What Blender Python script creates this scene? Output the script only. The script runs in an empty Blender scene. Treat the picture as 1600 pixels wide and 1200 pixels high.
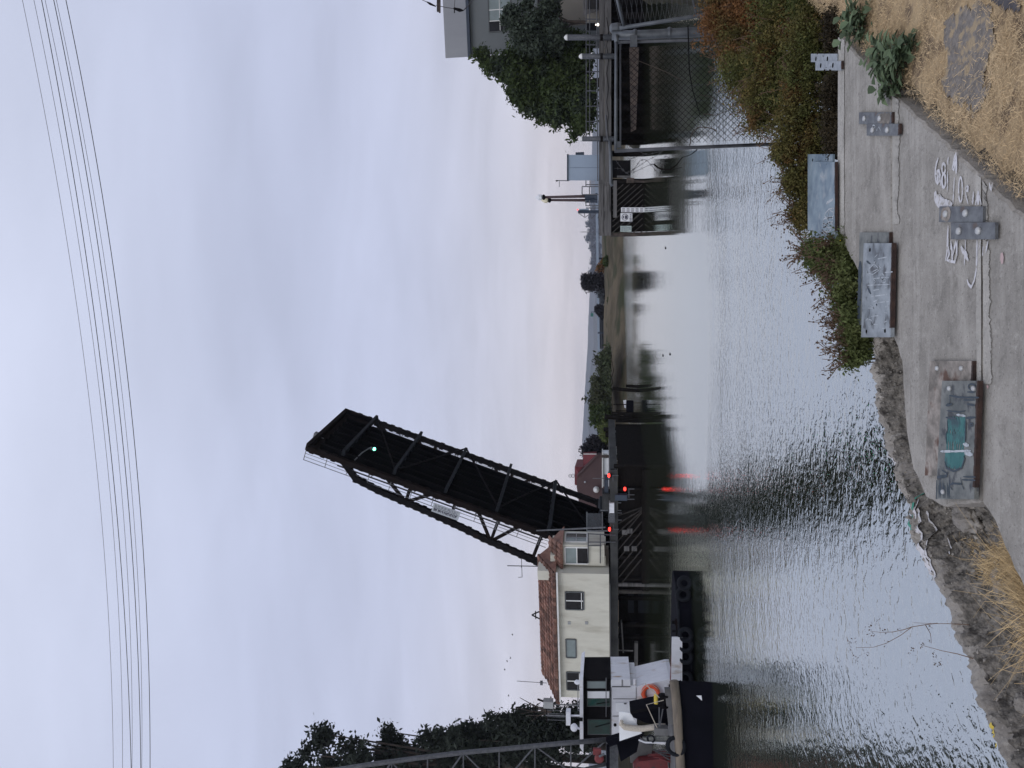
import bpy, math, random
import numpy as np
from mathutils import Vector, Matrix, noise
random.seed(7); RNG = np.random.default_rng(11)
R_ = math.radians
C = bpy.context.scene.collection
sc = bpy.context.scene

# ------------------------------------------------------------------ camera (photo was taken with the phone on its side)
F, VH, ROLL, EYE = 1200.0, 942.0, R_(0.55), 3.5
PITCH = math.atan((VH - 800.0) / F)
CAM = Vector((0, 0, EYE))
FWD = Vector((0, math.cos(PITCH), math.sin(PITCH)))
UP0 = Vector((0, -math.sin(PITCH), math.cos(PITCH)))
RT0 = Vector((1, 0, 0))
UPV = UP0 * math.cos(ROLL) + RT0 * math.sin(ROLL)
RTV = RT0 * math.cos(ROLL) - UP0 * math.sin(ROLL)
cam = bpy.data.objects.new('camera', bpy.data.cameras.new('camera')); C.objects.link(cam)
cam.data.sensor_width = 36; cam.data.lens = F / 1600 * 36
cam.data.clip_start = 0.05; cam.data.clip_end = 30000
m = Matrix((-UPV, RTV, -FWD)).transposed().to_4x4(); m.translation = CAM
cam.matrix_world = m; sc.camera = cam

def ray(x, y):
    return FWD + RTV * ((600 - y) / F) + UPV * ((800 - x) / F)
def P(x, y, Y):
    d = ray(x, y); return CAM + d * (Y / d.y)
def G(x, y, z):
    d = ray(x, y); return CAM + d * ((z - EYE) / d.z)
def RP(x, y, O, N):
    d = ray(x, y); return CAM + d * ((O - CAM).dot(N) / d.dot(N))
V = Vector
ZU = V((0, 0, 1))

# ------------------------------------------------------------------ materials
def nd(nt, t, **k):
    n = nt.nodes.new(t)
    for a, b in k.items(): setattr(n, a, b)
    return n
def mat(name, col, col2=None, rough=.8, scale=4., detail=6., contrast=(.35, .65), bump=0., bscale=None, metal=0., spec=.5,
        col3=None, scale3=1., c3=(.55, .7), stretch=(1, 1, 1), island=0., emit=None, trans=0.):
    M = bpy.data.materials.new(name); M.use_nodes = True
    nt = M.node_tree; b = nt.nodes['Principled BSDF']; L = nt.links.new
    b.inputs['Roughness'].default_value = rough; b.inputs['Metallic'].default_value = metal
    b.inputs['Specular IOR Level'].default_value = spec
    b.inputs['Base Color'].default_value = (*col, 1)
    tc = nd(nt, 'ShaderNodeTexCoord'); mp = nd(nt, 'ShaderNodeMapping'); mp.inputs['Scale'].default_value = stretch
    L(tc.outputs['Object'], mp.inputs['Vector'])
    out = None
    if col2 is not None:
        n = nd(nt, 'ShaderNodeTexNoise'); n.inputs['Scale'].default_value = scale; n.inputs['Detail'].default_value = detail
        n.inputs['Roughness'].default_value = .62
        L(mp.outputs[0], n.inputs['Vector'])
        r = nd(nt, 'ShaderNodeValToRGB'); r.color_ramp.elements[0].position, r.color_ramp.elements[1].position = contrast
        r.color_ramp.elements[0].color = (*col, 1); r.color_ramp.elements[1].color = (*col2, 1)
        L(n.outputs['Fac'], r.inputs['Fac']); out = r.outputs['Color']
    if col3 is not None:
        n3 = nd(nt, 'ShaderNodeTexNoise'); n3.inputs['Scale'].default_value = scale3; n3.inputs['Detail'].default_value = 7
        L(mp.outputs[0], n3.inputs['Vector'])
        r3 = nd(nt, 'ShaderNodeValToRGB'); r3.color_ramp.elements[0].position, r3.color_ramp.elements[1].position = c3
        L(n3.outputs['Fac'], r3.inputs['Fac'])
        mx = nd(nt, 'ShaderNodeMix', data_type='RGBA'); L(r3.outputs['Color'], mx.inputs['Factor'])
        if out is not None: L(out, mx.inputs['A'])
        else: mx.inputs['A'].default_value = (*col, 1)
        mx.inputs['B'].default_value = (*col3, 1); out = mx.outputs['Result']
    if island:
        g = nd(nt, 'ShaderNodeNewGeometry'); hs = nd(nt, 'ShaderNodeHueSaturation')
        mr = nd(nt, 'ShaderNodeMapRange'); mr.inputs['To Min'].default_value = 1 - island; mr.inputs['To Max'].default_value = 1 + island
        L(g.outputs['Random Per Island'], mr.inputs['Value']); L(mr.outputs['Result'], hs.inputs['Value'])
        if out is not None: L(out, hs.inputs['Color'])
        else: hs.inputs['Color'].default_value = (*col, 1)
        out = hs.outputs['Color']
    if out is not None: L(out, b.inputs['Base Color'])
    if bump:
        nb = nd(nt, 'ShaderNodeTexNoise'); nb.inputs['Scale'].default_value = bscale or scale * 3; nb.inputs['Detail'].default_value = 8
        L(mp.outputs[0], nb.inputs['Vector'])
        bp = nd(nt, 'ShaderNodeBump'); bp.inputs['Strength'].default_value = 1; bp.inputs['Distance'].default_value = bump
        L(nb.outputs['Fac'], bp.inputs['Height']); L(bp.outputs['Normal'], b.inputs['Normal'])
    if emit:
        b.inputs['Emission Color'].default_value = (*emit[0], 1); b.inputs['Emission Strength'].default_value = emit[1]
    if trans:
        t = nd(nt, 'ShaderNodeBsdfTranslucent')
        if out is not None: L(out, t.inputs['Color'])
        else: t.inputs['Color'].default_value = (*col, 1)
        ms = nd(nt, 'ShaderNodeMixShader'); ms.inputs[0].default_value = trans
        o = nt.nodes['Material Output']; L(b.outputs[0], ms.inputs[1]); L(t.outputs[0], ms.inputs[2]); L(ms.outputs[0], o.inputs['Surface'])
    return M

M = {}
M['black_steel'] = mat('black_steel', (.006, .006, .007), (.012, .011, .012), rough=.85, scale=1.5, spec=.04, col3=(.03, .016, .012), scale3=.7, c3=(.62, .78))
M['rust_steel'] = mat('rust_steel', (.014, .010, .009), (.008, .0065, .0065), rough=.85, scale=1.2, spec=.05)
M['floorbeam'] = mat('floorbeam_steel', (.011, .014, .019), (.007, .009, .012), rough=.75, scale=1, spec=.2)
M['deck_under'] = mat('deck_underside', (.003, .003, .0035), (.005, .005, .0055), rough=.95, scale=1, spec=.03)
M['rail_grey'] = mat('rail_galvanised', (.16, .17, .18), (.09, .09, .10), rough=.55, metal=.3, scale=3)
M['galv'] = mat('galvanised_pipe', (.14, .155, .17), (.085, .095, .105), rough=.5, metal=.5, scale=9, col3=(.14, .12, .11), scale3=4, c3=(.58, .75))
M['galv_dark'] = mat('dull_galvanised_pipe', (.10, .105, .115), (.055, .058, .065), rough=.6, metal=.3, scale=9)
M['cream'] = mat('cream_stucco', (.58, .565, .485), (.52, .505, .43), rough=.92, scale=2.2, detail=9, bump=.012, bscale=9, col3=(.36, .335, .27), scale3=1.3, c3=(.53, .82), stretch=(1, 1, .28))
M['white_trim'] = mat('white_trim', (.72, .72, .70), (.62, .62, .60), rough=.6, scale=3)
M['win_frame'] = mat('window_frame_grey', (.32, .33, .33), (.25, .26, .26), rough=.6, scale=3)
M['dark_frame'] = mat('dark_window_surround', (.09, .10, .10), (.07, .075, .08), rough=.6, scale=3)
M['glass_dark'] = mat('dark_glass', (.004, .005, .006), (.014, .015, .018), rough=.08, scale=.8, spec=.22)
M['glass_green'] = mat('tinted_green_glass', (.012, .065, .055), (.015, .032, .03), rough=.1, scale=1.5, spec=.3)
M['glass_blind'] = mat('blind_behind_glass', (.22, .27, .27), (.17, .21, .21), rough=.2, scale=1)
M['tile'] = mat('terracotta_tile', (.155, .072, .052), (.24, .135, .10), rough=.85, scale=1.2, island=.5, col3=(.10, .055, .045), scale3=.8, c3=(.55, .68), bump=.01, bscale=10)
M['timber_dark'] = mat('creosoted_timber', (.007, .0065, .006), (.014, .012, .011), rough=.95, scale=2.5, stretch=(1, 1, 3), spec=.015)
M['timber_plank'] = mat('weathered_fender_plank', (.062, .056, .05), (.028, .026, .024), rough=.9, scale=2.2, bump=.01, bscale=8, spec=.2)
M['timber_grey'] = mat('weathered_grey_timber', (.125, .12, .118), (.06, .058, .057), rough=.9, scale=1.2, stretch=(.25, .25, 3), bump=.02, bscale=4, col3=(.04, .038, .036), scale3=2.2, c3=(.56, .66))
M['timber_brown'] = mat('rotting_brown_timber', (.075, .055, .045), (.04, .03, .026), rough=.9, scale=1.5, col3=(.03, .024, .02), scale3=3, c3=(.5, .6), bump=.02)
M['rub_rail'] = mat('worn_rubbing_timber', (.20, .165, .125), (.10, .085, .07), rough=.9, scale=2, stretch=(.4, 2, 2), bump=.01)
M['hull_black'] = mat('black_hull_paint', (.004, .0045, .007), (.007, .007, .011), rough=.8, scale=1, spec=.03)
M['white_paint'] = mat('white_marine_paint', (.70, .71, .74), (.58, .59, .62), rough=.5, scale=2.6, detail=9, col3=(.34, .25, .17), scale3=3.5, c3=(.60, .76), stretch=(1, 1, .35))
M['white_hot'] = mat('white_sheet', (.78, .80, .82), (.70, .72, .74), rough=.6, scale=.7)
M['grey_deck'] = mat('grey_deck_paint', (.14, .14, .14), (.08, .08, .08), rough=.85, scale=2)
M['rubber'] = mat('tyre_rubber', (.008, .009, .012), (.014, .016, .02), rough=.85, scale=6, spec=.12)
M['orange'] = mat('orange_lifebuoy', (.72, .10, .03), (.60, .07, .02), rough=.55, scale=5)
M['red_paint'] = mat('red_machine_paint', (.16, .013, .016), (.09, .009, .011), rough=.55, scale=4, col3=(.03, .02, .02), scale3=5, c3=(.56, .66))
M['rope'] = mat('pale_rope', (.55, .50, .42), (.40, .36, .30), rough=.95, scale=14, bump=.01, bscale=30)
M['yellow'] = mat('yellow_paint', (.62, .46, .05), (.5, .38, .05), rough=.6, scale=5)
M['barn_wall'] = mat('maroon_cladding', (.10, .062, .062), (.082, .052, .054), rough=.9, scale=.6)
M['barn_roof'] = mat('deep_red_roof', (.14, .018, .024), (.11, .015, .02), rough=.75, scale=.5)
M['cabinet'] = mat('blue_grey_sheet_metal', (.27, .33, .41), (.25, .31, .39), rough=.55, scale=1, metal=.1)
M['lamp_post'] = mat('dark_brown_post_paint', (.035, .018, .02), (.05, .025, .026), rough=.6, scale=3)
M['post_blue'] = mat('dark_blue_paint', (.03, .045, .07), (.02, .03, .05), rough=.6, scale=3)
M['lantern'] = mat('milky_lantern_glass', (.75, .77, .80), (.66, .68, .70), rough=.3, scale=3)
M['lantern_warm'] = mat('yellowed_lantern_glass', (.72, .66, .48), (.6, .55, .4), rough=.3, scale=3)
M['concrete_wall'] = mat('grey_render', (.15, .165, .17), (.135, .15, .155), rough=.9, scale=.4)
M['parapet'] = mat('light_grey_render', (.30, .31, .33), (.26, .27, .29), rough=.9, scale=.3, stretch=(1, 1, .3))
M['tan_panel'] = mat('tan_render', (.20, .185, .16), (.17, .16, .14), rough=.9, scale=.4)
M['pier_conc'] = mat('stained_pier_concrete', (.045, .046, .045), (.02, .021, .021), rough=.9, scale=.8, bump=.02)
M['bark'] = mat('bark', (.06, .045, .035), (.03, .024, .02), rough=.95, scale=5, stretch=(1, 1, .3), bump=.01)
M['sign_white'] = mat('white_sign_face', (.70, .70, .72), (.60, .60, .62), rough=.5, scale=4)
M['sign_green'] = mat('pale_green_sign_face', (.45, .53, .50), (.38, .45, .43), rough=.5, scale=4)
M['sign_ink'] = mat('dark_sign_lettering', (.05, .05, .07), (.06, .06, .08), rough=.6, scale=4)
M['sign_grey'] = mat('grey_sign_board', (.40, .43, .46), (.33, .36, .39), rough=.5, scale=2)
M['hwy_green'] = mat('green_road_sign', (.03, .16, .13), (.03, .14, .12), rough=.5, scale=1)
M['wire_black'] = mat('black_cable', (.03, .03, .035), (.05, .05, .055), rough=.6, scale=2)
M['wire_grey'] = mat('grey_cable', (.14, .14, .16), (.12, .12, .14), rough=.6, scale=2)
M['bird'] = mat('dark_plumage', (.05, .05, .055), (.08, .08, .08), rough=.9, scale=9)
M['red_lamp'] = mat('lit_red_lamp', (.8, .02, .02), rough=.3, emit=((1, .045, .03), 3))
M['green_lamp'] = mat('lit_green_lamp', (.1, .6, .4), rough=.3, emit=((.15, 1, .62), 7))
M['white_lamp'] = mat('lit_white_lamp', (.9, .85, .8), rough=.3, emit=((1, .88, .75), 2.5))
# ------------------------------------------------------------------ foreground materials
def concrete(name, base, dark, light, streak):
    Mt = bpy.data.materials.new(name); Mt.use_nodes = True; nt = Mt.node_tree; b = nt.nodes['Principled BSDF']; L = nt.links.new
    b.inputs['Roughness'].default_value = .92; b.inputs['Specular IOR Level'].default_value = .25
    tc = nd(nt, 'ShaderNodeTexCoord')
    def noi(sc_, det, st=(1, 1, 1), rough=.6):
        mp = nd(nt, 'ShaderNodeMapping'); mp.inputs['Scale'].default_value = st; L(tc.outputs['Object'], mp.inputs['Vector'])
        n = nd(nt, 'ShaderNodeTexNoise'); n.inputs['Scale'].default_value = sc_; n.inputs['Detail'].default_value = det
        n.inputs['Roughness'].default_value = rough; L(mp.outputs[0], n.inputs['Vector']); return n.outputs['Fac']
    def ramp(f, a, ca, c, cb):
        r = nd(nt, 'ShaderNodeValToRGB'); e = r.color_ramp.elements
        e[0].position = a; e[0].color = (*ca, 1); e[1].position = c; e[1].color = (*cb, 1); L(f, r.inputs['Fac']); return r.outputs['Color']
    def mix(a, bb, f, mode='MIX', k=None):
        x = nd(nt, 'ShaderNodeMix', data_type='RGBA'); x.blend_type = mode
        if k is not None: x.inputs['Factor'].default_value = k
        else: L(f, x.inputs['Factor'])
        L(a, x.inputs['A'])
        if isinstance(bb, tuple): x.inputs['B'].default_value = (*bb, 1)
        else: L(bb, x.inputs['B'])
        return x.outputs['Result']
    c = ramp(noi(2.2, 9, rough=.72), .36, dark, .64, base)
    c = mix(c, light, ramp(noi(3.2, 6, streak), .5, (0, 0, 0), .66, (.45, .45, .45)))
    c = mix(c, tuple(v * .5 for v in dark), ramp(noi(1.7, 9, streak, .75), .56, (0, 0, 0), .72, (.5, .5, .5)))
    c = mix(c, tuple(v * .6 for v in dark), ramp(noi(7, 9, (1, 1, 1), .8), .52, (0, 0, 0), .66, (.55, .55, .55)))
    c = mix(c, light, ramp(noi(11, 9, (1.3, 1, 1), .8), .54, (0, 0, 0), .68, (.6, .6, .6)))
    c = mix(c, tuple(v * .38 for v in dark), ramp(noi(62, 4), .58, (0, 0, 0), .70, (.5, .5, .5)))
    c = mix(c, tuple(min(1, v * 1.25) for v in light), ramp(noi(85, 4), .60, (0, 0, 0), .72, (.45, .45, .45)))
    c = mix(c, tuple(v * .2 for v in dark), ramp(noi(19, 9, (1, 1, 1), .8), .69, (0, 0, 0), .73, (.8, .8, .8)))
    L(c, b.inputs['Base Color'])
    bp = nd(nt, 'ShaderNodeBump'); bp.inputs['Distance'].default_value = .010
    L(noi(45, 8, rough=.75), bp.inputs['Height']); L(bp.outputs[0], b.inputs['Normal'])
    return Mt
M['concrete'] = concrete('worn_slab_concrete', (.40, .375, .335), (.255, .238, .21), (.52, .49, .44), (.25, 3.0, 1))
M['concrete_edge'] = concrete('chipped_concrete_edge', (.50, .475, .425), (.34, .32, .285), (.58, .555, .50), (.6, 2, 1))
M['ledge'] = concrete('eroded_ledge_concrete', (.38, .35, .31), (.22, .20, .175), (.48, .45, .40), (1, 1, 1))
M['dirt'] = mat('dark_gravelly_dirt', (.115, .105, .09), (.27, .245, .21), rough=.95, scale=26, detail=10, contrast=(.40, .64), bump=.025, bscale=45,
                col3=(.05, .044, .037), scale3=18, c3=(.55, .66))
M['soil'] = mat('bare_soil', (.045, .038, .030), (.075, .062, .048), rough=.95, scale=3, bump=.02, bscale=14)
M['straw_ground'] = mat('straw_covered_ground', (.37, .265, .145), (.48, .355, .205), rough=.95, scale=8, bump=.02, bscale=30,
                        col3=(.15, .105, .065), scale3=7, c3=(.50, .66))
M['asphalt'] = mat('old_asphalt_patch', (.145, .13, .115), (.235, .21, .185), rough=.95, scale=42, detail=9, contrast=(.36, .64), bump=.012, bscale=70, col3=(.34, .265, .17), scale3=20, c3=(.52, .62))
M['straw'] = mat('straw_blade', (.47, .335, .18), (.60, .45, .26), rough=.9, scale=3, island=.38)
M['tuft'] = mat('dry_tuft_blade', (.36, .25, .12), (.54, .40, .215), rough=.9, scale=5, island=.45)
M['plate'] = mat('weathered_steel_plate', (.33, .36, .375), (.15, .17, .185), rough=.5, scale=7, metal=.3, detail=12, contrast=(.40, .66),
                 col3=(.09, .095, .10), scale3=13, c3=(.56, .68), bump=.002, bscale=30)
M['plate_blue'] = mat('bluish_steel_plate', (.24, .305, .34), (.13, .18, .225), rough=.5, scale=6, metal=.3, detail=12, contrast=(.40, .64), col3=(.30, .34, .36), scale3=9, c3=(.55, .68), bump=.002, bscale=30)
M['plate_rusty'] = mat('rust_blotched_plate', (.14, .125, .105), (.34, .30, .26), rough=.75, scale=9, metal=.15, detail=12, contrast=(.40, .60), col3=(.11, .06, .04), scale3=8, c3=(.57, .66), bump=.003, bscale=30)
M['plate_dull'] = mat('dull_grey_plate', (.21, .215, .20), (.10, .11, .105), rough=.65, scale=9, metal=.2, detail=12, contrast=(.38, .64), col3=(.055, .06, .065), scale3=14, c3=(.56, .66), bump=.002, bscale=30)
M['strap'] = mat('dark_steel_strap', (.17, .18, .185), (.085, .09, .10), rough=.55, scale=16, metal=.3, detail=12, contrast=(.38, .64), col3=(.12, .08, .055), scale3=12, c3=(.60, .68), bump=.002, bscale=40)
M['strap_light'] = mat('pale_steel_strap', (.36, .39, .41), (.23, .25, .27), rough=.5, scale=18, metal=.3, detail=10)
M['rust'] = mat('rust_edge', (.028, .018, .016), (.060, .034, .025), rough=.95, scale=24)
M['bolt'] = mat('bolt_head', (.52, .53, .52), (.42, .42, .41), rough=.5, scale=20, metal=.4)
M['hole'] = mat('bolt_hole', (.008, .008, .008), (.012, .012, .012), rough=1, scale=5, spec=0)
M['spray_white'] = mat('white_spray_paint', (.62, .61, .63), (.50, .49, .49), rough=.85, scale=18, detail=9, col3=(.36, .34, .31), scale3=38, c3=(.52, .64), bump=.004, bscale=45)
M['spray_thin'] = mat('thin_white_marker', (.46, .49, .51), (.36, .39, .41), rough=.8, scale=18, col3=(.26, .28, .29), scale3=40, c3=(.5, .62))
M['spray_teal'] = mat('teal_spray_paint', (.022, .115, .115), (.05, .17, .16), rough=.7, scale=12, detail=10, col3=(.03, .07, .08), scale3=16, c3=(.52, .66))
M['spray_green'] = mat('green_spray_paint', (.03, .22, .15), (.10, .30, .23), rough=.8, scale=9)
M['spray_dark'] = mat('dark_blue_spray_paint', (.03, .045, .055), (.05, .065, .085), rough=.8, scale=14)
M['spray_pink'] = mat('faded_pink_paint', (.50, .33, .32), (.44, .36, .34), rough=.9, scale=12)
def leafm(name, c, c2, isl=.35, tr=.25, sc_=1.2, **k): return mat(name, c, c2, rough=.75, scale=sc_, island=isl, trans=tr, spec=.2, **k)
M['leaf_euc'] = leafm('dark_eucalyptus_leaf', (.020, .026, .020), (.036, .045, .034), sc_=.2)
M['leaf_green'] = leafm('deep_green_leaf', (.040, .062, .022), (.065, .088, .030), sc_=.4, col3=(.05, .065, .05), scale3=.5, c3=(.55, .7))
M['leaf_grey'] = leafm('grey_green_leaf', (.045, .062, .045), (.07, .088, .062), sc_=.4)
M['leaf_olive'] = leafm('olive_willow_leaf', (.075, .075, .045), (.055, .072, .035), sc_=.15)
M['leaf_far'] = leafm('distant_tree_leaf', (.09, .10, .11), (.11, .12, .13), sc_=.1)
M['leaf_con'] = leafm('dark_conifer_needle', (.028, .028, .034), (.045, .04, .045), sc_=.2)
M['leaf_rust'] = leafm('rusty_dry_leaf', (.24, .115, .045), (.155, .085, .038), sc_=2.2, isl=.45, col3=(.10, .09, .03), scale3=2.5, c3=(.5, .62))
M['leaf_shrub'] = leafm('shrub_leaf', (.072, .092, .028), (.15, .115, .038), sc_=2.2, isl=.45, col3=(.17, .085, .035), scale3=3.0, c3=(.55, .65))
M['leaf_low'] = leafm('fresh_green_leaf', (.085, .115, .036), (.125, .14, .052), sc_=3, isl=.4)
M['leaf_shade'] = leafm('shade_dark_leaf', (.028, .022, .013), (.055, .042, .022), sc_=3, isl=.5)  # near-black leaf colour stands in for shade in the gap behind the slab
M['leaf_weed'] = leafm('broad_weed_leaf', (.080, .115, .062), (.14, .18, .105), sc_=6, isl=.4, tr=.15)
M['seed'] = leafm('brown_seed_head', (.09, .055, .035), (.13, .085, .055), sc_=4, isl=.4)
M['yellow_flower'] = mat('yellow_petal', (.65, .5, .04), (.6, .42, .03), rough=.8, scale=5)
M['twig'] = mat('dry_twig', (.12, .075, .05), (.18, .12, .08), rough=.9, scale=8)
M['bank'] = mat('dark_overgrown_bank', (.025, .024, .017), (.05, .045, .03), rough=1, scale=1.0, bump=.1, bscale=2, spec=.05)

# ------------------------------------------------------------------ mesh building
class MB:
    def __init__(s): s.v = []; s.f = []; s.mi = []
    def add(s, vs, fs, mi=0):
        o = len(s.v); s.v += [tuple(v) for v in vs]
        for f in fs: s.f.append(tuple(i + o for i in f)); s.mi.append(mi)
    def oct(s, c, ax, ay, az, mi=0):                       # box from centre and three half-axes
        c = V(c)
        vs = [c + ax * i + ay * j + az * k for k in (-1, 1) for j in (-1, 1) for i in (-1, 1)]
        fs = [(0, 2, 3, 1), (4, 5, 7, 6), (0, 1, 5, 4), (2, 6, 7, 3), (0, 4, 6, 2), (1, 3, 7, 5)]
        if ax.cross(ay).dot(az) < 0: fs = [f[::-1] for f in fs]
        s.add(vs, fs, mi)
    def bar(s, p, q, w, h=None, side=None, mi=0):
        p, q = V(p), V(q); d = q - p
        if d.length < 1e-6: return
        h = h or w; u = d.normalized()
        sd = V(side) if side is not None else (ZU if abs(u.z) < .9 else V((1, 0, 0)))
        b = u.cross(sd).normalized(); t = b.cross(u).normalized()
        s.oct((p + q) / 2, d / 2, b * (w / 2), t * (h / 2), mi)
    def tube(s, pts, r, n=6, mi=0, cap=True):
        pts = [V(p) for p in pts]; k = len(pts)
        rr = r if isinstance(r, (list, tuple)) else [r] * k
        prev = None; rings = []
        for i, p in enumerate(pts):
            t = (pts[min(i + 1, k - 1)] - pts[max(i - 1, 0)])
            t = t.normalized() if t.length > 1e-9 else ZU
            if prev is None:
                a = t.cross(ZU if abs(t.z) < .9 else V((1, 0, 0))).normalized()
            else:
                a = prev - t * prev.dot(t)
                a = a.normalized() if a.length > 1e-6 else t.orthogonal().normalized()
            prev = a; b = t.cross(a)
            rings.append([p + (a * math.cos(2 * math.pi * j / n) + b * math.sin(2 * math.pi * j / n)) * rr[i] for j in range(n)])
        vs = [v for rg in rings for v in rg]; fs = []
        for i in range(k - 1):
            for j in range(n):
                j2 = (j + 1) % n
                fs.append((i * n + j, i * n + j2, (i + 1) * n + j2, (i + 1) * n + j))
        if cap: fs += [tuple(range(n))[::-1], tuple((k - 1) * n + j for j in range(n))]
        s.add(vs, fs, mi)
    def prism(s, poly, vec, mi=0):                         # closed polygon swept along vec
        n = len(poly); vec = V(vec); poly = [V(p) for p in poly]
        nn = V((0, 0, 0))
        for i in range(n): nn += poly[i].cross(poly[(i + 1) % n])
        if nn.dot(vec) < 0: poly = poly[::-1]
        vs = poly + [p + vec for p in poly]
        fs = [tuple(range(n))[::-1], tuple(range(n, 2 * n))] + [(i, (i + 1) % n, n + (i + 1) % n, n + i) for i in range(n)]
        s.add(vs, fs, mi)
    def lathe(s, o, prof, n=12, ax=ZU, mi=0):              # prof: list of (radius, height)
        o = V(o); ax = V(ax).normalized(); a = ax.orthogonal().normalized(); b = ax.cross(a)
        vs = []; fs = []; k = len(prof)
        for r, h in prof:
            for j in range(n):
                an = 2 * math.pi * j / n
                vs.append(o + ax * h + (a * math.cos(an) + b * math.sin(an)) * r)
        for i in range(k - 1):
            for j in range(n):
                j2 = (j + 1) % n; fs.append((i * n + j, i * n + j2, (i + 1) * n + j2, (i + 1) * n + j))
        fs += [tuple(range(n))[::-1], tuple((k - 1) * n + j for j in range(n))]
        s.add(vs, fs, mi)
    def ring(s, c, nrm, R, r, n=24, k=8, mi=0, a0=0, a1=2 * math.pi):
        c = V(c); nrm = V(nrm).normalized(); a = nrm.orthogonal().normalized(); b = nrm.cross(a)
        full = abs(a1 - a0 - 2 * math.pi) < 1e-6
        vs = []; fs = []; N = n if full else n + 1
        for i in range(N):
            t = a0 + (a1 - a0) * i / n; d = a * math.cos(t) + b * math.sin(t)
            for j in range(k):
                q = 2 * math.pi * j / k; vs.append(c + d * (R + r * math.cos(q)) + nrm * (r * math.sin(q)))
        for i in range(n if full else n):
            i2 = (i + 1) % N
            for j in range(k):
                j2 = (j + 1) % k; fs.append((i * k + j, i * k + j2, i2 * k + j2, i2 * k + j))
        s.add(vs, fs, mi)
    def quad(s, a, b, c, d, mi=0): s.add([a, b, c, d], [(0, 1, 2, 3)], mi)

def wloc(o):
    l = V((0, 0, 0))
    while o is not None: l += o.location; o = o.parent
    return l
def setp(o, label=None, cat=None, group=None, kind=None):
    if label: o['label'] = label
    if cat: o['category'] = cat
    if group: o['group'] = group
    if kind: o['kind'] = kind
    return o
def link(name, me, mats, parent=None, origin=None):
    o = bpy.data.objects.new(name, me); C.objects.link(o)
    for mm in (mats if isinstance(mats, (list, tuple)) else [mats]): me.materials.append(M[mm])
    if parent is not None: o.parent = parent; off = wloc(parent)
    else:
        if origin is None:
            co = np.empty(len(me.vertices) * 3, np.float32); me.vertices.foreach_get('co', co); co = co.reshape(-1, 3)
            origin = V(((co[:, 0].min() + co[:, 0].max()) / 2, (co[:, 1].min() + co[:, 1].max()) / 2, co[:, 2].min()))
        o.location = origin; off = V(origin)
    me.transform(Matrix.Translation(-off)); me.update()
    return o
def build(name, mb, mats, parent=None, smooth=False, origin=None, **p):
    me = bpy.data.meshes.new(name); me.from_pydata(mb.v, [], mb.f)
    me.polygons.foreach_set('material_index', mb.mi)
    if smooth: me.polygons.foreach_set('use_smooth', [True] * len(me.polygons))
    return setp(link(name, me, mats, parent, origin), **p)
def build_np(name, v, f, mats, parent=None, smooth=False, origin=None, mi=None, **p):
    me = bpy.data.meshes.new(name); me.from_pydata(np.asarray(v).tolist(), [], np.asarray(f).tolist())
    if smooth: me.polygons.foreach_set('use_smooth', [True] * len(me.polygons))
    if mi is not None: me.polygons.foreach_set('material_index', np.asarray(mi, dtype=np.int32))
    return setp(link(name, me, mats, parent, origin), **p)
def thing(name, label, cat, loc, group=None):
    o = bpy.data.objects.new(name, None); o.empty_display_size = .2; C.objects.link(o); o.location = V(loc)
    return setp(o, label, cat, group)
def part(name, parent, mats, fn, smooth=False, **p):
    b = MB(); fn(b); return build(name, b, mats, parent, smooth, **p)

# leaf-sized faces scattered round points
def leaves(pts, size, flat=0., asp=.5, rng=RNG, var=.6):
    pts = np.asarray(pts, float); n = len(pts)
    d = rng.normal(size=(n, 3)); d[:, 2] *= (1 - flat); d /= np.linalg.norm(d, axis=1)[:, None] + 1e-9
    e = np.cross(d, rng.normal(size=(n, 3))); e /= np.linalg.norm(e, axis=1)[:, None] + 1e-9
    s = size * (1 + var * rng.uniform(-1, 1, (n, 1)))
    a = d * s; b = e * s * asp
    v = np.stack([pts - a, pts + b * .9 - a * .1, pts + a, pts - b * .9 - a * .1], 1).reshape(-1, 3)
    f = np.arange(4 * n).reshape(-1, 4)
    return v, f
def crown_pts(ells, ncl, nl, rcl, rng=RNG, shell=.45, squash=.7):
    out = []
    vol = np.array([e[3] * e[4] * e[5] for e in ells]) ** .67; vol = vol / vol.sum()
    for e, w in zip(ells, vol):
        k = max(3, int(ncl * w)); d = rng.normal(size=(k, 3)); d /= np.linalg.norm(d, axis=1)[:, None]
        r = rng.uniform(0, 1, (k, 1)) ** shell * (1 + .16 * rng.normal(size=(k, 1)))
        c = np.array(e[:3]) + d * r * np.array(e[3:6])
        rr = rcl * rng.uniform(.55, 1.35, (k, 1, 1))
        q = rng.normal(size=(k, nl, 3)) * rr * .55; q[:, :, 2] *= squash
        out.append((c[:, None, :] + q).reshape(-1, 3))
    return np.concatenate(out)
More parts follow.
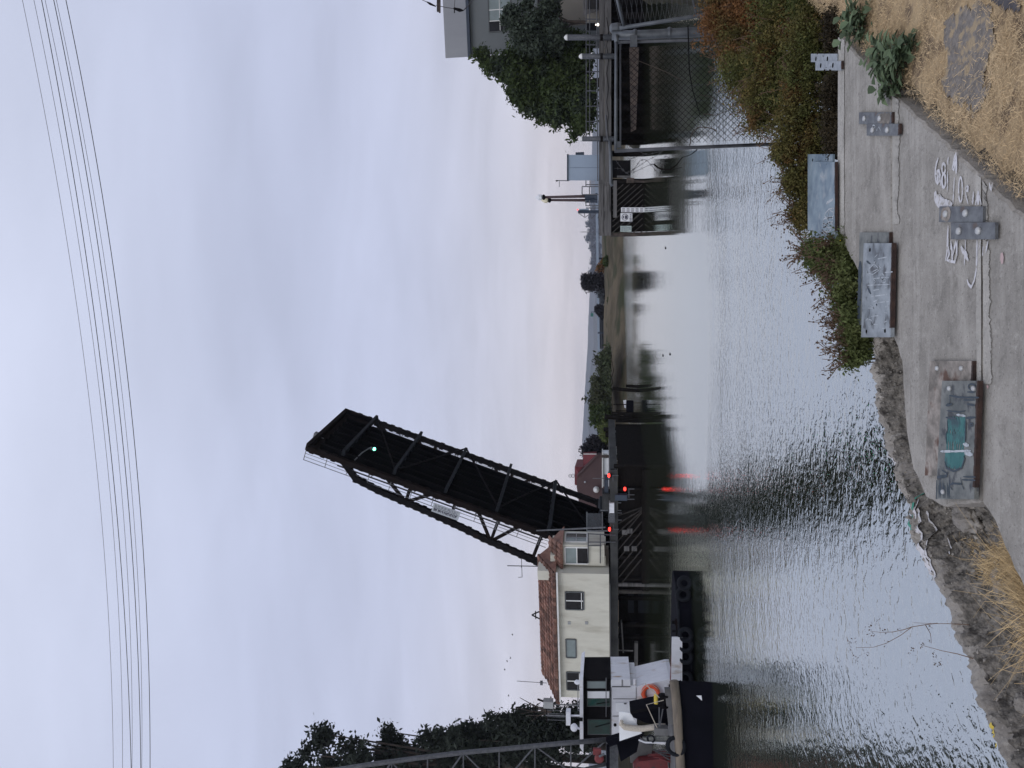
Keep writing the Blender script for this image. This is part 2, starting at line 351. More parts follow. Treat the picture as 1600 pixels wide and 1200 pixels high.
def tree(name, label, base, ells, ncl, nl, rcl, leaf, lm, trunk_r, group=None, cat='tree', trunk_top=.55, asp=.5, shell=.45):
    base = V(base); t = thing(name, label, cat, base, group)
    p = crown_pts(ells, ncl, nl, rcl, shell=shell)
    p = p[p[:, 2] > base.z + .1]
    v, f = leaves(p, leaf, asp=asp)
    build_np('crown', v, f, lm, t)
    b = MB(); zt = max(e[2] for e in ells); cx = sum(e[0] for e in ells) / len(ells); cy = sum(e[1] for e in ells) / len(ells)
    top = V((cx, cy, base.z + (zt - base.z) * trunk_top))
    mid = base.lerp(top, .5) + V((random.uniform(-.3, .3), 0, 0)) * trunk_r * 3
    b.tube([base - ZU * .3, mid, top], [trunk_r * 1.2, trunk_r * .85, trunk_r * .5], 7)
    for e in ells:
        c = V(e[:3]); st = base.lerp(top, random.uniform(.45, .95))
        b.tube([st, (st + c) / 2 + V((0, 0, -.1 * (c - st).length)), c], [trunk_r * .45, trunk_r * .3, trunk_r * .12], 5)
    build('trunk', b, 'bark', t, True)
    return t
# ------------------------------------------------------------------ sky, sun
SUN_EL, SUN_AZ = R_(38), R_(200)        # soft light from behind the camera, a little to the left
W = bpy.data.worlds.new('World'); sc.world = W; W.use_nodes = True
nt = W.node_tree; L = nt.links.new; bg = nt.nodes['Background']
sky = nd(nt, 'ShaderNodeTexSky', sky_type='NISHITA'); sky.sun_disc = False; sky.sun_elevation = SUN_EL; sky.sun_rotation = SUN_AZ
sm = nd(nt, 'ShaderNodeVectorMath', operation='SCALE'); sm.inputs['Scale'].default_value = .06; L(sky.outputs[0], sm.inputs[0])
tc = nd(nt, 'ShaderNodeTexCoord'); sep = nd(nt, 'ShaderNodeSeparateXYZ'); L(tc.outputs['Generated'], sep.inputs[0])
gr = nd(nt, 'ShaderNodeValToRGB'); gr.color_ramp.interpolation = 'B_SPLINE'
els = gr.color_ramp.elements; els[0].position = 0; els[0].color = (.70, .68, .72, 1); els[1].position = 1; els[1].color = (.86, .90, 1.04, 1)
for p_, c_ in ((.03, (.82, .75, .785)), (.10, (.69, .69, .80)), (.25, (.575, .62, .81)), (.5, (.60, .655, .86))):
    e_ = els.new(p_); e_.color = (*c_, 1)
L(sep.outputs['Z'], gr.inputs['Fac'])
# stratus texture: the direction flattened onto a cloud deck
add = nd(nt, 'ShaderNodeMath', operation='ADD'); add.inputs[1].default_value = .22; L(sep.outputs['Z'], add.inputs[0])
dv = nd(nt, 'ShaderNodeVectorMath', operation='DIVIDE'); cb = nd(nt, 'ShaderNodeCombineXYZ')
for i in 'XYZ': L(add.outputs[0], cb.inputs[i])
L(tc.outputs['Generated'], dv.inputs[0]); L(cb.outputs[0], dv.inputs[1])
mp = nd(nt, 'ShaderNodeMapping'); mp.inputs['Scale'].default_value = (.6, 1.5, .3); mp.inputs['Rotation'].default_value = (0, 0, .3); L(dv.outputs[0], mp.inputs['Vector'])
cn = nd(nt, 'ShaderNodeTexNoise'); cn.inputs['Scale'].default_value = 2.3; cn.inputs['Detail'].default_value = 6; cn.inputs['Roughness'].default_value = .5
cn.inputs['Distortion'].default_value = .3; L(mp.outputs[0], cn.inputs['Vector'])
cr = nd(nt, 'ShaderNodeMapRange'); cr.inputs['From Min'].default_value = .3; cr.inputs['From Max'].default_value = .7
cr.inputs['To Min'].default_value = .88; cr.inputs['To Max'].default_value = 1.06; L(cn.outputs['Fac'], cr.inputs['Value'])
cm = nd(nt, 'ShaderNodeVectorMath', operation='SCALE'); L(gr.outputs[0], cm.inputs[0]); L(cr.outputs[0], cm.inputs['Scale'])
mx = nd(nt, 'ShaderNodeMix', data_type='RGBA'); mx.inputs['Factor'].default_value = .93
L(sm.outputs[0], mx.inputs['A']); L(cm.outputs[0], mx.inputs['B'])
L(mx.outputs['Result'], bg.inputs['Color']); bg.inputs['Strength'].default_value = 1.0
sl = bpy.data.lights.new('sun', 'SUN'); sl.energy = .75; sl.angle = R_(35); sl.color = (1, .95, .88)
so = bpy.data.objects.new('sun', sl); C.objects.link(so)
sd = V((math.sin(SUN_AZ) * math.cos(SUN_EL), math.cos(SUN_AZ) * math.cos(SUN_EL), math.sin(SUN_EL)))
so.rotation_euler = sd.to_track_quat('Z', 'Y').to_euler(); so.location = (0, -10, 40)
vs_ = sc.view_settings; vs_.view_transform = 'Standard'; vs_.look = 'None'; vs_.exposure = 0; vs_.gamma = 1

# ------------------------------------------------------------------ water
def water_mat():
    Mt = bpy.data.materials.new('river_water'); Mt.use_nodes = True; nt = Mt.node_tree; L = nt.links.new
    nt.nodes.remove(nt.nodes['Principled BSDF']); out = nt.nodes['Material Output']
    g = nd(nt, 'ShaderNodeNewGeometry')
    def noi(sx, sy, det, rot=0, dist=0.):
        mp = nd(nt, 'ShaderNodeMapping'); mp.inputs['Scale'].default_value = (sx, sy, 1); mp.inputs['Rotation'].default_value = (0, 0, rot)
        L(g.outputs['Position'], mp.inputs['Vector'])
        n = nd(nt, 'ShaderNodeTexNoise'); n.inputs['Scale'].default_value = 1; n.inputs['Detail'].default_value = det
        n.inputs['Roughness'].default_value = .5; n.inputs['Distortion'].default_value = dist; L(mp.outputs[0], n.inputs['Vector']); return n.outputs['Fac']
    def mth(op, a, b):
        x = nd(nt, 'ShaderNodeMath', operation=op)
        for i, q in enumerate((a, b)):
            if isinstance(q, (int, float)): x.inputs[i].default_value = q
            else: L(q, x.inputs[i])
        return x.outputs[0]
    sep = nd(nt, 'ShaderNodeSeparateXYZ'); L(g.outputs['Position'], sep.inputs[0])
    # ruffled water near the bank, calm in the lee beyond it: the breeze line wanders
    wob = mth('MULTIPLY', mth('SUBTRACT', noi(.12, .12, 4), .5), 7)
    yy = mth('ADD', sep.outputs['Y'], wob)
    amp = nd(nt, 'ShaderNodeMapRange'); amp.interpolation_type = 'SMOOTHSTEP'; L(yy, amp.inputs['Value'])
    for k, v_ in (('From Min', 23.), ('From Max', 27.5), ('To Min', 1.), ('To Max', .14)): amp.inputs[k].default_value = v_
    far = nd(nt, 'ShaderNodeMapRange'); far.interpolation_type = 'SMOOTHSTEP'; L(mth('ADD', yy, mth('MULTIPLY', sep.outputs['X'], .35)), far.inputs['Value'])
    for k, v_ in (('From Min', 86.), ('From Max', 104.), ('To Min', 0.), ('To Max', .75)): far.inputs[k].default_value = v_
    patch = nd(nt, 'ShaderNodeMapRange'); L(noi(.10, .35, 3, .25), patch.inputs['Value'])
    for k, v_ in (('From Min', .3), ('From Max', .7), ('To Min', .7), ('To Max', 1.2)): patch.inputs[k].default_value = v_
    h = mth('ADD', mth('ADD', mth('MULTIPLY', noi(6.6, 7.0, 2, .35, .5), .0145), mth('MULTIPLY', noi(15, 15, 2, -.3, .4), .0036)), mth('MULTIPLY', noi(1.1, 1.7, 2, .2, .3), .018))
    def sst(v_, a_, b__, c_):
        q = nd(nt, 'ShaderNodeMapRange'); q.interpolation_type = 'SMOOTHSTEP'; L(v_, q.inputs['Value'])
        for k, w_ in (('From Min', a_), ('From Max', b__), ('To Min', 0.), ('To Max', c_)): q.inputs[k].default_value = w_
        return q.outputs[0]
    xx = mth('ADD', sep.outputs['X'], mth('MULTIPLY', wob, .3))
    sides = mth('ADD', mth('MULTIPLY', sst(mth('MULTIPLY', xx, -1.), 2.5, 6.5, .30), sst(mth('MULTIPLY', yy, -1.), -50., -36., 1.)), mth('MULTIPLY', sst(xx, 11., 16., .26), sst(mth('MULTIPLY', yy, -1.), -58., -44., 1.)))
    lee = mth('SUBTRACT', 1., mth('MULTIPLY', sst(mth('MULTIPLY', xx, -1.), 1.8, 4.5, .35), sst(mth('MULTIPLY', yy, -1.), -22., -17., 1.)))
    far_o = mth('ADD', far.outputs[0], mth('MULTIPLY', sides, sst(yy, 19., 24., 1.)))
    h = mth('MULTIPLY', h, mth('ADD', mth('MULTIPLY', mth('MULTIPLY', amp.outputs[0], lee), patch.outputs[0]), far_o))
    bp = nd(nt, 'ShaderNodeBump'); bp.inputs['Distance'].default_value = 1; bp.inputs['Strength'].default_value = 1; L(h, bp.inputs['Height'])
    gl = nd(nt, 'ShaderNodeBsdfGlossy'); gl.inputs['Roughness'].default_value = .015; gl.inputs['Color'].default_value = (.92, .96, .945, 1); L(bp.outputs[0], gl.inputs['Normal'])
    df = nd(nt, 'ShaderNodeBsdfDiffuse'); df.inputs['Color'].default_value = (.036, .044, .024, 1)
    fr = nd(nt, 'ShaderNodeFresnel'); fr.inputs['IOR'].default_value = 1.36; L(bp.outputs[0], fr.inputs['Normal'])
    fac = mth('ADD', mth('MULTIPLY', fr.outputs[0], .32), .62)
    ms = nd(nt, 'ShaderNodeMixShader'); L(fac, ms.inputs[0]); L(df.outputs[0], ms.inputs[1]); L(gl.outputs[0], ms.inputs[2]); L(ms.outputs[0], out.inputs['Surface'])
    M['water'] = Mt
water_mat()
b = MB(); b.quad((-2700, -60, 0), (2700, -60, 0), (2700, 5100, 0), (-2700, 5100, 0)); build('water', b, 'water', kind='structure', origin=(0, 0, 0))

# ------------------------------------------------------------------ terrain by distance to the shore line
def dist_poly(X, Y, poly):
    d = np.full(X.shape, 1e9); inside = np.zeros(X.shape, bool); n = len(poly)
    for i in range(n):
        (x0, y0), (x1, y1) = poly[i], poly[(i + 1) % n]
        dx, dy = x1 - x0, y1 - y0; t = np.clip(((X - x0) * dx + (Y - y0) * dy) / (dx * dx + dy * dy + 1e-12), 0, 1)
        d = np.minimum(d, np.hypot(X - x0 - t * dx, Y - y0 - t * dy))
        if y0 != y1: inside ^= ((y0 > Y) != (y1 > Y)) & (X < (x1 - x0) * (Y - y0) / (y1 - y0) + x0)
    return np.where(inside, d, -d)
def vnoise(X, Y, s, seed=0.):
    return np.array([noise.fractal(V((x * s + seed, y * s, seed)), 1., 2., 4) for x, y in zip(X.ravel(), Y.ravel())]).reshape(X.shape)
def grid(name, xs, ys, fn, mats, mi=None, **k):
    X, Y = np.meshgrid(xs, ys); Z = fn(X, Y)
    v = np.stack([X, Y, Z], -1).reshape(-1, 3); nx, ny = len(xs), len(ys)
    i = np.arange(nx * ny).reshape(ny, nx)
    f = np.stack([i[:-1, :-1], i[:-1, 1:], i[1:, 1:], i[1:, :-1]], -1).reshape(-1, 4)
    m_ = None
    if mi is not None:
        cX = (X[:-1, :-1] + X[1:, 1:]) / 2; cY = (Y[:-1, :-1] + Y[1:, 1:]) / 2; m_ = mi(cX, cY).reshape(-1)
    return build_np(name, v, f, mats, None, True, origin=(0, 0, 0), mi=m_, kind='structure', **k)
FAR = [(-2700, 70), (-60, 72), (-30, 74), (-19, 82), (-13, 96), (-5, 113), (8, 122), (22, 131), (36, 131), (33, 108), (25, 84), (21.5, 74), (26, 71), (60, 66),
       (300, 60), (2700, 60), (2700, 5190), (-2700, 5190)]
def far_z(X, Y):
    d = dist_poly(X, Y, FAR)
    z = np.interp(d, [-3, 0, 1.2, 4, 9, 15, 24, 60, 300, 3000], [-1.2, -.1, .35, 1.0, 1.75, 2.35, 2.7, 2.85, 2.9, 2.6])
    w = np.clip(d / 6, 0, 1) * np.clip(1 - d / 250, .25, 1)
    return z + w * vnoise(X, Y, .12) * .55
M['far_bank'] = mat('dry_grass_bank', (.12, .098, .067), (.06, .053, .037), rough=1, scale=.16, detail=9, contrast=(.38, .62), bump=.15, bscale=1.2,
                    col3=(.045, .048, .028), scale3=.09, c3=(.53, .6), spec=.05)
xs = np.concatenate([np.linspace(-2650, -90, 22)[:-1], np.linspace(-90, 90, 122), np.linspace(90, 2650, 22)[1:]])
ys = np.concatenate([np.linspace(57, 170, 84), np.geomspace(173, 5150, 28)])
grid('river_bank', xs, ys, far_z, ['far_bank', 'bank'], mi=lambda X, Y: np.where((Y < 92) & ((X > 19) | (X < -14)), 1, 0))

def hill(name, Y0, prof, depth, mt):
    v = []; f = []; n = len(prof)
    for y, x in prof:
        p = P(x, y, Y0); h = p.z
        for k, (dy, q) in enumerate(((-depth * 1.2, -.02), (-depth * .5, .55), (0, 1), (depth * .6, .8), (depth, .3), (depth * 1.3, -.05))):
            v.append((p.x * (1 + dy / Y0) + random.uniform(-8, 8), Y0 + dy, max(-1, h * q * (1 + random.uniform(-.03, .03) * (q < 1)))))
    for i in range(n - 1):
        for k in range(5): a = i * 6 + k; f.append((a, a + 1, a + 7, a + 6))
    build_np(name, v, f, mt, None, True, origin=(0, Y0, 0), kind='structure')
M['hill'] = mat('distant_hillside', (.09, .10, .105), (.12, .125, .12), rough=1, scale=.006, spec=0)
def interp(prof, n, jit):
    ys_ = np.array([p[0] for p in prof], float); xs_ = np.array([p[1] for p in prof], float)
    q = np.linspace(ys_[0], ys_[-1], n); return [(a, float(np.interp(a, ys_, xs_)) + random.uniform(-jit, jit)) for a in q]
hill('hills', 4500, interp([(-120, 927), (0, 926), (200, 926), (330, 922), (420, 924), (480, 920), (540, 918), (600, 914.5), (650, 912), (690, 909.5), (760, 911), (860, 914), (1000, 918), (1200, 920), (1320, 922)], 160, .35), 260, 'hill')
hill('hills', 3300, interp([(-200, 938), (300, 937), (430, 933), (500, 927), (540, 928), (590, 921), (640, 918), (670, 919), (720, 924), (800, 930), (1000, 934), (1400, 938)], 140, .4), 170, 'hill')

# ------------------------------------------------------------------ the air between here and the hills
hz = bpy.data.materials.new('haze_air'); hz.use_nodes = True; n_ = hz.node_tree; n_.nodes.remove(n_.nodes['Principled BSDF'])
pv = nd(n_, 'ShaderNodeVolumePrincipled'); pv.inputs['Density'].default_value = 1.1e-4; pv.inputs['Color'].default_value = (.80, .86, 1, 1)
n_.links.new(pv.outputs[0], n_.nodes['Material Output'].inputs['Volume']); M['haze'] = hz
b = MB(); b.oct((0, 2480, 84), V((2900, 0, 0)), V((0, 2780, 0)), V((0, 0, 86)))
build('haze', b, 'haze', kind='stuff', origin=(0, 2480, 0))
# ------------------------------------------------------------------ bascule bridge frame of reference
Tn = P(480, 700, 70.0)                                   # near corner of the raised tip
d_ = ray(541, 643); Tf = CAM + d_ * ((Tn.z - EYE) / d_.z)  # far corner at the same height
W_ = V((Tf.x - Tn.x, Tf.y - Tn.y, 0)); WID = W_.length; W_.normalize()
A_ = V((W_.y, -W_.x, 0))                                 # along the roadway, towards the channel
d_ = ray(836, 829); Bn = CAM + d_ * ((Tn - CAM).dot(W_) / d_.dot(W_))
E_ = (Tn - Bn).normalized(); N_ = W_.cross(E_)
if N_.x > 0: N_ = -N_
LEN = (Tn - Bn).length; S0 = (Bn.z - 2.6) / E_.z         # the leaf carries on below Bn to its trunnion
def lf(s, t, n): return Bn + E_ * s + W_ * t + N_ * n    # leaf coordinates: along, across, above the roadway
TOT = LEN + S0
pivot = lf(-S0, WID / 2, 0)
bridge = thing('bascule_bridge', 'black steel bascule bridge leaf raised steeply against the sky', 'bridge', (pivot.x, pivot.y, 0))
px_m = 70 / F
def on_leaf(x, y):                                       # photo point on the near truss plane -> (s, n)
    q = RP(x, y, Bn, W_) - Bn; return q.dot(E_), q.dot(N_)
chord = [on_leaf(*q) for q in ((537, 725), (556, 748), (595, 768), (640, 787), (675, 802), (730, 828), (760, 843), (800, 860), (850, 882))]
chord = sorted(chord, key=lambda q: -q[0])
def top_n(s):
    a = sorted(chord); return float(np.interp(s, [q[0] for q in a], [q[1] for q in a]))
nodes = [on_leaf(x, 750)[0] for x in (556, 645, 724, 802, 880)]
for t, nm in ((0, 'near'), (WID, 'far')):
    def bc(b):
        b.bar(lf(LEN, t, 0), lf(-S0, t, 0), .42, .5, N_)
        k = -S0 + .5
        while k < LEN: b.oct(lf(k, t, 0), E_ * .22, W_ * .24, N_ * random.uniform(.26, .33)); k += random.uniform(.8, 1.2)
    part('bottom_chord', bridge, 'rust_steel' if t == 0 else 'black_steel', bc)
    def tcf(b):
        pts = [lf(s, t, n) for s, n in chord[1:]]
        for p, q in zip(pts, pts[1:]): b.bar(p, q, .42, .55, N_)
        for k in range(26):
            s = chord[1][0] + (chord[-1][0] - chord[1][0]) * k / 25
            b.oct(lf(s, t, top_n(s)), E_ * .2, W_ * .23, N_ * random.uniform(.3, .36))
    part('top_chord', bridge, 'black_steel', tcf)
    part('end_post', bridge, 'black_steel', lambda b: b.bar(lf(chord[0][0], t, chord[0][1] * 0 + .1), lf(chord[1][0], t, chord[1][1]), .4, .55, N_))
    for i, s in enumerate(nodes):
        if i: part('vertical', bridge, 'rust_steel', lambda b: b.bar(lf(s, t, 0), lf(s, t, top_n(s)), .32, .3, E_))
    for i in range(len(nodes) - 1):
        s0, s1 = nodes[i], nodes[i + 1]; sm_ = (s0 + s1) / 2
        part('diagonal', bridge, 'rust_steel', lambda b: b.bar(lf(sm_, t, 0), lf(s1 if i % 2 == 0 else s0, t, top_n(s1 if i % 2 == 0 else s0)), .28, .26, E_))
    # walkway railing, outboard of the roadway
    def rl(b):
        lo, hi = (-1.5, LEN)
        for n in (.5, .85, 1.2): b.tube([lf(hi, t - .15 if t == 0 else t + .15, n), lf(lo, t - .15 if t == 0 else t + .15, n)], .035 if n > 1 else .025, 5)
        k = hi
        while k > lo: b.bar(lf(k, t - .15 if t == 0 else t + .15, 0), lf(k, t - .15 if t == 0 else t + .15, 1.2), .06, .06, E_); k -= 2.15
    part('railing', bridge, 'rail_grey', rl)
    def mid_(b):
        b.bar(lf(LEN * .86, t, .62), lf(-1, t, .62), .09, .12, N_)
        k = LEN * .86 - 1
        while k > 0:
            b.bar(lf(k, t, 0), lf(k, t, .62), .07, .07, E_); b.bar(lf(k - .3, t, 0), lf(k - .3, t, .62), .07, .07, E_); k -= 2.15
    part('mid_rail', bridge, 'black_steel', mid_)
# floor system seen from underneath
part('deck', bridge, 'deck_under', lambda b: b.oct(lf((LEN - 1.2 - S0) / 2, WID * .405, .10), E_ * ((LEN - 1.2 + S0) / 2), W_ * (WID * .395), N_ * .14))
def strg(b):
    for k in range(7):
        t = WID * (.06 + .112 * k); b.bar(lf(LEN - 1.0, t, -.35), lf(-S0, t, -.35), .2, .62, N_)
part('stringers', bridge, 'deck_under', strg)
fb = [on_leaf(x, y)[0] for x, y in ((574, 728), (640, 755), (720, 785), (790, 812), (860, 840))]
for i, s in enumerate([LEN - 3.4 - i * (LEN + S0 - 5) / 5.0 for i in range(6)]):
    part('floor_beam', bridge, 'floorbeam', lambda b: b.bar(lf(s, .1, -.75), lf(s, WID - .1, -.55), .28, .62, N_))
    if i < 5:
        s2 = s - (LEN + S0 - 5) / 5.0
        part('lateral_brace', bridge, 'black_steel', lambda b: b.bar(lf(s, WID - .2, -.8) if i % 2 == 0 else lf(s, .3, -.8), lf(s2, .3, -.8) if i % 2 == 0 else lf(s2, WID - .2, -.8), .12, .14, N_))
part('tip_beam', bridge, 'rust_steel', lambda b: (b.bar(lf(LEN, 0, -.1), lf(LEN, WID, 0), .35, .7, N_), b.prism([lf(LEN - .1, .2, .15), lf(LEN - .1, WID - .1, .15), lf(LEN - 3.2, WID - .1, .15), lf(LEN - 3.2, .2, .15)], N_ * .1)))
part('tip_bracket', bridge, 'rail_grey', lambda b: (b.oct(lf(LEN + .25, WID * .28, 0), E_ * .28, W_ * .3, N_ * .3), b.bar(lf(LEN - .4, WID * .3, .2), lf(LEN + .3, WID * .3, .2), .2)))
def arm(b):
    b.tube([lf(LEN - 4.6, .3, -.35), lf(LEN - 4.9, 1.2, -.9), lf(LEN - 5.3, 2.2, -1.2)], .06, 6)
    b.lathe(lf(LEN - 5.3, 2.2, -1.2), [(.06, 0), (.16, .1), (.16, .35), (.1, .4)], 8, -E_)
sg = part('signal_lamp', bridge, 'rail_grey', arm)
gl_ = RP(562, 714, Bn + W_ * 1.0 - N_ * .5, W_)
lc = lf(LEN - 5.75, 2.2, -1.25)
b = MB(); b.lathe(lc - E_ * .14, [(.05, 0), (.14, .06), (.17, .14), (.14, .22), (.05, .28)], 10, E_); build('lens', b, 'green_lamp', sg, True)
# notice board on the railing of the near truss
s1_, n1_ = on_leaf(679, 784); s2_, n2_ = on_leaf(716, 812)
sb = part('notice_board', bridge, 'sign_grey', lambda b: b.oct(lf((s1_ + s2_) / 2, -.22, (n1_ + n2_) / 2), E_ * (abs(s1_ - s2_) / 2), W_ * .03, N_ * (abs(n1_ - n2_) / 2)))
def ntxt(b):                                             # the lettering is too far off to read: word-length marks, two bold lines at the foot
    sa, sz = max(s1_, s2_), min(s1_, s2_); na, nz_ = min(n1_, n2_), max(n1_, n2_)
    for i in range(7):
        n = na + (nz_ - na) * (.15 + .11 * i); s = sa - .15; bold = i in (4, 5)
        while s > sz + .25:
            w = random.uniform(.12, .34); w = min(w, s - sz - .12)
            b.oct(lf(s - w / 2, -.258, n), E_ * (w / 2), W_ * .004, N_ * (.05 if bold else .022)); s -= w + .1
part('lettering', sb, 'sign_ink', ntxt)
# counterweight and trunnion below the deck
part('counterweight', bridge, 'pier_conc', lambda b: b.oct(lf(-S0 - .3, WID / 2, 1.6), E_ * 1.3, W_ * (WID / 2 - .5), N_ * 1.2))
part('trunnion', bridge, 'black_steel', lambda b: (b.lathe(lf(-S0 + .8, -.3, .2), [(.9, 0), (.9, .5)], 16, W_), b.lathe(lf(-S0 + .8, WID - .2, .2), [(.9, 0), (.9, .5)], 16, W_)))

# ------------------------------------------------------------------ bridge houses
def wpt(O, i, j, k): return O + A_ * i + W_ * j + ZU * k
OH = P(951.5, 897, 66)                                   # foot of the house wall, right corner
def hloc(x, y, off=0): 
    q = RP(x, y, OH + W_ * off, W_) - OH; return q.dot(A_), q.z
HL = -hloc(953, 1092)[0]; HH = hloc(867, 900)[1]
house = thing('control_house', 'long cream stucco bridge house with a terracotta tile roof', 'house', wpt(OH, -HL / 2, 2.5, 0))
HD = 5.2
part('wall', house, 'cream', lambda b: (b.prism([wpt(OH, -HL, 0, 0), wpt(OH, 0, 0, 0), wpt(OH, 0, HD, 0), wpt(OH, -HL, HD, 0)], ZU * HH)))
def tiles(b, O, u, nu, v, nv, up, wave=.40, row=.56):
    u, v = V(u), V(v); lu, lv = u.length, v.length; uh, vh = u / lu, v / lv
    cols = max(1, int(lu / wave)); rows = max(1, int(lv / row)); sub = 4; up = V(up); tw = lu / cols
    for r in range(rows):                                # every tile a shell of its own, lapping the course below
        for c in range(cols):
            j = random.uniform(-.03, .03); h0 = random.uniform(-.012, .012); vs = []
            for tv, lift in ((r - .02, .0), (r, .17), (r + 1.1, .05)):
                for k in range(sub + 1):
                    an = math.pi * k / sub
                    vs.append(O + uh * (tw * (c + .5 - .47 * math.cos(an))) + vh * (lv * min(tv, rows) / rows + j) + up * (math.sin(an) * .15 * (1 if lift else .2) + lift + h0))
            n1 = sub + 1; b.add(vs, [(q * n1 + k, q * n1 + k + 1, q * n1 + n1 + k + 1, q * n1 + n1 + k) for q in range(2) for k in range(sub)])
RZ = HH + 1.55                                            # ridge height
ov = .55
def hroof(b):
    e0 = wpt(OH, -HL - .3, -ov, HH - .08); rl_ = wpt(OH, -HL + 1.7, HD / 2, RZ); e1 = wpt(OH, .35, -ov, HH - .08); r1 = wpt(OH, .35, HD / 2, RZ)
    g0 = wpt(OH, -HL - .3, HD + ov, HH - .08); g1 = wpt(OH, .35, HD + ov, HH - .08)
    b.add([e0, e1, r1, rl_, g0, g1], [(0, 1, 2, 3), (4, 3, 2, 5), (0, 3, 4), (1, 5, 2), (0, 4, 5, 1)])
    up = (r1 - e1).cross(A_).normalized(); up = up if up.z > 0 else -up
    tiles(b, e0 + A_ * 1.0, A_ * (HL - .35), 0, (r1 - e1), 0, up)
    sl_ = (rl_ - e0)                                      # the clipped corner of the hip
    for k in range(9):
        f0 = k / 9; p = e0 + (r1 - e1) * f0; w = 1.0
        x0 = 2.0 * f0
        if x0 < 1.0: tiles(b, p + A_ * x0, A_ * max(.31, 1.0 - x0), 0, (r1 - e1) / 9, 0, up)
    b.tube([r1, rl_], .16, 7); b.tube([rl_, e0], .14, 7)
part('roof', house, 'tile', hroof)
part('eave_board', house, 'white_trim', lambda b: b.bar(wpt(OH, -HL - .25, -ov + .1, HH - .2), wpt(OH, .3, -ov + .1, HH - .2), .1, .14))
part('ridge_finial', house, 'black_steel', lambda b: [b.bar(p, q, .09) for p, q in ((wpt(OH, -6.15, HD / 2, RZ + .1), wpt(OH, -5.75, HD / 2, RZ + .85)), (wpt(OH, -5.35, HD / 2, RZ + .1), wpt(OH, -5.75, HD / 2, RZ + .85)), (wpt(OH, -6.15, HD / 2, RZ + .5), wpt(OH, -5.35, HD / 2, RZ + .5)))])
i0, k0 = hloc(862, 893); i1, k1 = hloc(840, 907)
part('parapet_box', house, 'cream', lambda b: b.oct(wpt(OH, (i0 + i1) / 2, .9, (k0 + k1) / 2), A_ * abs(i0 - i1) / 2, W_ * .8, ZU * abs(k0 - k1) / 2))
def window(par, O, ax, out, c0, c1, z0, z1, frame='win_frame', panes=2, glass=('glass_dark', 'glass_dark'), bar_z=None, t=.09, name='window'):
    fr = MB(); d = out * .05; w = c1 - c0
    for p, q in ((c0, c1),):
        fr.bar(O + ax * c0 + ZU * z0 + d, O + ax * c1 + ZU * z0 + d, t, .10); fr.bar(O + ax * c0 + ZU * z1 + d, O + ax * c1 + ZU * z1 + d, t, .10)
    for c in (c0, c1): fr.bar(O + ax * c + ZU * (z0 + t / 2) + d, O + ax * c + ZU * (z1 - t / 2) + d, .10, t, out)
    f = build(name, fr, frame, par)
    mu = MB()
    for k in range(1, panes): c = c0 + w * k / panes; mu.bar(O + ax * c + ZU * (z0 + t / 2) + d * .8, O + ax * c + ZU * (z1 - t / 2) + d * .8, .09, .07, out)
    if bar_z is not None: mu.bar(O + ax * (c0 + t) + ZU * (z0 + (z1 - z0) * bar_z) + d * .9, O + ax * (c1 - t) + ZU * (z0 + (z1 - z0) * bar_z) + d * .9, .06, .06)
    if mu.v: build('mullion', mu, 'white_trim' if frame != 'white_trim' else 'win_frame', f)
    for k in range(panes):
        g = MB(); a, e = c0 + w * k / panes + .04, c0 + w * (k + 1) / panes - .04
        g.oct(O + ax * (a + e) / 2 + ZU * (z0 + z1) / 2 + out * .018, ax * (e - a) / 2, out * .01, ZU * ((z1 - z0) / 2 - .03)); build('pane', g, glass[k % len(glass)], f)
    return f
def hwin(x0, x1, y0, y1, **k):
    a, _ = hloc((x0 + x1) / 2, y1); c, _ = hloc((x0 + x1) / 2, y0); _, zt = hloc(x0, (y0 + y1) / 2); _, zb = hloc(x1, (y0 + y1) / 2)
    return window(house, OH, A_, -W_, a, c, zb, zt, **k)
hwin(883.5, 912, 924.5, 952, frame='dark_frame', bar_z=.12); hwin(884.5, 900, 998.5, 1027, frame='dark_frame', panes=1, glass=('glass_blind',)); hwin(885.5, 914, 1050, 1077.5, frame='dark_frame', bar_z=.3)
for x0, y0 in ((887.5, 971), (914.5, 971)):
    i, k = hloc(x0 + 2, y0 + 2); part('wall_vent', house, 'win_frame', lambda b: b.oct(wpt(OH, i, -.03, k), A_ * .14, W_ * .03, ZU * .13))
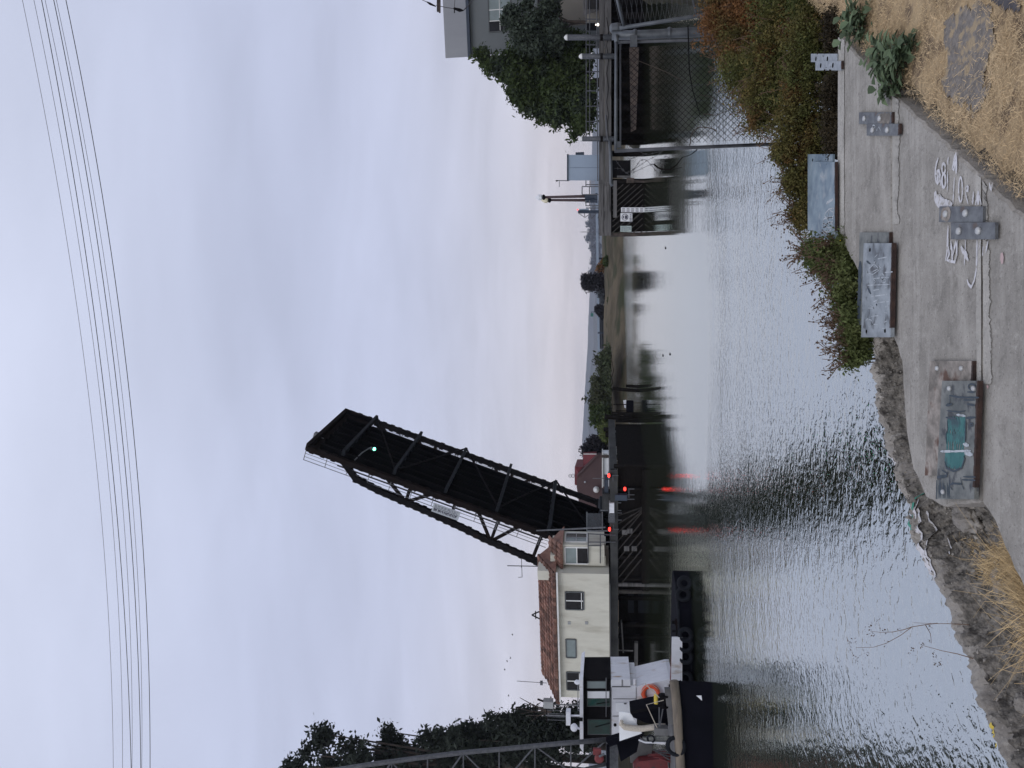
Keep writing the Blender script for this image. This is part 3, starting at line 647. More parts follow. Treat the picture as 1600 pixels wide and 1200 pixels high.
# lower link and the look-out cabin, all on the bridge line
OC = P(944.5, 884, 67.0)
def cloc(x, y): q = RP(x, y, OC, W_) - OC; return q.dot(A_), q.z
part('link_wall', house, 'cream', lambda b: b.prism([wpt(OH, .003, 1.4, .25), wpt(OH, .95, 1.4, .25), wpt(OH, .95, HD, .25), wpt(OH, .003, HD, .25)], ZU * (HH + .2)))
CW = cloc(945, 852)[0]; CH = cloc(879, 868)[1]; CD = 2.6
cabin = thing('lookout_cabin', 'small cream look-out cabin with big sliding windows beside the bridge leaf', 'cabin', wpt(OC, CW / 2, CD / 2, 0))
part('wall', cabin, 'cream', lambda b: b.prism([wpt(OC, 0, 0, 0), wpt(OC, CW, 0, 0), wpt(OC, CW, CD, 0), wpt(OC, 0, CD, 0)], ZU * CH))
def croof(b):
    o = .35; e = [wpt(OC, -o + .2, -o, CH - .05), wpt(OC, CW + o, -o, CH - .05), wpt(OC, CW + o, CD + o, CH - .05), wpt(OC, -o + .2, CD + o, CH - .05)]
    r0, r1 = wpt(OC, -o + .2, CD / 2, CH + 1.15), wpt(OC, CW - .3, CD / 2, CH + 1.15)
    b.add(e + [r0, r1], [(0, 1, 5, 4), (1, 2, 5), (2, 3, 4, 5), (0, 4, 3), (0, 3, 2, 1)])
    sl_ = wpt(OC, 0, CD / 2, CH + 1.15) - wpt(OC, 0, -o, CH - .05); up = A_.cross(sl_).normalized(); up = up if up.z > 0 else -up
    tiles(b, e[0], A_ * (CW + .4), 0, sl_, 0, up); b.tube([r0, r1], .14, 7)
part('roof', cabin, 'tile', croof)
a0, _ = cloc(900, 880.5); a1, _ = cloc(900, 855); _, zt = cloc(883, 868); _, zb = cloc(919, 868)
window(cabin, OC, A_, -W_, a0, a1, zb, zt, frame='white_trim', panes=1, glass=('glass_dark',), t=.08)
cb_ = [o for o in cabin.children if o.name.startswith('window')][0]
b = MB(); b.oct(wpt(OC, (a0 + a1) / 2, -.032, zt - (zt - zb) * .27), A_ * ((a1 - a0) / 2 - .07), W_ * .006, ZU * (zt - zb) * .23); build('pane', b, 'glass_blind', cb_)
b = MB(); b.bar(wpt(OC, a0 + .05, -.05, zt - (zt - zb) * .51), wpt(OC, a1 - .05, -.05, zt - (zt - zb) * .51), .08, .08); build('mullion', b, 'white_trim', cb_)
window(cabin, OC + A_ * CW, W_, A_, .45, CD - .45, zb + .1, zt, frame='white_trim', panes=2, glass=('glass_blind', 'glass_dark'), bar_z=.5)
def aerial(b, base, h, els_, r=.03):
    b.tube([base, base + ZU * h], r, 5)
    for z, w, dr in els_: b.tube([base + ZU * z - dr * w, base + ZU * z + dr * w], r * .7, 4)
q = RP(850, 885, OC + W_ * 1.2, W_)
at = thing('roof_antenna', 'tall thin antenna with a crossbar standing between bridge house and cabin', 'antenna', q)
part('mast', at, 'rail_grey', lambda b: b.tube([q - ZU * .8, q + ZU * 3.3], .045, 6))
part('crossbar', at, 'rail_grey', lambda b: (b.tube([q + ZU * 2.0 - A_ * 1.1, q + ZU * 2.0 + A_ * .75], .03, 5), b.tube([q + ZU * 2.0 - A_ * 1.1, q + ZU * 2.35 - A_ * 1.15], .03, 5), b.tube([q + ZU * 2.0, q + ZU * 2.0 + A_ * .2 - W_ * .6], .03, 5)))
q = RP(846, 1067, OH + W_ * 2.5, W_)
at = thing('roof_antenna', 'whip antenna rising above the left end of the tiled roof', 'antenna', q)
part('mast', at, 'rail_grey', lambda b: b.tube([q - ZU * .5, q + ZU * 2.3 + A_ * .1], .03, 5))
part('mount', at, 'rail_grey', lambda b: b.oct(q, A_ * .15, W_ * .15, ZU * .12))
# hoist and rack at the left gable of the house
q = RP(872, 1098, OH + W_ * 1.5, W_)
rk = thing('roof_rack', 'rusty frame of pipes and floodlight at the left gable of the bridge house', 'rack', q - ZU * 2.5)
part('post', rk, 'rail_grey', lambda b: [b.bar(q + A_ * i - ZU * 5.0, q + A_ * i + ZU * 1.2, .1) for i in (-.2, -1.4)])
part('crossarm', rk, 'rust_steel', lambda b: (b.bar(q + A_ * .3 + ZU * 1.9, q - A_ * .2 + ZU * .6, .14), b.tube([q - A_ * .2 + ZU * 1.9, q - A_ * .9 + ZU * 2.3, q - A_ * 1.9 + ZU * 2.2], .05, 5), b.bar(q + ZU * 1.1, q - A_ * 2.2 + ZU * 1.1, .08), b.bar(q - A_ * .1 - ZU * .6, q - A_ * 2.2 - ZU * .6, .08)))
part('floodlight', rk, 'win_frame', lambda b: b.oct(q - A_ * .1 + ZU * .9, A_ * .35, W_ * .3, ZU * .45))
part('cage_bars', rk, 'rail_grey', lambda b: [b.tube([q - A_ * (.5 + .35 * k) - ZU * .6, q - A_ * (.5 + .35 * k) + ZU * 1.1], .03, 4) for k in range(5)])

# ------------------------------------------------------------------ left pier
OL = G(1009, 800, 0)
def lpt(i, j, k): return OL + A_ * i + W_ * j + ZU * k
def lloc(x, y, off=0): q = RP(x, y, OL + W_ * off, W_) - OL; return q.dot(A_), q.z
xr = lloc(985, 733)[0]; xl = lloc(985, 925)[0]; xll = lloc(985, 1180)[0]; zt = lloc(957, 850)[1]
pier = thing('bridge_pier', 'dark timber and concrete pier under the bridge houses', 'pier', lpt((xr + xl) / 2, 3, 0))
part('deck', pier, 'pier_conc', lambda b: b.prism([lpt(xll, -.3, zt - .45), lpt(xr, -.3, zt - .45), lpt(xr, 14, zt - .45), lpt(xll, 14, zt - .45)], ZU * .62))
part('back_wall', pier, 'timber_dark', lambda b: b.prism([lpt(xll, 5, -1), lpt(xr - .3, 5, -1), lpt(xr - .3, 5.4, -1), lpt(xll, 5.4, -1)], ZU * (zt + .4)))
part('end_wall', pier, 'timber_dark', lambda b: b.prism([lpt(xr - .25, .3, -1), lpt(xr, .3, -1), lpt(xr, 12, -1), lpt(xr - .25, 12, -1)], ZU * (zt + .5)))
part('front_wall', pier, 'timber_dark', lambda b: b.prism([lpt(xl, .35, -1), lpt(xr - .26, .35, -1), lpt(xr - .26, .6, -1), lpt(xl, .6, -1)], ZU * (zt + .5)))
for k in range(9):
    i = xll + 1 + k * 2.0
    if i < xl: part('pile', pier, 'timber_dark', lambda b: b.tube([lpt(i, 1.2 + 1.2 * (k % 2), -1.5), lpt(i, 1.2 + 1.2 * (k % 2), zt - .4)], .22, 8), True)
for x0 in (986, 1002):
    a_, z_ = lloc(x0, 1000); part('waling', pier, 'floorbeam', lambda b: b.bar(lpt(xl - 3.6, 2.6, z_ - .1), lpt(xl - .9, 2.6, z_ - .1), .18, .5))
part('catwalk', pier, 'timber_grey', lambda b: (b.bar(lpt(xl - 6.5, .8, 1.9), lpt(xl - 3.4, .8, 2.05), .5, .12), b.bar(lpt(xl - 6.4, .8, 1.0), lpt(xl - 6.4, .8, 2.9), .1), b.bar(lpt(xl - 9, .8, .75), lpt(xl - 5.5, .8, .75), .35, .3)))
fender = thing('timber_fender', 'dark timber fender with slanting planks under the look-out cabin', 'fender', lpt((xl + xr) / 2 - 1, 0, 0))
ft, fbz = lloc(960, 850)[1], lloc(1007, 850)[1]
for k in range(9):
    y0 = 923 - k * 14.5; a0, z0 = lloc(961 - (k > 6) * 1, y0); a1, z1 = lloc(1003, y0 - (50 if k < 6 else 50 - 12 * (k - 5)))
    part('plank', fender, 'timber_plank', lambda b: b.bar(lpt(a0, 0, z0), lpt(a1, 0, z1), .05, .24, W_))
part('top_rail', fender, 'timber_dark', lambda b: b.bar(lpt(xl, -.05, ft + .12), lpt(xr, -.05, ft + .12), .3, .3))
part('bottom_rail', fender, 'timber_dark', lambda b: b.bar(lpt(xl, -.02, .15), lpt(xr, -.02, .15), .3, .35))
for yy in (912, 923): a0, z0 = lloc(960, yy); part('post', fender, 'timber_plank' if yy == 923 else 'timber_grey', lambda b: b.tube([lpt(a0, -.1, -1), lpt(a0, -.1, ft + .2)], .17, 7), True)
for k in range(6): part('pile', fender, 'timber_dark', lambda b: b.tube([lpt(xl + 1.2 + k * 2.1, .15, -1.5), lpt(xl + 1.2 + k * 2.1, .15, ft)], .18, 7), True)
for x_, y_ in ((979, 856.5), (991, 856.5), (976, 831), (984, 829)):
    a0, z0 = lloc(x_, y_); part('worn_block', fender, 'timber_grey', lambda b: b.oct(lpt(a0, -.08, z0), A_ * .22, W_ * .04, ZU * .22))
# gate, boxes and lamps at the roadway end
def at_l(x, y, off): return RP(x, y, OL + W_ * off, W_)
gq = at_l(936, 814, .3); g1 = at_l(918, 826, .3); g2 = at_l(939, 803, .3)
gt = thing('mesh_gate', 'grey mesh panel on posts in front of the bridge leaf foot', 'gate', at_l(956, 815, .3))
p0, p1 = at_l(918, 826, .3), at_l(939, 802.5, .3)
def mesh(b):
    w = p1 - p0; 
    for k in range(24): i = k / 23; b.tube([V((p0.x + w.x * i, p0.y + w.y * i, p0.z)), V((p0.x + w.x * i, p0.y + w.y * i, p1.z))], .018, 4)
    for k in range(14): z = p0.z + (p1.z - p0.z) * k / 13; b.tube([V((p0.x, p0.y, z)), V((p1.x, p1.y, z))], .018, 4)
part('mesh_panel', gt, 'galv', mesh)
part('frame', gt, 'galv', lambda b: [b.bar(p, q, .1) for p, q in ((at_l(917, 829, .3), at_l(917, 800, .3)), (at_l(941, 829, .3), at_l(941, 800, .3)))])
for yy in (829.5, 797.5): part('post', gt, 'galv', lambda b: b.bar(at_l(917 if yy > 800 else 938, yy, .3), at_l(957, yy, .3), .1))
hr = thing('stair_railing', 'grey pipe railing and ladder posts in front of the look-out cabin', 'railing', at_l(956, 850, -.4))
part('rails', hr, 'galv_dark', lambda b: [b.tube([at_l(*p, -.4), at_l(*q, -.4)], .05, 5) for p, q in (((918, 834), (962, 836)), ((919, 847), (962, 847)), ((918, 852.5), (940, 852.5)), ((919, 833), (919, 880)), ((938, 834), (938, 880)))])
part('barrier_arm', hr, 'rail_grey', lambda b: b.tube([at_l(838, 829, -.4), at_l(866, 828, -.4), at_l(946, 824, -.4)], [.05, .07, .07], 6))
def elbox(label, x0, x1, y0, y1, off, m_, lid=None, name='control_box', group=None):
    a, c = at_l(x1, y1, off), at_l(x0, y0, off)
    cx = (a + c) / 2; h = abs(c.z - a.z) / 2; w = abs((c - a).dot(A_)) / 2
    t = thing(name, label, 'box', cx - ZU * h, group)
    part('body', t, m_, lambda b: b.oct(cx, A_ * w, W_ * w * .8, ZU * h * .9)); part('lid', t, m_ if lid is None else lid, lambda b: b.oct(cx + ZU * h * .95, A_ * w * 1.08, W_ * w * .86, ZU * h * .06))
    part('leg', t, 'galv_dark', lambda b: [b.bar(cx + A_ * s * w * .8 - ZU * h * .9, cx + A_ * s * w * .8 - ZU * (h * .9 + .6), .07) for s in (-1, 1)])
    return t
elbox('white control box on the pier edge below the raised leaf', 952, 960, 784, 799, -.2, 'white_paint')
elbox('open grey cage box beside the white control box', 950.5, 961, 800, 814, -.2, 'galv_dark')
elbox('dark blue box hanging over the channel edge of the pier', 961, 981, 772, 781, -.2, 'post_blue')
elbox('dark traffic cabinet at the channel end of the pier behind the red lamp', 944, 951, 746, 775, 1.0, 'post_blue')
elbox('grey angular machinery housing at the foot of the bridge leaf', 941, 957, 768, 792, .6, 'pier_conc')
def redlight(label, x, y, off, arm_):
    c = at_l(x, y, off); t = thing('navigation_light', label, 'signal light', c - ZU * .5)
    part('bracket', t, 'galv_dark', lambda b: (b.bar(c - ZU * .16, c - ZU * .75, .07), b.bar(c - ZU * .3, c - ZU * .3 + arm_, .06)))
    hd = part('housing', t, 'black_steel', lambda b: b.lathe(c - ZU * .2, [(.12, 0), (.2, .04), (.2, .1), (.1, .12)], 10))
    part('lens', t, 'red_lamp', lambda b: b.lathe(c - ZU * .07, [(.09, 0), (.17, .06), (.17, .14), (.10, .20), (.03, .22)], 12), True)
    part('cap', t, 'black_steel', lambda b: b.lathe(c + ZU * .2, [(.1, 0), (.12, .03), (.02, .08)], 10))
redlight('lit red lamp at the foot of the look-out cabin railing', 953, 827, -.5, A_ * .4)
redlight('lit red lamp lowest of the three, hanging off the dark pier end', 977, 764, -.5, -A_ * .8)
redlight('lit red lamp nearest the channel, in front of the white shed', 952, 743, -.5, -A_ * .5)
# ------------------------------------------------------------------ tug boat lying inside the work barge
TY = 31.0
def tp(x, y, dy=0.): return P(x, y, TY + dy)
X1 = V((1, 0, 0)); Y1 = V((0, 1, 0))
tug = thing('tugboat', 'white tugboat with a dark wheelhouse and tyres hung along its black bow', 'tugboat', (tp(1085, 1060).x, TY + 1.5, 0))
xb = tp(1085, 912).x; xs_ = -19.0; zd = tp(1062, 1000).z
def hull(b):
    sec = []
    for fx, hw, top in ((xs_, 1.9, zd + .1), (-13.5, 2.0, zd + .05), (-11, 1.95, zd + .02), (xb - 1.2, 1.4, zd + .02), (xb - .25, .7, zd + .05), (xb, .1, zd + .06)):
        cy = TY + 2.0; sec.append([V((fx, cy - hw, top)), V((fx, cy - hw * .94, .1)), V((fx, cy - hw * .7, -.6)), V((fx, cy + hw * .7, -.6)), V((fx, cy + hw * .94, .1)), V((fx, cy + hw, top))])
    vs = [p for s in sec for p in s]; fs = []
    for i in range(len(sec) - 1):
        for j in range(6): j2 = (j + 1) % 6; fs.append((i * 6 + j, (i + 1) * 6 + j, (i + 1) * 6 + j2, i * 6 + j2))
    fs += [(0, 1, 2, 3, 4, 5), tuple(range(len(vs) - 6, len(vs)))[::-1]]
    b.add(vs, fs)
part('hull', tug, 'hull_black', hull)
for y_ in (920, 938, 992, 1008, 1026, 1060, 1076):
    c = tp(1071 + (y_ < 930) * 2, y_, .02); 
    if c.x > xb - 1.0: c.y += .85
    part('tyre', tug, 'rubber', lambda b: b.ring(c, V((.25, -1, .1)), .22, .09, 18, 8), True)
def bw(b): 
    b.prism([tp(1050, 996, -.06), tp(1066, 996, -.06), tp(1066, 1064, -.06), tp(1048.5, 1062, -.06)], Y1 * .1)
part('bulwark', tug, 'white_paint', bw)
part('rail', tug, 'red_paint', lambda b: b.tube([tp(1048, 1062, .0), tp(1050, 1020, .0), tp(1051, 996, .2)], .035, 6))
part('bitt', tug, 'black_steel', lambda b: (b.tube([tp(1062, 972, .6), tp(1050, 972, .6)], .07, 6), b.tube([tp(1056, 977, .6), tp(1056, 967, .6)], .05, 6), b.tube([tp(1062, 986, .6), tp(1050, 986, .6)], .05, 6), b.bar(tp(1058, 995, .6), tp(1058, 975, .6), .12)))
def sup(b):                                               # deckhouse with its sloping front
    b.prism([tp(954.5, 1062), tp(985, 1062), tp(985, 1072), tp(995, 1072), tp(995, 1154), tp(954.5, 1153)], Y1 * 2.6)
part('deckhouse', tug, 'white_paint', sup)
def slope(b): b.prism([tp(995, 1073), tp(1046, 1061), tp(1052, 1061), tp(1052, 1100), tp(1028, 1105), tp(995, 1111)], Y1 * 2.2)
part('casing', tug, 'white_paint', slope)
def wh(b):
    b.prism([tp(911, 1061, .0), tp(954.5, 1061, .0), tp(954.5, 1156, .0), tp(911, 1158, .0)], Y1 * 2.5)
whl = part('wheelhouse', tug, 'black_steel', wh)
for y0, y1, x0, x1, gm in ((1065, 1075, 918, 947, 'glass_blind'), (1080.5, 1091, 918, 952, 'white_hot'), (1091.5, 1103, 918, 953, 'glass_green'), (1125, 1147, 919, 953, 'glass_green')):
    f = part('window', tug, 'dark_frame', lambda b: b.prism([tp(x0 - 1, y0 - 1, -.02), tp(x1 + 1, y0 - 1, -.02), tp(x1 + 1, y1 + 1, -.02), tp(x0 - 1, y1 + 1, -.02)], Y1 * .019))
    part('pane', f, gm, lambda b: b.prism([tp(x0, y0, -.04), tp(x1, y0, -.04), tp(x1, y1, -.04), tp(x0, y1, -.04)], Y1 * .018))
def whroof(b): b.prism([tp(905.5, 1064, -.35), tp(911, 1061, -.35), tp(911.5, 1176, -.35), tp(906, 1168, -.35)], Y1 * 3.2)
part('wheelhouse_roof', tug, 'white_paint', whroof)
part('masthead_light', tug, 'white_paint', lambda b: (b.lathe(tp(905, 1066, .5), [(.05, -.25), (.09, -.1), (.1, .12), (.04, .2)], 10)), True)
def spot(b):
    c = tp(897, 1136, .3); b.lathe(c - Y1 * .12, [(.02, -.02), (.14, 0), (.15, .12), (.1, .26), (.03, .3)], 14, Y1); b.tube([c - ZU * .1, tp(906, 1139, .3)], .04, 6)
part('searchlight', tug, 'white_paint', spot, True)
part('loudhailer', tug, 'white_paint', lambda b: (b.oct(tp(888, 1120, 1.2), X1 * .28, Y1 * .2, ZU * .09), b.bar(tp(890, 1118, 1.2), tp(906, 1118, 1.2), .05)))
part('stack', tug, 'white_paint', lambda b: b.tube([tp(992, 1061, .1), tp(992, 1073, .1)], .07, 8))
part('door_frame', tug, 'grey_deck', lambda b: (b.bar(tp(956, 1073, -.02), tp(985, 1073, -.02), .03), b.bar(tp(972, 1062, -.02), tp(972, 1073, -.02), .03)))
part('porthole', tug, 'black_steel', lambda b: b.lathe(tp(961, 1133, -.03), [(.06, 0), (.06, .05)], 12, Y1))
part('plate_seam', tug, 'grey_deck', lambda b: [b.bar(tp(*p, -.012), tp(*q, -.012), .018) for p, q in (((958, 1092), (994, 1092)), ((957, 1119), (994, 1119)), ((955, 1074), (955, 1152)), ((994, 1074), (994, 1110)), ((1010, 1071), (1010, 1108)))])
part('hatch', tug, 'white_hot', lambda b: b.prism([tp(962, 1098, -.03), tp(988, 1098, -.03), tp(988, 1112, -.03), tp(962, 1112, -.03)], Y1 * .028))
part('hatch_handle', tug, 'black_steel', lambda b: b.bar(tp(975, 1099.5, -.05), tp(979, 1099.5, -.05), .03))
part('handrail', tug, 'rail_grey', lambda b: (b.tube([tp(947, 1059, -.25), tp(947, 1120, -.25)], .018, 5), b.tube([tp(903, 1070, -.2), tp(903, 1110, -.2)], .016, 5), b.tube([tp(903, 1070, -.2), tp(906, 1070, -.2)], .016, 5), b.tube([tp(903, 1110, -.2), tp(906, 1110, -.2)], .016, 5)))
part('wiper', tug, 'black_steel', lambda b: (b.bar(tp(953, 1130, -.06), tp(930, 1136, -.06), .02), b.bar(tp(952, 1097, -.06), tp(932, 1100, -.06), .02)))
part('roof_cleats', tug, 'black_steel', lambda b: [b.oct(tp(908, y, -.4), X1 * .05, Y1 * .06, ZU * .06) for y in (1124, 1160)])
part('rub_strake', tug, 'rubber', lambda b: b.tube([V((-19, TY - .02, .55)), V((-11, TY + .0, .55)), V((xb - 1.2, TY + .55, .57)), V((xb - .3, TY + 1.3, .6))], .06, 6))
lb = thing('lifebuoy', 'orange ring lifebuoy hung on the white side of the tugboat', 'lifebuoy', tp(1030, 1082, -.12))
c = tp(1017, 1084.5, -.12)
part('ring', lb, 'orange', lambda b: b.ring(c, V((.15, -1, .1)), .30, .085, 28, 10), True)
part('grab_line', lb, 'rope', lambda b: b.tube([c + (X1 * math.cos(t) + ZU * math.sin(t)) * (.40 - .05 * abs(math.sin(2 * t))) - Y1 * .05 for t in [2 * math.pi * k / 32 for k in range(33)]], .012, 4))
# ------------------------------------------------------------------ work barge in front, with its gear
BY = 26.0
def bp_(x, y, dy=0.): return P(x, y, BY + dy)
zg = bp_(1053, 1100).z; xe = bp_(1060, 1064).x
barge = thing('work_barge', 'low black work barge with a worn timber rubbing rail along its edge', 'barge', (-15, BY + 1, 0))
xk = xe * (BY + 3.4) / BY - .15
part('hull', barge, 'hull_black', lambda b: b.prism([V((-26, BY, -.5)), V((xe, BY, -.5)), V((xk, BY + 3.4, -.5)), V((-30, BY + 3.4, -.5))], ZU * (zg + .4)))
part('rubbing_rail', barge, 'rub_rail', lambda b: (b.tube([bp_(1053, 1064, -.08), bp_(1058, 1110, -.1), bp_(1060, 1150, -.1), bp_(1064, 1205, -.1), V((-26, BY - .1, zg - .25))], .15, 8)), True)
part('deck', barge, 'grey_deck', lambda b: b.prism([V((-26, BY + .1, zg - .09)), V((xe - .2, BY + .1, zg - .09)), V((xk - .1, BY + 3.2, zg - .09)), V((-30, BY + 3.2, zg - .09))], ZU * .06))
part('side_post', barge, 'grey_deck', lambda b: b.bar(bp_(1044, 1075, .2), bp_(1050, 1130, .2), .2, .25))
part('stern_chock', barge, 'white_paint', lambda b: b.prism([bp_(1088, 1087, -.02), bp_(1096, 1087, -.02), bp_(1097, 1095, -.02)], Y1 * .05))
part('hull_tyre', barge, 'rubber', lambda b: b.ring(bp_(1056, 1166, -.14), V((.1, -1, .1)), .27, .07, 18, 8), True)
tk = thing('black_chute', 'black tapering steel chute leaning over the barge deck before the white tug', 'chute', bp_(1048, 1110, .9))
part('body', tk, 'hull_black', lambda b: b.prism([bp_(985, 1114, .7), bp_(1030, 1105, .7), bp_(1044, 1103, .7), bp_(1044, 1135, .7), bp_(1010, 1130, .7), bp_(985, 1119, .7)], Y1 * 1.0))
part('rim', tk, 'black_steel', lambda b: b.tube([bp_(985, 1113.5, .6), bp_(1032, 1104, .6)], .05, 6))
fh = thing('rope_hawser', 'thick pale rope hawser draped in a curve over the barge deck', 'hawser', bp_(1045, 1135, .4))
hp = [(972, 1126), (970, 1131), (976, 1136), (990, 1138), (1003, 1138.5), (1015, 1137), (1028, 1135), (1040, 1134)]
part('rope', fh, 'rope', lambda b: (b.tube([bp_(x, y, .5) for x, y in hp], [.06, .08, .10, .10, .10, .10, .10, .08], 9)), True)
part('sheet', fh, 'white_hot', lambda b: b.prism([bp_(967, 1112, .65), bp_(985, 1114, .65), bp_(1000, 1140, .65), bp_(1003, 1146, .65), bp_(968, 1158, .65)], Y1 * .05))
wn = thing('deck_winch', 'small black deck winch with slack ropes on the barge edge', 'winch', bp_(1050, 1095, .3))
part('drum', wn, 'black_steel', lambda b: b.lathe(bp_(1037, 1095, .2), [(.18, -.2), (.18, -.15), (.1, -.14), (.1, .14), (.18, .15), (.18, .2)], 12, X1), True)
part('frame', wn, 'black_steel', lambda b: [b.bar(bp_(1052, y, .2), bp_(1036, 1095, .2), .07) for y in (1088, 1102)])
part('rope', wn, 'rope', lambda b: (b.tube([bp_(1037, 1094, .1), bp_(1010, 1101, .05), bp_(1028, 1140, .1)], .015, 4), b.tube([bp_(1030, 1090, .1), bp_(1008, 1068, .1)], .015, 4)))
part('canister', wn, 'yellow', lambda b: b.lathe(bp_(1025, 1092, .3), [(.07, -.16), (.07, .14), (.03, .18)], 10, X1))
bd = thing('mooring_block', 'dark mooring block on the timber rail with two iron rods above it', 'bollard', bp_(1050, 1140, .2))
part('block', bd, 'grey_deck', lambda b: b.oct(bp_(1033, 1141, .2), X1 * .12, Y1 * .15, ZU * .22))
part('rod', bd, 'galv_dark', lambda b: [b.tube([bp_(x0, y0, .1), bp_(1030, 1141, .1)], .022, 5) for x0, y0 in ((1030, 1105), (1036, 1106))])
pl = thing('deck_hatch', 'pale grey rounded hatch plate with a black hose ring on the barge', 'hatch', bp_(1048, 1155, .3))
part('plate', pl, 'plate_dull', lambda b: b.prism([bp_(1004, 1153, .4), bp_(1040, 1150, .4), bp_(1048, 1152, .4), bp_(1044, 1160, .4), bp_(1010, 1159, .4)], Y1 * .1))
part('edge', pl, 'white_paint', lambda b: b.tube([bp_(998, 1156, .35), bp_(1008, 1160, .35), bp_(1042, 1160.5, .35)], .03, 5))
part('hose_ring', pl, 'rubber', lambda b: b.ring(bp_(1017, 1154.5, .36), V((0, -1, .2)), .12, .03, 16, 6), True)
af = thing('gantry_frame', 'black slanting steel beam frame standing on the barge by the lattice boom', 'frame', bp_(1050, 1165, 1.0))
part('beam', af, 'hull_black', lambda b: b.prism([bp_(947, 1158, .95), bp_(1004, 1141, .95), bp_(1006, 1148, .95), bp_(953, 1167, .95)], Y1 * .35))
part('upright', af, 'hull_black', lambda b: (b.bar(bp_(950, 1164, 1.1), bp_(950, 1206, 1.1), .12), b.prism([bp_(964, 1163, 1.3), bp_(1000, 1152, 1.3), bp_(995, 1175, 1.3), bp_(970, 1190, 1.3)], Y1 * .2)))
part('panel', af, 'galv_dark', lambda b: b.prism([bp_(951, 1166, 1.35), bp_(966, 1164, 1.35), bp_(966, 1206, 1.35), bp_(951, 1206, 1.35)], Y1 * .1))
eg = thing('pump_engine', 'dark red pump engine with pipes at the picture edge of the barge', 'engine', bp_(1048, 1190, .7))
part('block', eg, 'red_paint', lambda b: (b.prism([bp_(990, 1199, 2.2), bp_(998, 1190, 2.2), bp_(1042, 1185, 2.2), bp_(1046, 1212, 2.2), bp_(990, 1212, 2.2)], Y1 * .7)))
part('cover', eg, 'grey_deck', lambda b: b.prism([bp_(985, 1166, 2.6), bp_(1000, 1160, 2.6), bp_(1020, 1166, 2.6), bp_(1016, 1190, 2.6), bp_(985, 1192, 2.6)], Y1 * .4))
part('pipes', eg, 'red_paint', lambda b: [b.tube([bp_(1012 + 9 * k, 1180 + 2 * k, 2.0), bp_(1040, 1178 + 5 * k, 2.0), bp_(1048, 1180 + 5 * k, 2.0)], .04, 6) for k in range(3)])
part('rods', eg, 'galv_dark', lambda b: [b.tube([bp_(1020 + 4 * k, 1172 + 2 * k, 1.9), bp_(1046, 1172 + 5 * k, 1.9)], .025, 5) for k in range(4)])
sh = thing('boom_sheave', 'small red sheave block at the foot of the lattice boom', 'sheave', bp_(946, 1186, .5))
part('block', sh, 'red_paint', lambda b: (b.lathe(bp_(936, 1185, .5), [(.1, -.05), (.16, -.03), (.16, .03), (.1, .05)], 12, Y1), b.oct(bp_(933, 1174, .5), X1 * .1, Y1 * .06, ZU * .14)))
part('hook', sh, 'galv', lambda b: b.tube([bp_(936, 1182, .4), bp_(944, 1178, .4)], .04, 6))
# lattice boom running up and out of the picture
bm = thing('lattice_boom', 'grey lattice crane boom standing on the barge before the dark trees', 'crane boom', bp_(948, 1170, 1.6))
def bxy(f, k):                                            # chord k at fraction f from foot (0) to top (1)
    x = 948 + (500 - 948) * f
    yr = np.interp(x, [500, 530, 700, 800, 860, 948], [1207, 1201, 1178, 1169, 1163, 1156]); yl = np.interp(x, [500, 700, 948], [1290, 1250, 1194])
    return bp_(x, yr if k in (0, 1) else yl, 1.5 if k in (0, 2) else 2.7)
for k in range(4): part('chord', bm, 'galv_dark', lambda b: b.tube([bxy(f / 6, k) for f in range(7)], .085 if k == 0 else .06, 7), True)
NB = 8
for i in range(NB):
    f0, f1 = i / NB, (i + 1) / NB
    def lace(b):
        for a, c_ in ((0, 2), (0, 1), (1, 3), (2, 3)):
            p, q = (f0, f1) if i % 2 == 0 else (f1, f0)
            b.tube([bxy(p, a), bxy(q, c_)], .032, 5); b.tube([bxy(f0, a), bxy(f0, c_)], .028, 5)
    part('lacing', bm, 'galv_dark', lace)

# ------------------------------------------------------------------ trees on the left bank
def E(x, y, Y, rx, rz, ry=None):
    c = P(x, y, Y); return (c.x, c.y, c.z, rx * Y / F, (ry or rx) * Y / F, rz * Y / F)
def treeP(label, ells, Y, leaf, lm, tr, n, nl, rcl, group=None, basey=None, base_z=2.6, cat='tree', name='tree', **k):
    es = [E(x, y, Y + dy, rx, rz) for x, y, rx, rz, dy in ells]
    bx = P(900, basey if basey is not None else sum(e[1] for e in ells) / len(ells), Y)
    t = tree(name, label, (bx.x, Y, base_z), es, n, nl, rcl, leaf, lm, tr, group, cat, **k)
    return t
gE = 'dark eucalyptus trees on the left bank'
treeP('tallest dark eucalyptus at the lower left, its ragged top cut by the picture edge', [(455, 1200, 16, 22, 0), (503, 1160, 18, 26, 0), (522, 1198, 28, 34, 2), (565, 1192, 24, 32, -2), (615, 1214, 44, 46, 0), (500, 1146, 11, 17, 0), (478, 1180, 13, 16, 0), (540, 1172, 13, 17, 0), (555, 1160, 8, 12, 0), (700, 1218, 50, 66, 0)], 86, .27, 'leaf_euc', .5, 560, 26, .9, gE, 1210)
treeP('dark eucalyptus with one tall leaning spire of foliage', [(605, 1143, 8, 17, 0), (614, 1160, 10, 20, 0), (620, 1176, 16, 20, 0), (596, 1172, 9, 10, 0), (650, 1190, 22, 24, 0), (690, 1192, 30, 36, 2), (760, 1192, 40, 46, 0)], 88, .27, 'leaf_euc', .45, 480, 26, .85, gE, 1185)
treeP('dark bushy eucalyptus just behind the lattice boom', [(668, 1152, 9, 16, 0), (688, 1156, 14, 22, 0), (720, 1155, 20, 24, -2), (745, 1150, 17, 28, 0), (770, 1160, 26, 40, 0), (830, 1165, 34, 50, 0)], 84, .26, 'leaf_euc', .4, 480, 26, .8, gE, 1165)
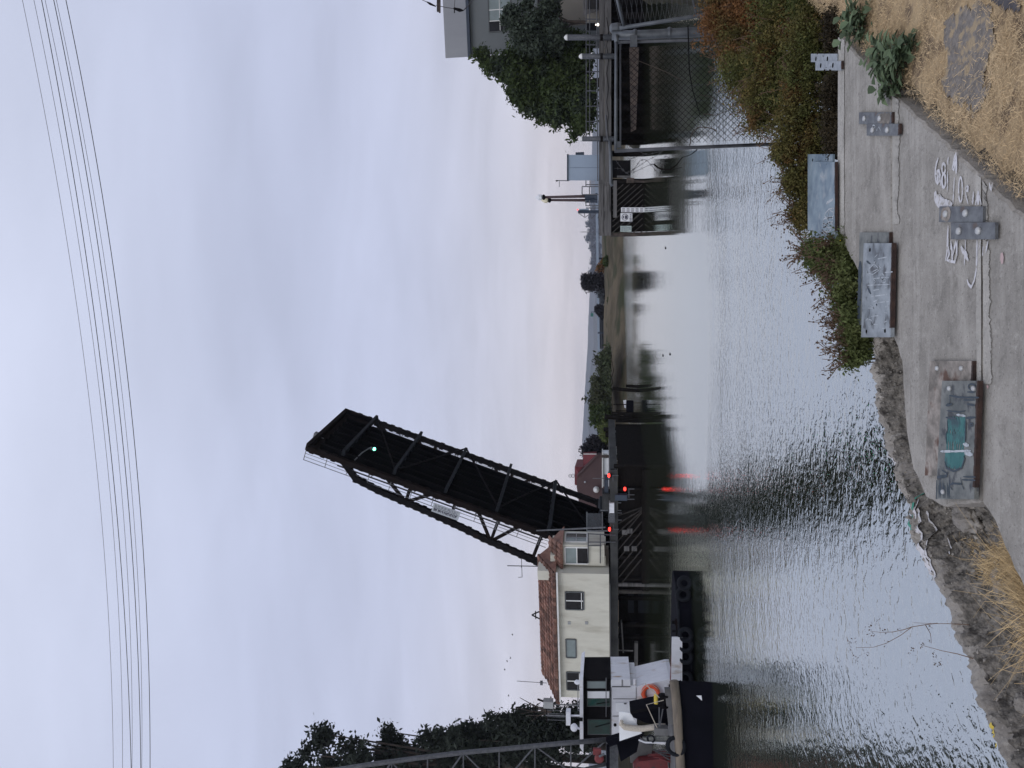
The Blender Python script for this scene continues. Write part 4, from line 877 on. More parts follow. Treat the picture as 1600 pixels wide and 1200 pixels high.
treeP('dark small-leaved eucalyptus nearest the bridge house', [(775, 1126, 9, 16, 0), (795, 1134, 16, 20, 0), (815, 1122, 13, 20, 0), (830, 1138, 22, 26, 0), (860, 1140, 30, 34, 0), (900, 1140, 34, 34, 0)], 82, .25, 'leaf_euc', .3, 420, 26, .75, gE, 1135)
bt = thing('bare_branches', 'leafless twiggy branches sticking out beside the tiled roof', 'branch', P(860, 1110, 78))
for k, (x1, y1) in enumerate(((806, 1106), (822, 1118), (832, 1100), (843, 1104), (812, 1090))):
    part('branch', bt, 'bark', lambda b: (b.tube([P(862, 1112, 78), P((862 + x1) / 2, (1112 + y1) / 2 + 3, 78), P(x1, y1, 78)], [.09, .06, .03], 5), b.tube([P((862 + x1) / 2, (1112 + y1) / 2 + 3, 78), P(x1 + 8, y1 + 9, 78)], .03, 4)))

# ------------------------------------------------------------------ far bank: moorings, docks, barn
PY = 77.0
gp = 'old mooring piles beyond the bridge'
def pilet(label, pts, r, m_='timber_dark', Y=PY, extra=None):
    b_ = P(pts[-1][0], pts[-1][1], Y); t = thing('mooring_pile', label, 'pile', (b_.x, Y, 0), gp)
    def fn(b):
        ps = [P(x, y, Y) for x, y in pts]; e = ps[-1].copy(); e.z = -1; b.tube(ps + [e], r, 8)
    part('shaft', t, m_, fn, True)
    if extra: extra(t)
    return t
pilet('pair of leaning thin piles farthest from the bridge', [(957, 606.5), (975, 609), (998, 610.5)], .17, extra=lambda t: part('shaft', t, 'timber_dark', lambda b: b.tube([P(978, 603, PY + .5), P(998, 604, PY + .5), V((P(998, 604, PY + .5).x, PY + .5, -1))], .15, 7), True))
pilet('bundled ragged piles between the floating pontoon and the yellow-marked pile', [(945, 651), (970, 653), (1000, 655)], .22, extra=lambda t: [part('shaft', t, 'timber_dark', lambda b: b.tube([P(x, y, PY), P(1000, y + 1, PY), V((P(1000, y + 1, PY).x, PY, -1))], .18, 7), True) for x, y in ((956, 646), (962, 657), (974, 648))])
def yl(t):
    part('marker', t, 'yellow', lambda b: b.oct(P(985, 674, PY - .3), X1 * .16, Y1 * .03, ZU * .25)); part('strap', t, 'sign_grey', lambda b: b.oct(P(964, 674, PY - .25), X1 * .1, Y1 * .03, ZU * .8))
pilet('straight black pile carrying a yellow marker', [(943, 671), (1000, 671.5)], .22, extra=yl)
pilet('dark pile beside the yellow marker with a bulky crosspiece', [(946, 680), (1000, 681)], .2, extra=lambda t: part('crosspiece', t, 'timber_dark', lambda b: (b.oct(P(958, 682, PY), X1 * .45, Y1 * .25, ZU * .45), b.tube([P(947, 675, PY), P(963, 690, PY)], .2, 6))))
pilet('stout black pile in front of the white railings', [(953, 692.5), (1002, 693)], .27)
pilet('thin brown pile standing before the white shed', [(940, 713), (1000, 713.5)], .15, 'timber_brown')
pt = thing('floating_pontoon', 'black floating pontoon with a small white deck box', 'pontoon', P(998, 635, PY + 2))
part('float', pt, 'hull_black', lambda b: b.prism([P(979, 626, PY + 2), P(990, 626, PY + 2), P(990, 650, PY + 2), P(979, 650, PY + 2)], Y1 * 2))
part('deck_box', pt, 'white_paint', lambda b: b.prism([P(974, 626, PY + 2), P(978.5, 625, PY + 2), P(978, 638, PY + 2), P(976, 637, PY + 2)], Y1 * .8))
part('rail_posts', pt, 'timber_dark', lambda b: [b.tube([P(x, y, PY + 2), P(980, y, PY + 2)], .05, 5) for x, y in ((958, 632), (962, 642), (958, 648))])
dk = thing('boat_dock', 'small dock with pale railings between the piles and the dark pier end', 'dock', P(1000, 715, PY + 3))
part('deck', dk, 'timber_dark', lambda b: b.prism([P(985, 685, PY + 3), P(990, 685, PY + 3), P(990, 735, PY + 3), P(985, 735, PY + 3)], Y1 * 3))
part('railing', dk, 'white_trim', lambda b: [b.tube([P(*p, PY + 3), P(*q, PY + 3)], .05, 5) for p, q in (((963, 698), (963, 733)), ((971, 698), (971, 733)), ((979, 698), (979, 733)), ((961, 698), (985, 698)), ((961, 709), (985, 709)), ((961, 720), (985, 720)), ((961, 733), (985, 733)))])
for y_ in (690, 705, 722): part('pile', dk, 'timber_dark', lambda b: b.tube([P(990, y_, PY + 3.5), P(1012, y_, PY + 3.5)], .2, 7))
part('gangway', dk, 'black_steel', lambda b: (b.bar(P(951, 740, PY + 2.6), P(962, 700, PY + 2.6), .15), b.bar(P(960, 733, PY + 2.6), P(960, 705, PY + 2.6), .3)))
# red barn
NY = 120.0
def np_(x, y, dy=0): return P(x, 1200 - y, NY + dy)
barn = thing('red_barn', 'dark red barn with a raised ridge roof behind the bridge foot', 'barn', (np_(950, 460).x, NY, 2.8))
part('wall', barn, 'barn_wall', lambda b: b.prism([np_(936, 489), np_(932, 488), np_(901, 457.5), np_(901, 440), np_(905, 410), np_(950, 400), np_(953, 488)], Y1 * 14))
part('roof', barn, 'barn_roof', lambda b: b.prism([np_(911, 490.5, 1.5), np_(932, 490.5, -.2), np_(912, 470.5, -.2), np_(911.5, 470, 1.5)], Y1 * 13))
part('ridge_roof', barn, 'barn_roof', lambda b: b.prism([np_(898, 470.5, .2), np_(911, 470.5, .2), np_(903.5, 462, -.2), np_(902, 441.5, .2), np_(898, 442.5, .2)], Y1 * 12))
part('verge_board', barn, 'barn_wall', lambda b: b.bar(np_(933.5, 489.5, -.3), np_(901.5, 457, -.3), .2, .3))
part('roof_edge', barn, 'white_trim', lambda b: b.bar(np_(911.5, 490.6, -.2), np_(932, 490.6, -.2), .12))
part('dish', barn, 'white_trim', lambda b: b.lathe(np_(932, 435, -.6), [(.05, 0), (.45, .06), (.5, .12)], 14, V((.2, -1, .3)), 0), True)
part('lamp', barn, 'sign_grey', lambda b: b.lathe(np_(914, 447, -.25), [(.1, 0), (.16, .1), (.1, .2)], 8, -Y1))
rs = thing('roof_sign', 'small outline of two rings standing up on the red barn ridge', 'sign', np_(898, 456.5, 2))
part('ring', rs, 'rail_grey', lambda b: b.ring(np_(895.5, 456.5, 2), Y1, .26, .035, 18, 6)); part('ring', rs, 'rail_grey', lambda b: b.ring(np_(891, 456.5, 2), Y1, .24, .035, 18, 6))
part('post', rs, 'rail_grey', lambda b: b.bar(np_(888.5, 456.4, 2), np_(898.2, 456.4, 2), .05))
wsd = thing('white_shed', 'long low white shed between the red barn and the docks', 'shed', (np_(955, 470, -12).x, NY - 12, 2.4))
part('wall', wsd, 'white_hot', lambda b: b.prism([np_(942, 492, -12), np_(956, 492, -12), np_(956, 440, -12), np_(942, 440, -12)], Y1 * 5))
part('roof', wsd, 'white_trim', lambda b: b.prism([np_(940.5, 493, -12.4), np_(942, 493, -12.4), np_(942, 438, -12.4), np_(940.5, 438, -12.4)], Y1 * 6))
part('door', wsd, 'win_frame', lambda b: b.prism([np_(943.5, 491, -12.1), np_(949, 491, -12.1), np_(949, 484, -12.1), np_(943.5, 484, -12.1)], Y1 * .08))
ym = thing('yard_mast', 'thin grey mast beside the white shed behind the red lamp', 'mast', np_(956, 452, -14))
part('pole', ym, 'rail_grey', lambda b: b.tube([np_(956, 452.5, -14), np_(926, 452.5, -14)], .05, 5)); part('crossarm', ym, 'rail_grey', lambda b: b.bar(np_(940, 455, -14), np_(940, 450, -14), .06))
# far trees and bushes
gF = 'trees along the far bank'
treeP('wide olive willow thicket on the far bank', [(945, 648, 16, 17, 0), (940, 625, 18, 19, 2), (945, 600, 20, 20, 0), (938, 612, 16, 14, 4), (950, 570, 22, 16, 0), (955, 552, 12, 11, -2), (957, 590, 24, 12, -3), (957, 640, 20, 12, -2)], 122, .26, 'leaf_olive', .2, 700, 24, .75, gF, 610, 2.2, shell=.4)
treeP('dark green rounded tree at the left end of the willow thicket', [(932, 652, 10, 11, 0), (943, 660, 12, 13, 0), (928, 640, 5, 6, 0), (940, 645, 10, 12, -1)], 118, .24, 'leaf_green', .25, 300, 24, .6, gF, 655, 2.4)
treeP('low light green bushes on the bank behind the yellow-marked pile', [(944, 668, 9, 7, 0), (947, 680, 9, 6, 0), (942, 676, 6, 5, 2)], 116, .2, 'leaf_low', .1, 160, 22, .45, gF, 672, 2.4, cat='bush', name='bush')
treeP('dark spiky tree beside the red barn', [(920, 700, 9, 9, 0), (930, 694, 10, 12, 0), (914, 705, 4, 5, 0), (926, 710, 9, 12, 0), (938, 700, 16, 9, 0)], 126, .26, 'leaf_con', .25, 300, 22, .6, gF, 700, 2.6)
# ------------------------------------------------------------------ far meadow: conifer, viaduct, shrubs
def conifer(label, x_top, y, x_base, halfw, Y, tops=2):
    b0, t0 = P(x_base, y, Y), P(x_top, y, Y); h = t0.z - b0.z
    t = thing('conifer', label, 'tree', b0); pts = []
    for k in range(tops):
        ox = (k - (tops - 1) / 2) * 9 * Y / F
        for j in range(240):
            f = random.random() ** .8; w = halfw * Y / F * (1 - f * .72) * (.55 if f > .55 else 1) * random.uniform(.3, 1.1); a = random.uniform(0, 6.28)
            c = V((b0.x + ox * min(1, f * 1.6) + math.cos(a) * w, Y + math.sin(a) * w, b0.z + h * f - w * .15))
            for _ in range(12): pts.append(c + V((random.gauss(0, .5), random.gauss(0, .5), random.gauss(0, .28))))
    v, f = leaves(np.array([tuple(p) for p in pts]), .34, asp=.35); build_np('crown', v, f, 'leaf_con', t)
    part('trunk', t, 'bark', lambda b: [b.tube([b0 - ZU * .5, b0 + V(((k - .5) * 9 * Y / F * .9, 0, h * .92))], [.35, .08], 6) for k in range(tops)])
conifer('dark conifer with twin tops alone on the far meadow', 911, 440, 948, 11, 170)
treeP('small dark bush tree below the green road sign', [(938, 486, 7, 6, 0), (934, 482, 4, 4, 0), (942, 490, 6, 4, 0)], 175, .26, 'leaf_con', .15, 170, 20, .5, gF, 486, 2.6)
treeP('thin grey leafless bush beside the twin-topped conifer', [(940, 456, 9, 6, 0), (943, 466, 9, 4, 0)], 178, .22, 'leaf_far', .1, 110, 16, .5, gF, 458, 2.6, cat='bush', name='bush')
treeP('reddish bush on the meadow left of the right pier', [(939, 419, 7, 6, 0), (944, 410, 6, 5, 0)], 180, .26, 'leaf_rust', .12, 110, 16, .5, gF, 418, 2.6, cat='bush', name='bush')
for lb_, x, y, r in (('dark green bush low on the tan bank nearest the twin conifer', 954, 470, 4.0), ('round dark bush on the tan bank below the road sign', 954, 509, 4.5), ('low dark bush at the foot of the meadow near the right pier', 947, 408, 4.0)):
    treeP(lb_, [(x, y, r * 1.6, r, 0), (x + 1, y + 3, r, r * .8, 0)], 145, .2, 'leaf_green', .08, 70, 18, .35, gF, y, 2.0, cat='bush', name='bush')
for lb_, ells in (('hazy blue rounded tree beyond the viaduct by the thin aerial', [(926, 370, 7, 9, 0), (928, 362, 8, 7, 0), (922, 371, 3, 5, 0)]), ('hazy blue tree row behind the viaduct near the lamp posts', [(928, 340, 14, 9, 0), (926, 350, 8, 9, 0), (932, 325, 12, 8, 0)]),
                  ('hazy blue trees beyond the viaduct left of the aerial', [(930, 388, 8, 8, 0), (932, 400, 8, 6, 0), (928, 410, 5, 5, 0)]), ('hazy blue low trees between the viaduct and the conifer', [(929, 424, 5, 6, 0), (933, 418, 8, 5, 0), (926, 425, 3, 4, 0)])):
    treeP(lb_, ells, 2300, 3.4, 'leaf_far', 2, 170, 20, 7, 'hazy trees beyond the viaduct', None, 2)
VD = 430.0
vi = thing('road_viaduct', 'long low road viaduct crossing the far meadow', 'viaduct', (P(935, 450, VD).x, VD, 2))
zv = P(930, 400, VD).z
part('deck', vi, 'cabinet', lambda b: b.prism([P(929.5, 250, VD * .9), P(933.5, 250, VD * .9), P(937.5, 560, VD), P(934, 560, VD)], Y1 * 9))
part('guardrail', vi, 'galv', lambda b: b.bar(P(938.5, 490, VD * .98), P(940.5, 548, VD), .3, .5))
for y_ in (330, 365, 404, 440, 480, 520): part('column', vi, 'post_blue', lambda b: b.bar(P(934, y_, VD * .97), P(950, y_, VD * .97), .9))
part('noise_wall', vi, 'galv_dark', lambda b: b.prism([P(933.5, 452, VD), P(946, 452, VD), P(946, 545, VD), P(936, 545, VD)], Y1 * .5))
rsn = thing('road_sign', 'green overhead road sign on a single post above the viaduct', 'road sign', P(940, 488, VD * .97))
part('post', rsn, 'post_blue', lambda b: (b.bar(P(940, 487.5, VD * .97), P(924, 487.5, VD * .97), .3), b.bar(P(924, 487, VD * .97), P(924, 494, VD * .97), .25)))
part('panel', rsn, 'hwy_green', lambda b: b.oct(P(925, 492, VD * .965), X1 * .95, Y1 * .08, ZU * .75))
am = thing('field_aerial', 'hair-thin aerial above the hazy trees left of the lamp posts', 'mast', P(945, 362.5, 400))
part('pole', am, 'wire_grey', lambda b: b.tube([P(945, 362.5, 400), P(907, 362.5, 400)], .12, 5)); part('guy', am, 'wire_grey', lambda b: b.tube([P(908, 362.5, 400), P(944, 357, 400)], .04, 4))
fb_ = thing('tiny_field_lamp', 'tiny white lamp shining on the meadow under the road sign', 'lamp', P(946, 491, 172))
part('post', fb_, 'rail_grey', lambda b: b.bar(P(949, 491.5, 172), P(946, 491.5, 172), .08)); part('lens', fb_, 'white_lamp', lambda b: b.lathe(P(946, 491.5, 171.9), [(.05, -.12), (.16, 0), (.05, .12)], 8), True)

# ------------------------------------------------------------------ right pier and wharf, on the bridge line
OR = G(1006, 369, 0)
def rp(x, y, off=0): return RP(x, y, OR + W_ * off, W_)
def rl_(x, y): q = rp(x, y) - OR; return q.dot(A_), q.z
def rpt(i, j, k): return OR + A_ * i + W_ * j + ZU * k
def plate(b, x0, x1, y0, y1, off, th, mi=0): b.prism([rp(x0, y1, off), rp(x1, y1, off), rp(x1, y0, off), rp(x0, y0, off)], W_ * th, mi)
i_l, z_t = rl_(953, 369); i_r = rl_(980, 285)[0]; z_d = rl_(936, 330)[1]
rpier = thing('bridge_pier', 'right-hand bridge pier with slanting planks carrying white signs', 'pier', rpt(i_r / 2, 3, 0))
part('core', rpier, 'timber_dark', lambda b: b.prism([rpt(.35, .3, -1), rpt(i_r, .3, -1), rpt(i_r, 7, -1), rpt(.35, 7, -1)], ZU * (z_t + .9)))
part('deck', rpier, 'timber_grey', lambda b: b.prism([rpt(.15, -.1, z_t - .1), rpt(i_r + .3, -.1, z_t - .1), rpt(i_r + .3, 8, z_t - .1), rpt(.15, 8, z_t - .1)], ZU * (z_d - z_t + .1)))
part('end_post', rpier, 'timber_brown', lambda b: b.tube([rpt(.15, .1, -1), rpt(.18, .1, z_t - .05)], .17, 8), True)
for k in range(11):
    y0 = 372 - k * 8.6
    pts_ = []
    for x_, yy in ((957, y0), (1005, y0 - 43)):
        pts_.append([x_, yy])
    (xa, ya), (xb_, yb) = pts_
    if ya > 366: f_ = (ya - 366) / (ya - yb); xa += (xb_ - xa) * f_; ya = 366
    if yb < 288: f_ = (288 - yb) / (ya - yb); xb_ -= (xb_ - xa) * f_; yb = 288
    if xb_ - xa > 6: part('plank', rpier, 'timber_plank', lambda b: b.bar(rp(xa, ya, .12), rp(xb_, yb, .12), .06, .27, W_))
for k in range(4): part('plank', rpier, 'timber_plank', lambda b: b.bar(rp(964 + 11 * k, 367, .12), rp(1004, 367 - (40 - 11 * k) * .9, .12), .06, .25, W_))
for y_ in (283, 292, 350): part('pile', rpier, 'timber_dark', lambda b: b.tube([rp(1030, y_, .22), rp(956, y_, .22)], .2, 8), True)
part('waling', rpier, 'timber_grey', lambda b: (b.bar(rp(961, 282, .02), rp(961, 340, .02), .12, .3), b.bar(rp(964, 276, -.02), rp(985, 276, -.02), .14, .14)))
part('ladder', rpier, 'timber_brown', lambda b: (b.tube([rp(988, 283, -.1), rp(1012, 284, -.1)], .1, 6), b.oct(rp(985, 282, -.15), A_ * .2, W_ * .2, ZU * .3)))
part('white_mark', rpier, 'spray_white', lambda b: b.prism([rp(1009, 323, .1), rp(1006.5, 321, .1), rp(1009, 319.5, .1)], W_ * .03))
part('girder', rpier, 'timber_grey', lambda b: (plate(b, 935.5, 943, 287, 345, -.25, .12), plate(b, 944, 952, 290, 330, -.25, .12)))
gs = 'signs on the right bridge pier'
s1 = thing('clearance_gauge', 'tall narrow white gauge board with five rows of marks', 'sign', rp(1006, 327.5, -.1), gs)
part('board', s1, 'sign_white', lambda b: plate(b, 970.5, 1007, 324.2, 331.6, -.1, .06))
def gtxt(b):
    for k in range(5):
        x = 971.5 + 7.05 * k
        for x_, w in ((x + .9, 1), (x + 4.0, 1)): pass
        plate(b, x + .4, x + 5.2, 329.0, 330.4, -.125, .02); plate(b, x + .6, x + 5.0, 325.8, 327.2, -.125, .02)
part('marks', s1, 'sign_ink', gtxt)
s2 = thing('slow_sign', 'square white sign with a circle symbol and lettering under it', 'sign', rp(988, 339, -.1), gs)
part('board', s2, 'sign_white', lambda b: plate(b, 969.5, 988, 333, 346, -.1, .06))
part('symbol', s2, 'sign_ink', lambda b: (b.ring(rp(976.5, 339.3, -.12), W_, .25, .022, 28, 6), b.oct(rp(974, 339.3, -.11), A_ * .10, W_ * .01, ZU * .05), b.oct(rp(978.3, 339.3, -.11), A_ * .14, W_ * .01, ZU * .10)))
def text_mesh(name, s, O, right, up, size, m_, parent, depth=.01):
    cu = bpy.data.curves.new('lettering', 'FONT'); cu.body = s; cu.size = 1; cu.extrude = .02; cu.align_x = 'CENTER'; cu.align_y = 'CENTER'
    o = bpy.data.objects.new('lettering_tmp', cu); C.objects.link(o); dg = bpy.context.evaluated_depsgraph_get(); me = bpy.data.meshes.new_from_object(o.evaluated_get(dg))
    bpy.data.objects.remove(o); bpy.data.curves.remove(cu)
    n = V(right).cross(V(up)).normalized(); mtx = Matrix((V(right).normalized() * size, V(up).normalized() * size, n * size * .4)).transposed().to_4x4(); mtx.translation = V(O)
    me.transform(mtx); me.name = name; return link(name, me, m_, parent)
def swap(): pass
# lettering is read with the picture turned upright: 'right' runs along the pier, 'up' is up
text_mesh('lettering', 'NO', rp(985.6, 344.0, -.13), A_, ZU, .26, 'sign_ink', s2); text_mesh('lettering', 'WAKE', rp(985.6, 337.6, -.13), A_, ZU, .24, 'sign_ink', s2)
s3 = thing('notice_sign', 'pale green notice with five lines of small print nearest the channel', 'sign', rp(986, 357, -.1), gs)
part('board', s3, 'sign_green', lambda b: plate(b, 969.5, 986.5, 353, 362, -.1, .06))
def ptxt(b):
    for k in range(5):
        x = 971.2 + 3.1 * k; y = 361.2 - (0, .5, .0, .6, 1.2)[k]
        while y > 354.2 + (0, 0, .4, .6, .3)[k]: w = random.uniform(.9, 2.2); plate(b, x, x + 1.5, max(y - w, 353.8), y, -.12, .015); y -= w + .45
part('marks', s3, 'sign_ink', ptxt)
cbx = thing('equipment_cabinet', 'big blue-grey sheet metal cabinet on the right pier deck', 'cabinet', rp(937.5, 262, 1.0))
part('body', cbx, 'cabinet', lambda b: plate(b, 887.5, 938.5, 242, 282, 1.0, 2.2))
part('lid', cbx, 'post_blue', lambda b: plate(b, 885.8, 887.8, 240.8, 283, .9, 2.4))
part('door_seam', cbx, 'post_blue', lambda b: (plate(b, 890, 937, 261.8, 262.2, .985, .02)))
part('vent', cbx, 'post_blue', lambda b: b.oct(rp(906, 240.2, 1.6), A_ * .12, W_ * .3, ZU * .35))
at = thing('roof_antenna', 'short antenna with a thin crossbar on the blue-grey cabinet', 'antenna', rp(887, 282, 1.2))
part('mast', at, 'rail_grey', lambda b: b.tube([rp(889, 282.3, 1.2), rp(868.5, 282, 1.2)], .04, 5)); part('crossbar', at, 'rail_grey', lambda b: b.tube([rp(874, 282.5, 1.2), rp(874, 292, 1.2)], .025, 5)); part('vane', at, 'rust_steel', lambda b: b.bar(rp(871.5, 282.2, 1.2), rp(868.5, 283, 1.2), .09))
def lamp(label, xt, xb, yt, yb, off, lan, wl, shift):
    bq = rp(xb, yb, off); tq = rp(xt, yt, off); t = thing('lamp_post', label, 'street lamp', bq, 'twin lamp posts on the right pier')
    part('column', t, 'lamp_post', lambda b: b.tube([bq, bq.lerp(tq, .3), tq], [.15, .12, .10], 10), True)
    part('base', t, 'post_blue', lambda b: (b.lathe(rp(933.5, yb, off), [(.26, 0), (.24, .1), (.19, .25), (.18, (933.5 - 915) * off * 0 + 1.02), (.22, 1.05)], 10)))
    part('collar', t, 'black_steel', lambda b: b.lathe(tq - ZU * .15, [(.10, 0), (.22, .08), (.24, .2), (.16, .26)], 10), True)
    part('lantern', t, lan, lambda b: b.lathe(tq + ZU * .11, [(.15, 0), (.24, .08), (.25, .3), (.16, .42), (.05, .58), (.01, .62)], 8))
lamp('taller lamp post with a milky white lantern', 849.5, 932, 308.2, 306.3, .8, 'lantern', 10, 0)
lamp('shorter lamp post with a yellowed lantern beside the taller one', 858.5, 932, 312.6, 313.0, 2.2, 'lantern_warm', 10, 0)
part_col = lambda name, par, y0, y1, x0, x1, off, n, r: part(name, par, 'rail_grey', lambda b: [b.tube([rp(x, y0, off), rp(x, y1, off)], r, 5) for x in np.linspace(x0, x1, n)])
rr = thing('deck_railing', 'blue-grey pipe railing on the right pier around the lamp posts', 'railing', rp(934, 305, .2))
part('rails', rr, 'rail_grey', lambda b: [b.tube([rp(x, y0, .2), rp(x, y1, .2)], .045, 5) for x, y0, y1 in ((915.5, 282, 292), (922, 282, 292), (909.5, 291.5, 304), (921, 291.5, 304), (915.5, 313, 322), (921.5, 313, 322))])
part('posts', rr, 'rail_grey', lambda b: [b.bar(rp(x, y, .2), rp(935, y, .2), .07) for x, y in ((915.5, 288.5), (909.5, 291.5), (909.5, 304), (915.5, 321.5), (915.5, 325))])
nt_ = thing('navigation_tower', 'slim blue-grey beacon tower with a tiny red light and side braces', 'beacon', P(945, 331, 95))
q9 = lambda x, y: P(x, y, 95)
part('column', nt_, 'post_blue', lambda b: b.prism([q9(903, 328.5), q9(944, 328.5), q9(944, 332.5), q9(903, 332.5)], Y1 * .4))
part('side_panel', nt_, 'cabinet', lambda b: b.prism([q9(905, 326.5), q9(920, 326), q9(920, 328), q9(905, 328.2)], Y1 * .3))
part('brace', nt_, 'rail_grey', lambda b: [b.tube([q9(*p), q9(*q)], .04, 5) for p, q in (((904, 333), (914, 340)), ((914, 340), (913, 333)), ((914, 340), (922, 334)), ((936, 333), (934, 341)), ((934, 341), (944, 337)), ((922, 334), (924, 342)), ((924, 342), (932, 333)))])
part('lens', nt_, 'red_lamp', lambda b: b.lathe(q9(902.6, 327.6), [(.03, -.08), (.08, 0), (.03, .08)], 8), True)
part('marker_rod', nt_, 'white_trim', lambda b: b.tube([q9(942, 338), q9(953, 338)], .05, 5))
bh = thing('hanging_tank', 'black square box slung under the wharf edge above bright water', 'tank', rp(984, 262, .4))
part('body', bh, 'black_steel', lambda b: plate(b, 956.5, 984, 250.5, 278, .4, 2.0)); part('rim', bh, 'black_steel', lambda b: plate(b, 984, 985.3, 249.8, 278.6, .35, 2.1)); part('hanger', bh, 'galv_dark', lambda b: [b.bar(rp(951, y, .8), rp(957, y, .8), .12) for y in (254, 274)])
# wharf to the right of the pier
wf = thing('timber_wharf', 'weathered grey timber wharf on piles running off to the right', 'wharf', rp(1005, 150, 3))
def strip(b, x0, x1, ya, yb, off, th): plate(b, x0, x1, yb, ya, off, th)
part('fascia', wf, 'timber_grey', lambda b: (strip(b, 937, 944, 284, -40, -.05, .3), strip(b, 944.6, 955, 284, -40, -.12, .35)))
part('deck', wf, 'timber_grey', lambda b: strip(b, 936, 938.5, 283, -40, .3, 9))
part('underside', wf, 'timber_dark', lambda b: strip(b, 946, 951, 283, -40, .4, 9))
for y_ in range(240, -30, -18): part('pile', wf, 'timber_dark', lambda b: b.tube([rp(1030, y_, 1.5 + (y_ % 4)), rp(950, y_, 1.5 + (y_ % 4))], .25, 8), True)
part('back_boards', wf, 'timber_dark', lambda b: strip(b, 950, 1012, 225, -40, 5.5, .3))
part('brace_timber', wf, 'timber_brown', lambda b: b.prism([rp(986, 206, .2), rp(994, 202, .2), rp(998.5, 74, .2), rp(983.5, 74, .2)], W_ * .3))
part('cable', wf, 'black_steel', lambda b: (b.tube([rp(951, 225 - 22 * k, -.3 + .02 * k) if k % 2 == 0 else rp(948, 225 - 22 * k, -.3) for k in range(10)], .03, 5)))
part('railing', wf, 'galv_dark', lambda b: [b.tube([rp(x, 216, .3), rp(x, -40, .3)], .035, 5) for x in (916, 921.5)])
for y_ in (190, 166, 142, 112, 70, 30): part('rail_post', wf, 'galv_dark', lambda b: b.bar(rp(915.5, y_, .3), rp(936, y_, .3), .07))
part('conduit', wf, 'galv_dark', lambda b: b.tube([rp(934, 283, -.2), rp(933.5, 120, -.2), rp(932, -30, -.2)], .05, 6))
gpp = 'capped guide piles at the wharf edge'
for lb_, xt, y_, r in (('capped guide pile nearest the blue-grey cabinet', 909, 217, .20), ('middle capped guide pile in front of the dark green tree', 909, 88, .20), ('tallest capped guide pile in front of the grey building', 886, 58.5, .21)):
    q0, q1 = rp(963, y_, -.4), rp(xt, y_, -.4); t = thing('guide_pile', lb_, 'pile', q0, gpp)
    part('shaft', t, 'galv_dark', lambda b: b.tube([rp(963, y_, -.4), q1], r, 12), True)
    part('cap', t, 'white_trim', lambda b: b.lathe(q1, [(r * 1.04, -.04), (r * 1.04, .03), (r * .85, .12), (r * .5, .2), (.02, .24)], 12), True)
    part('collar', t, 'timber_dark', lambda b: b.lathe(rp(940, y_, -.4), [(r * 1.15, -.1), (r * 1.15, .1)], 12))
wl_ = thing('wharf_lamp', 'small lit lamp on a dark box under the awning on the wharf', 'lamp', rp(935, 20, 1.5))
part('box', wl_, 'black_steel', lambda b: plate(b, 917, 933, 36, 45, 1.5, .8)); part('lens', wl_, 'white_lamp', lambda b: b.lathe(rp(933.5, 38.5, 1.4), [(.04, -.16), (.13, -.03), (.05, .16)], 8), True)
aw = thing('awning', 'brownish lean-to awning hut at the right end of the wharf', 'hut', rp(950, 15, 2))
part('wall', aw, 'tan_panel', lambda b: b.prism([rp(917, 34, 2.2), rp(951, 34, 2.2), rp(951, -25, 2.2), rp(917, -25, 2.2)], W_ * 2.5))
part('roof', aw, 'timber_grey', lambda b: b.prism([rp(911, 24, 1.2), rp(949, 12, 1.2), rp(949, -25, 1.2), rp(911, -25, 1.2)], W_ * .12))
part('window', aw, 'glass_dark', lambda b: plate(b, 918, 934, -2, 14, 1.05, .06))
# ------------------------------------------------------------------ grey building, trees, pole at the right edge
GY = 84.0
bd = thing('grey_building', 'tall grey rendered building with a lighter parapet behind the wharf', 'building', (P(940, 20, GY).x + 4, GY, 2.5))
g = lambda x, y, d=0.: P(x, y, GY + d)
gt, gc, gb = g(697, 80).z, g(736.5, 80).z, 2.0
GO = V((g(840, 80.5).x, GY, 0)); GU = V((math.cos(R_(12)), -math.sin(R_(12)), 0)); GN = V((math.sin(R_(26)), math.cos(R_(26)), 0)); GF = V((-math.sin(R_(12)), -math.cos(R_(12)), 0))
def gbx(b, u0, u1, n0, n1, z0, z1): b.prism([GO + GU * u0 + GN * n0 + ZU * z0, GO + GU * u1 + GN * n0 + ZU * z0, GO + GU * u1 + GN * n1 + ZU * z0, GO + GU * u0 + GN * n1 + ZU * z0], ZU * (z1 - z0))
def gl2(x, y): q = RP(x, y, GO, GF) - GO; return q.dot(GU), q.z
part('wall', bd, 'concrete_wall', lambda b: gbx(b, 0, 30, 0, 14, gb, gc))
part('parapet', bd, 'parapet', lambda b: gbx(b, -.1, 30, -.4, 14.2, gc + .32, gt))
part('cornice', bd, 'post_blue', lambda b: gbx(b, -.2, 30, -.55, 14.3, gc, gc + .32))
part('corner_trim', bd, 'parapet', lambda b: gbx(b, -.05, .12, -.06, -.003, gb, gc - .003))
part('panel', bd, 'tan_panel', lambda b: gbx(b, 2.4, 30, -.05, -.003, gb, g(876, 40).z))
def gwin(x0, x1, y0, y1, panes, glass, bz):
    c0, _ = gl2((x0 + x1) / 2, y1); c1, _ = gl2((x0 + x1) / 2, y0); _, z1 = gl2(x0, y1); _, z0 = gl2(x1, y1)
    window(bd, GO, GU, GF, c0, c1, z0, z1, frame='dark_frame', panes=panes, glass=glass, bar_z=bz, t=.12)
gwin(764.5, 799, -20, 49.5, 4, ('glass_dark', 'glass_blind', 'glass_blind', 'glass_dark'), .5); gwin(840, 874, -20, 27, 3, ('glass_green', 'glass_dark', 'glass_green'), .5)
gR = 'trees behind the wharf'
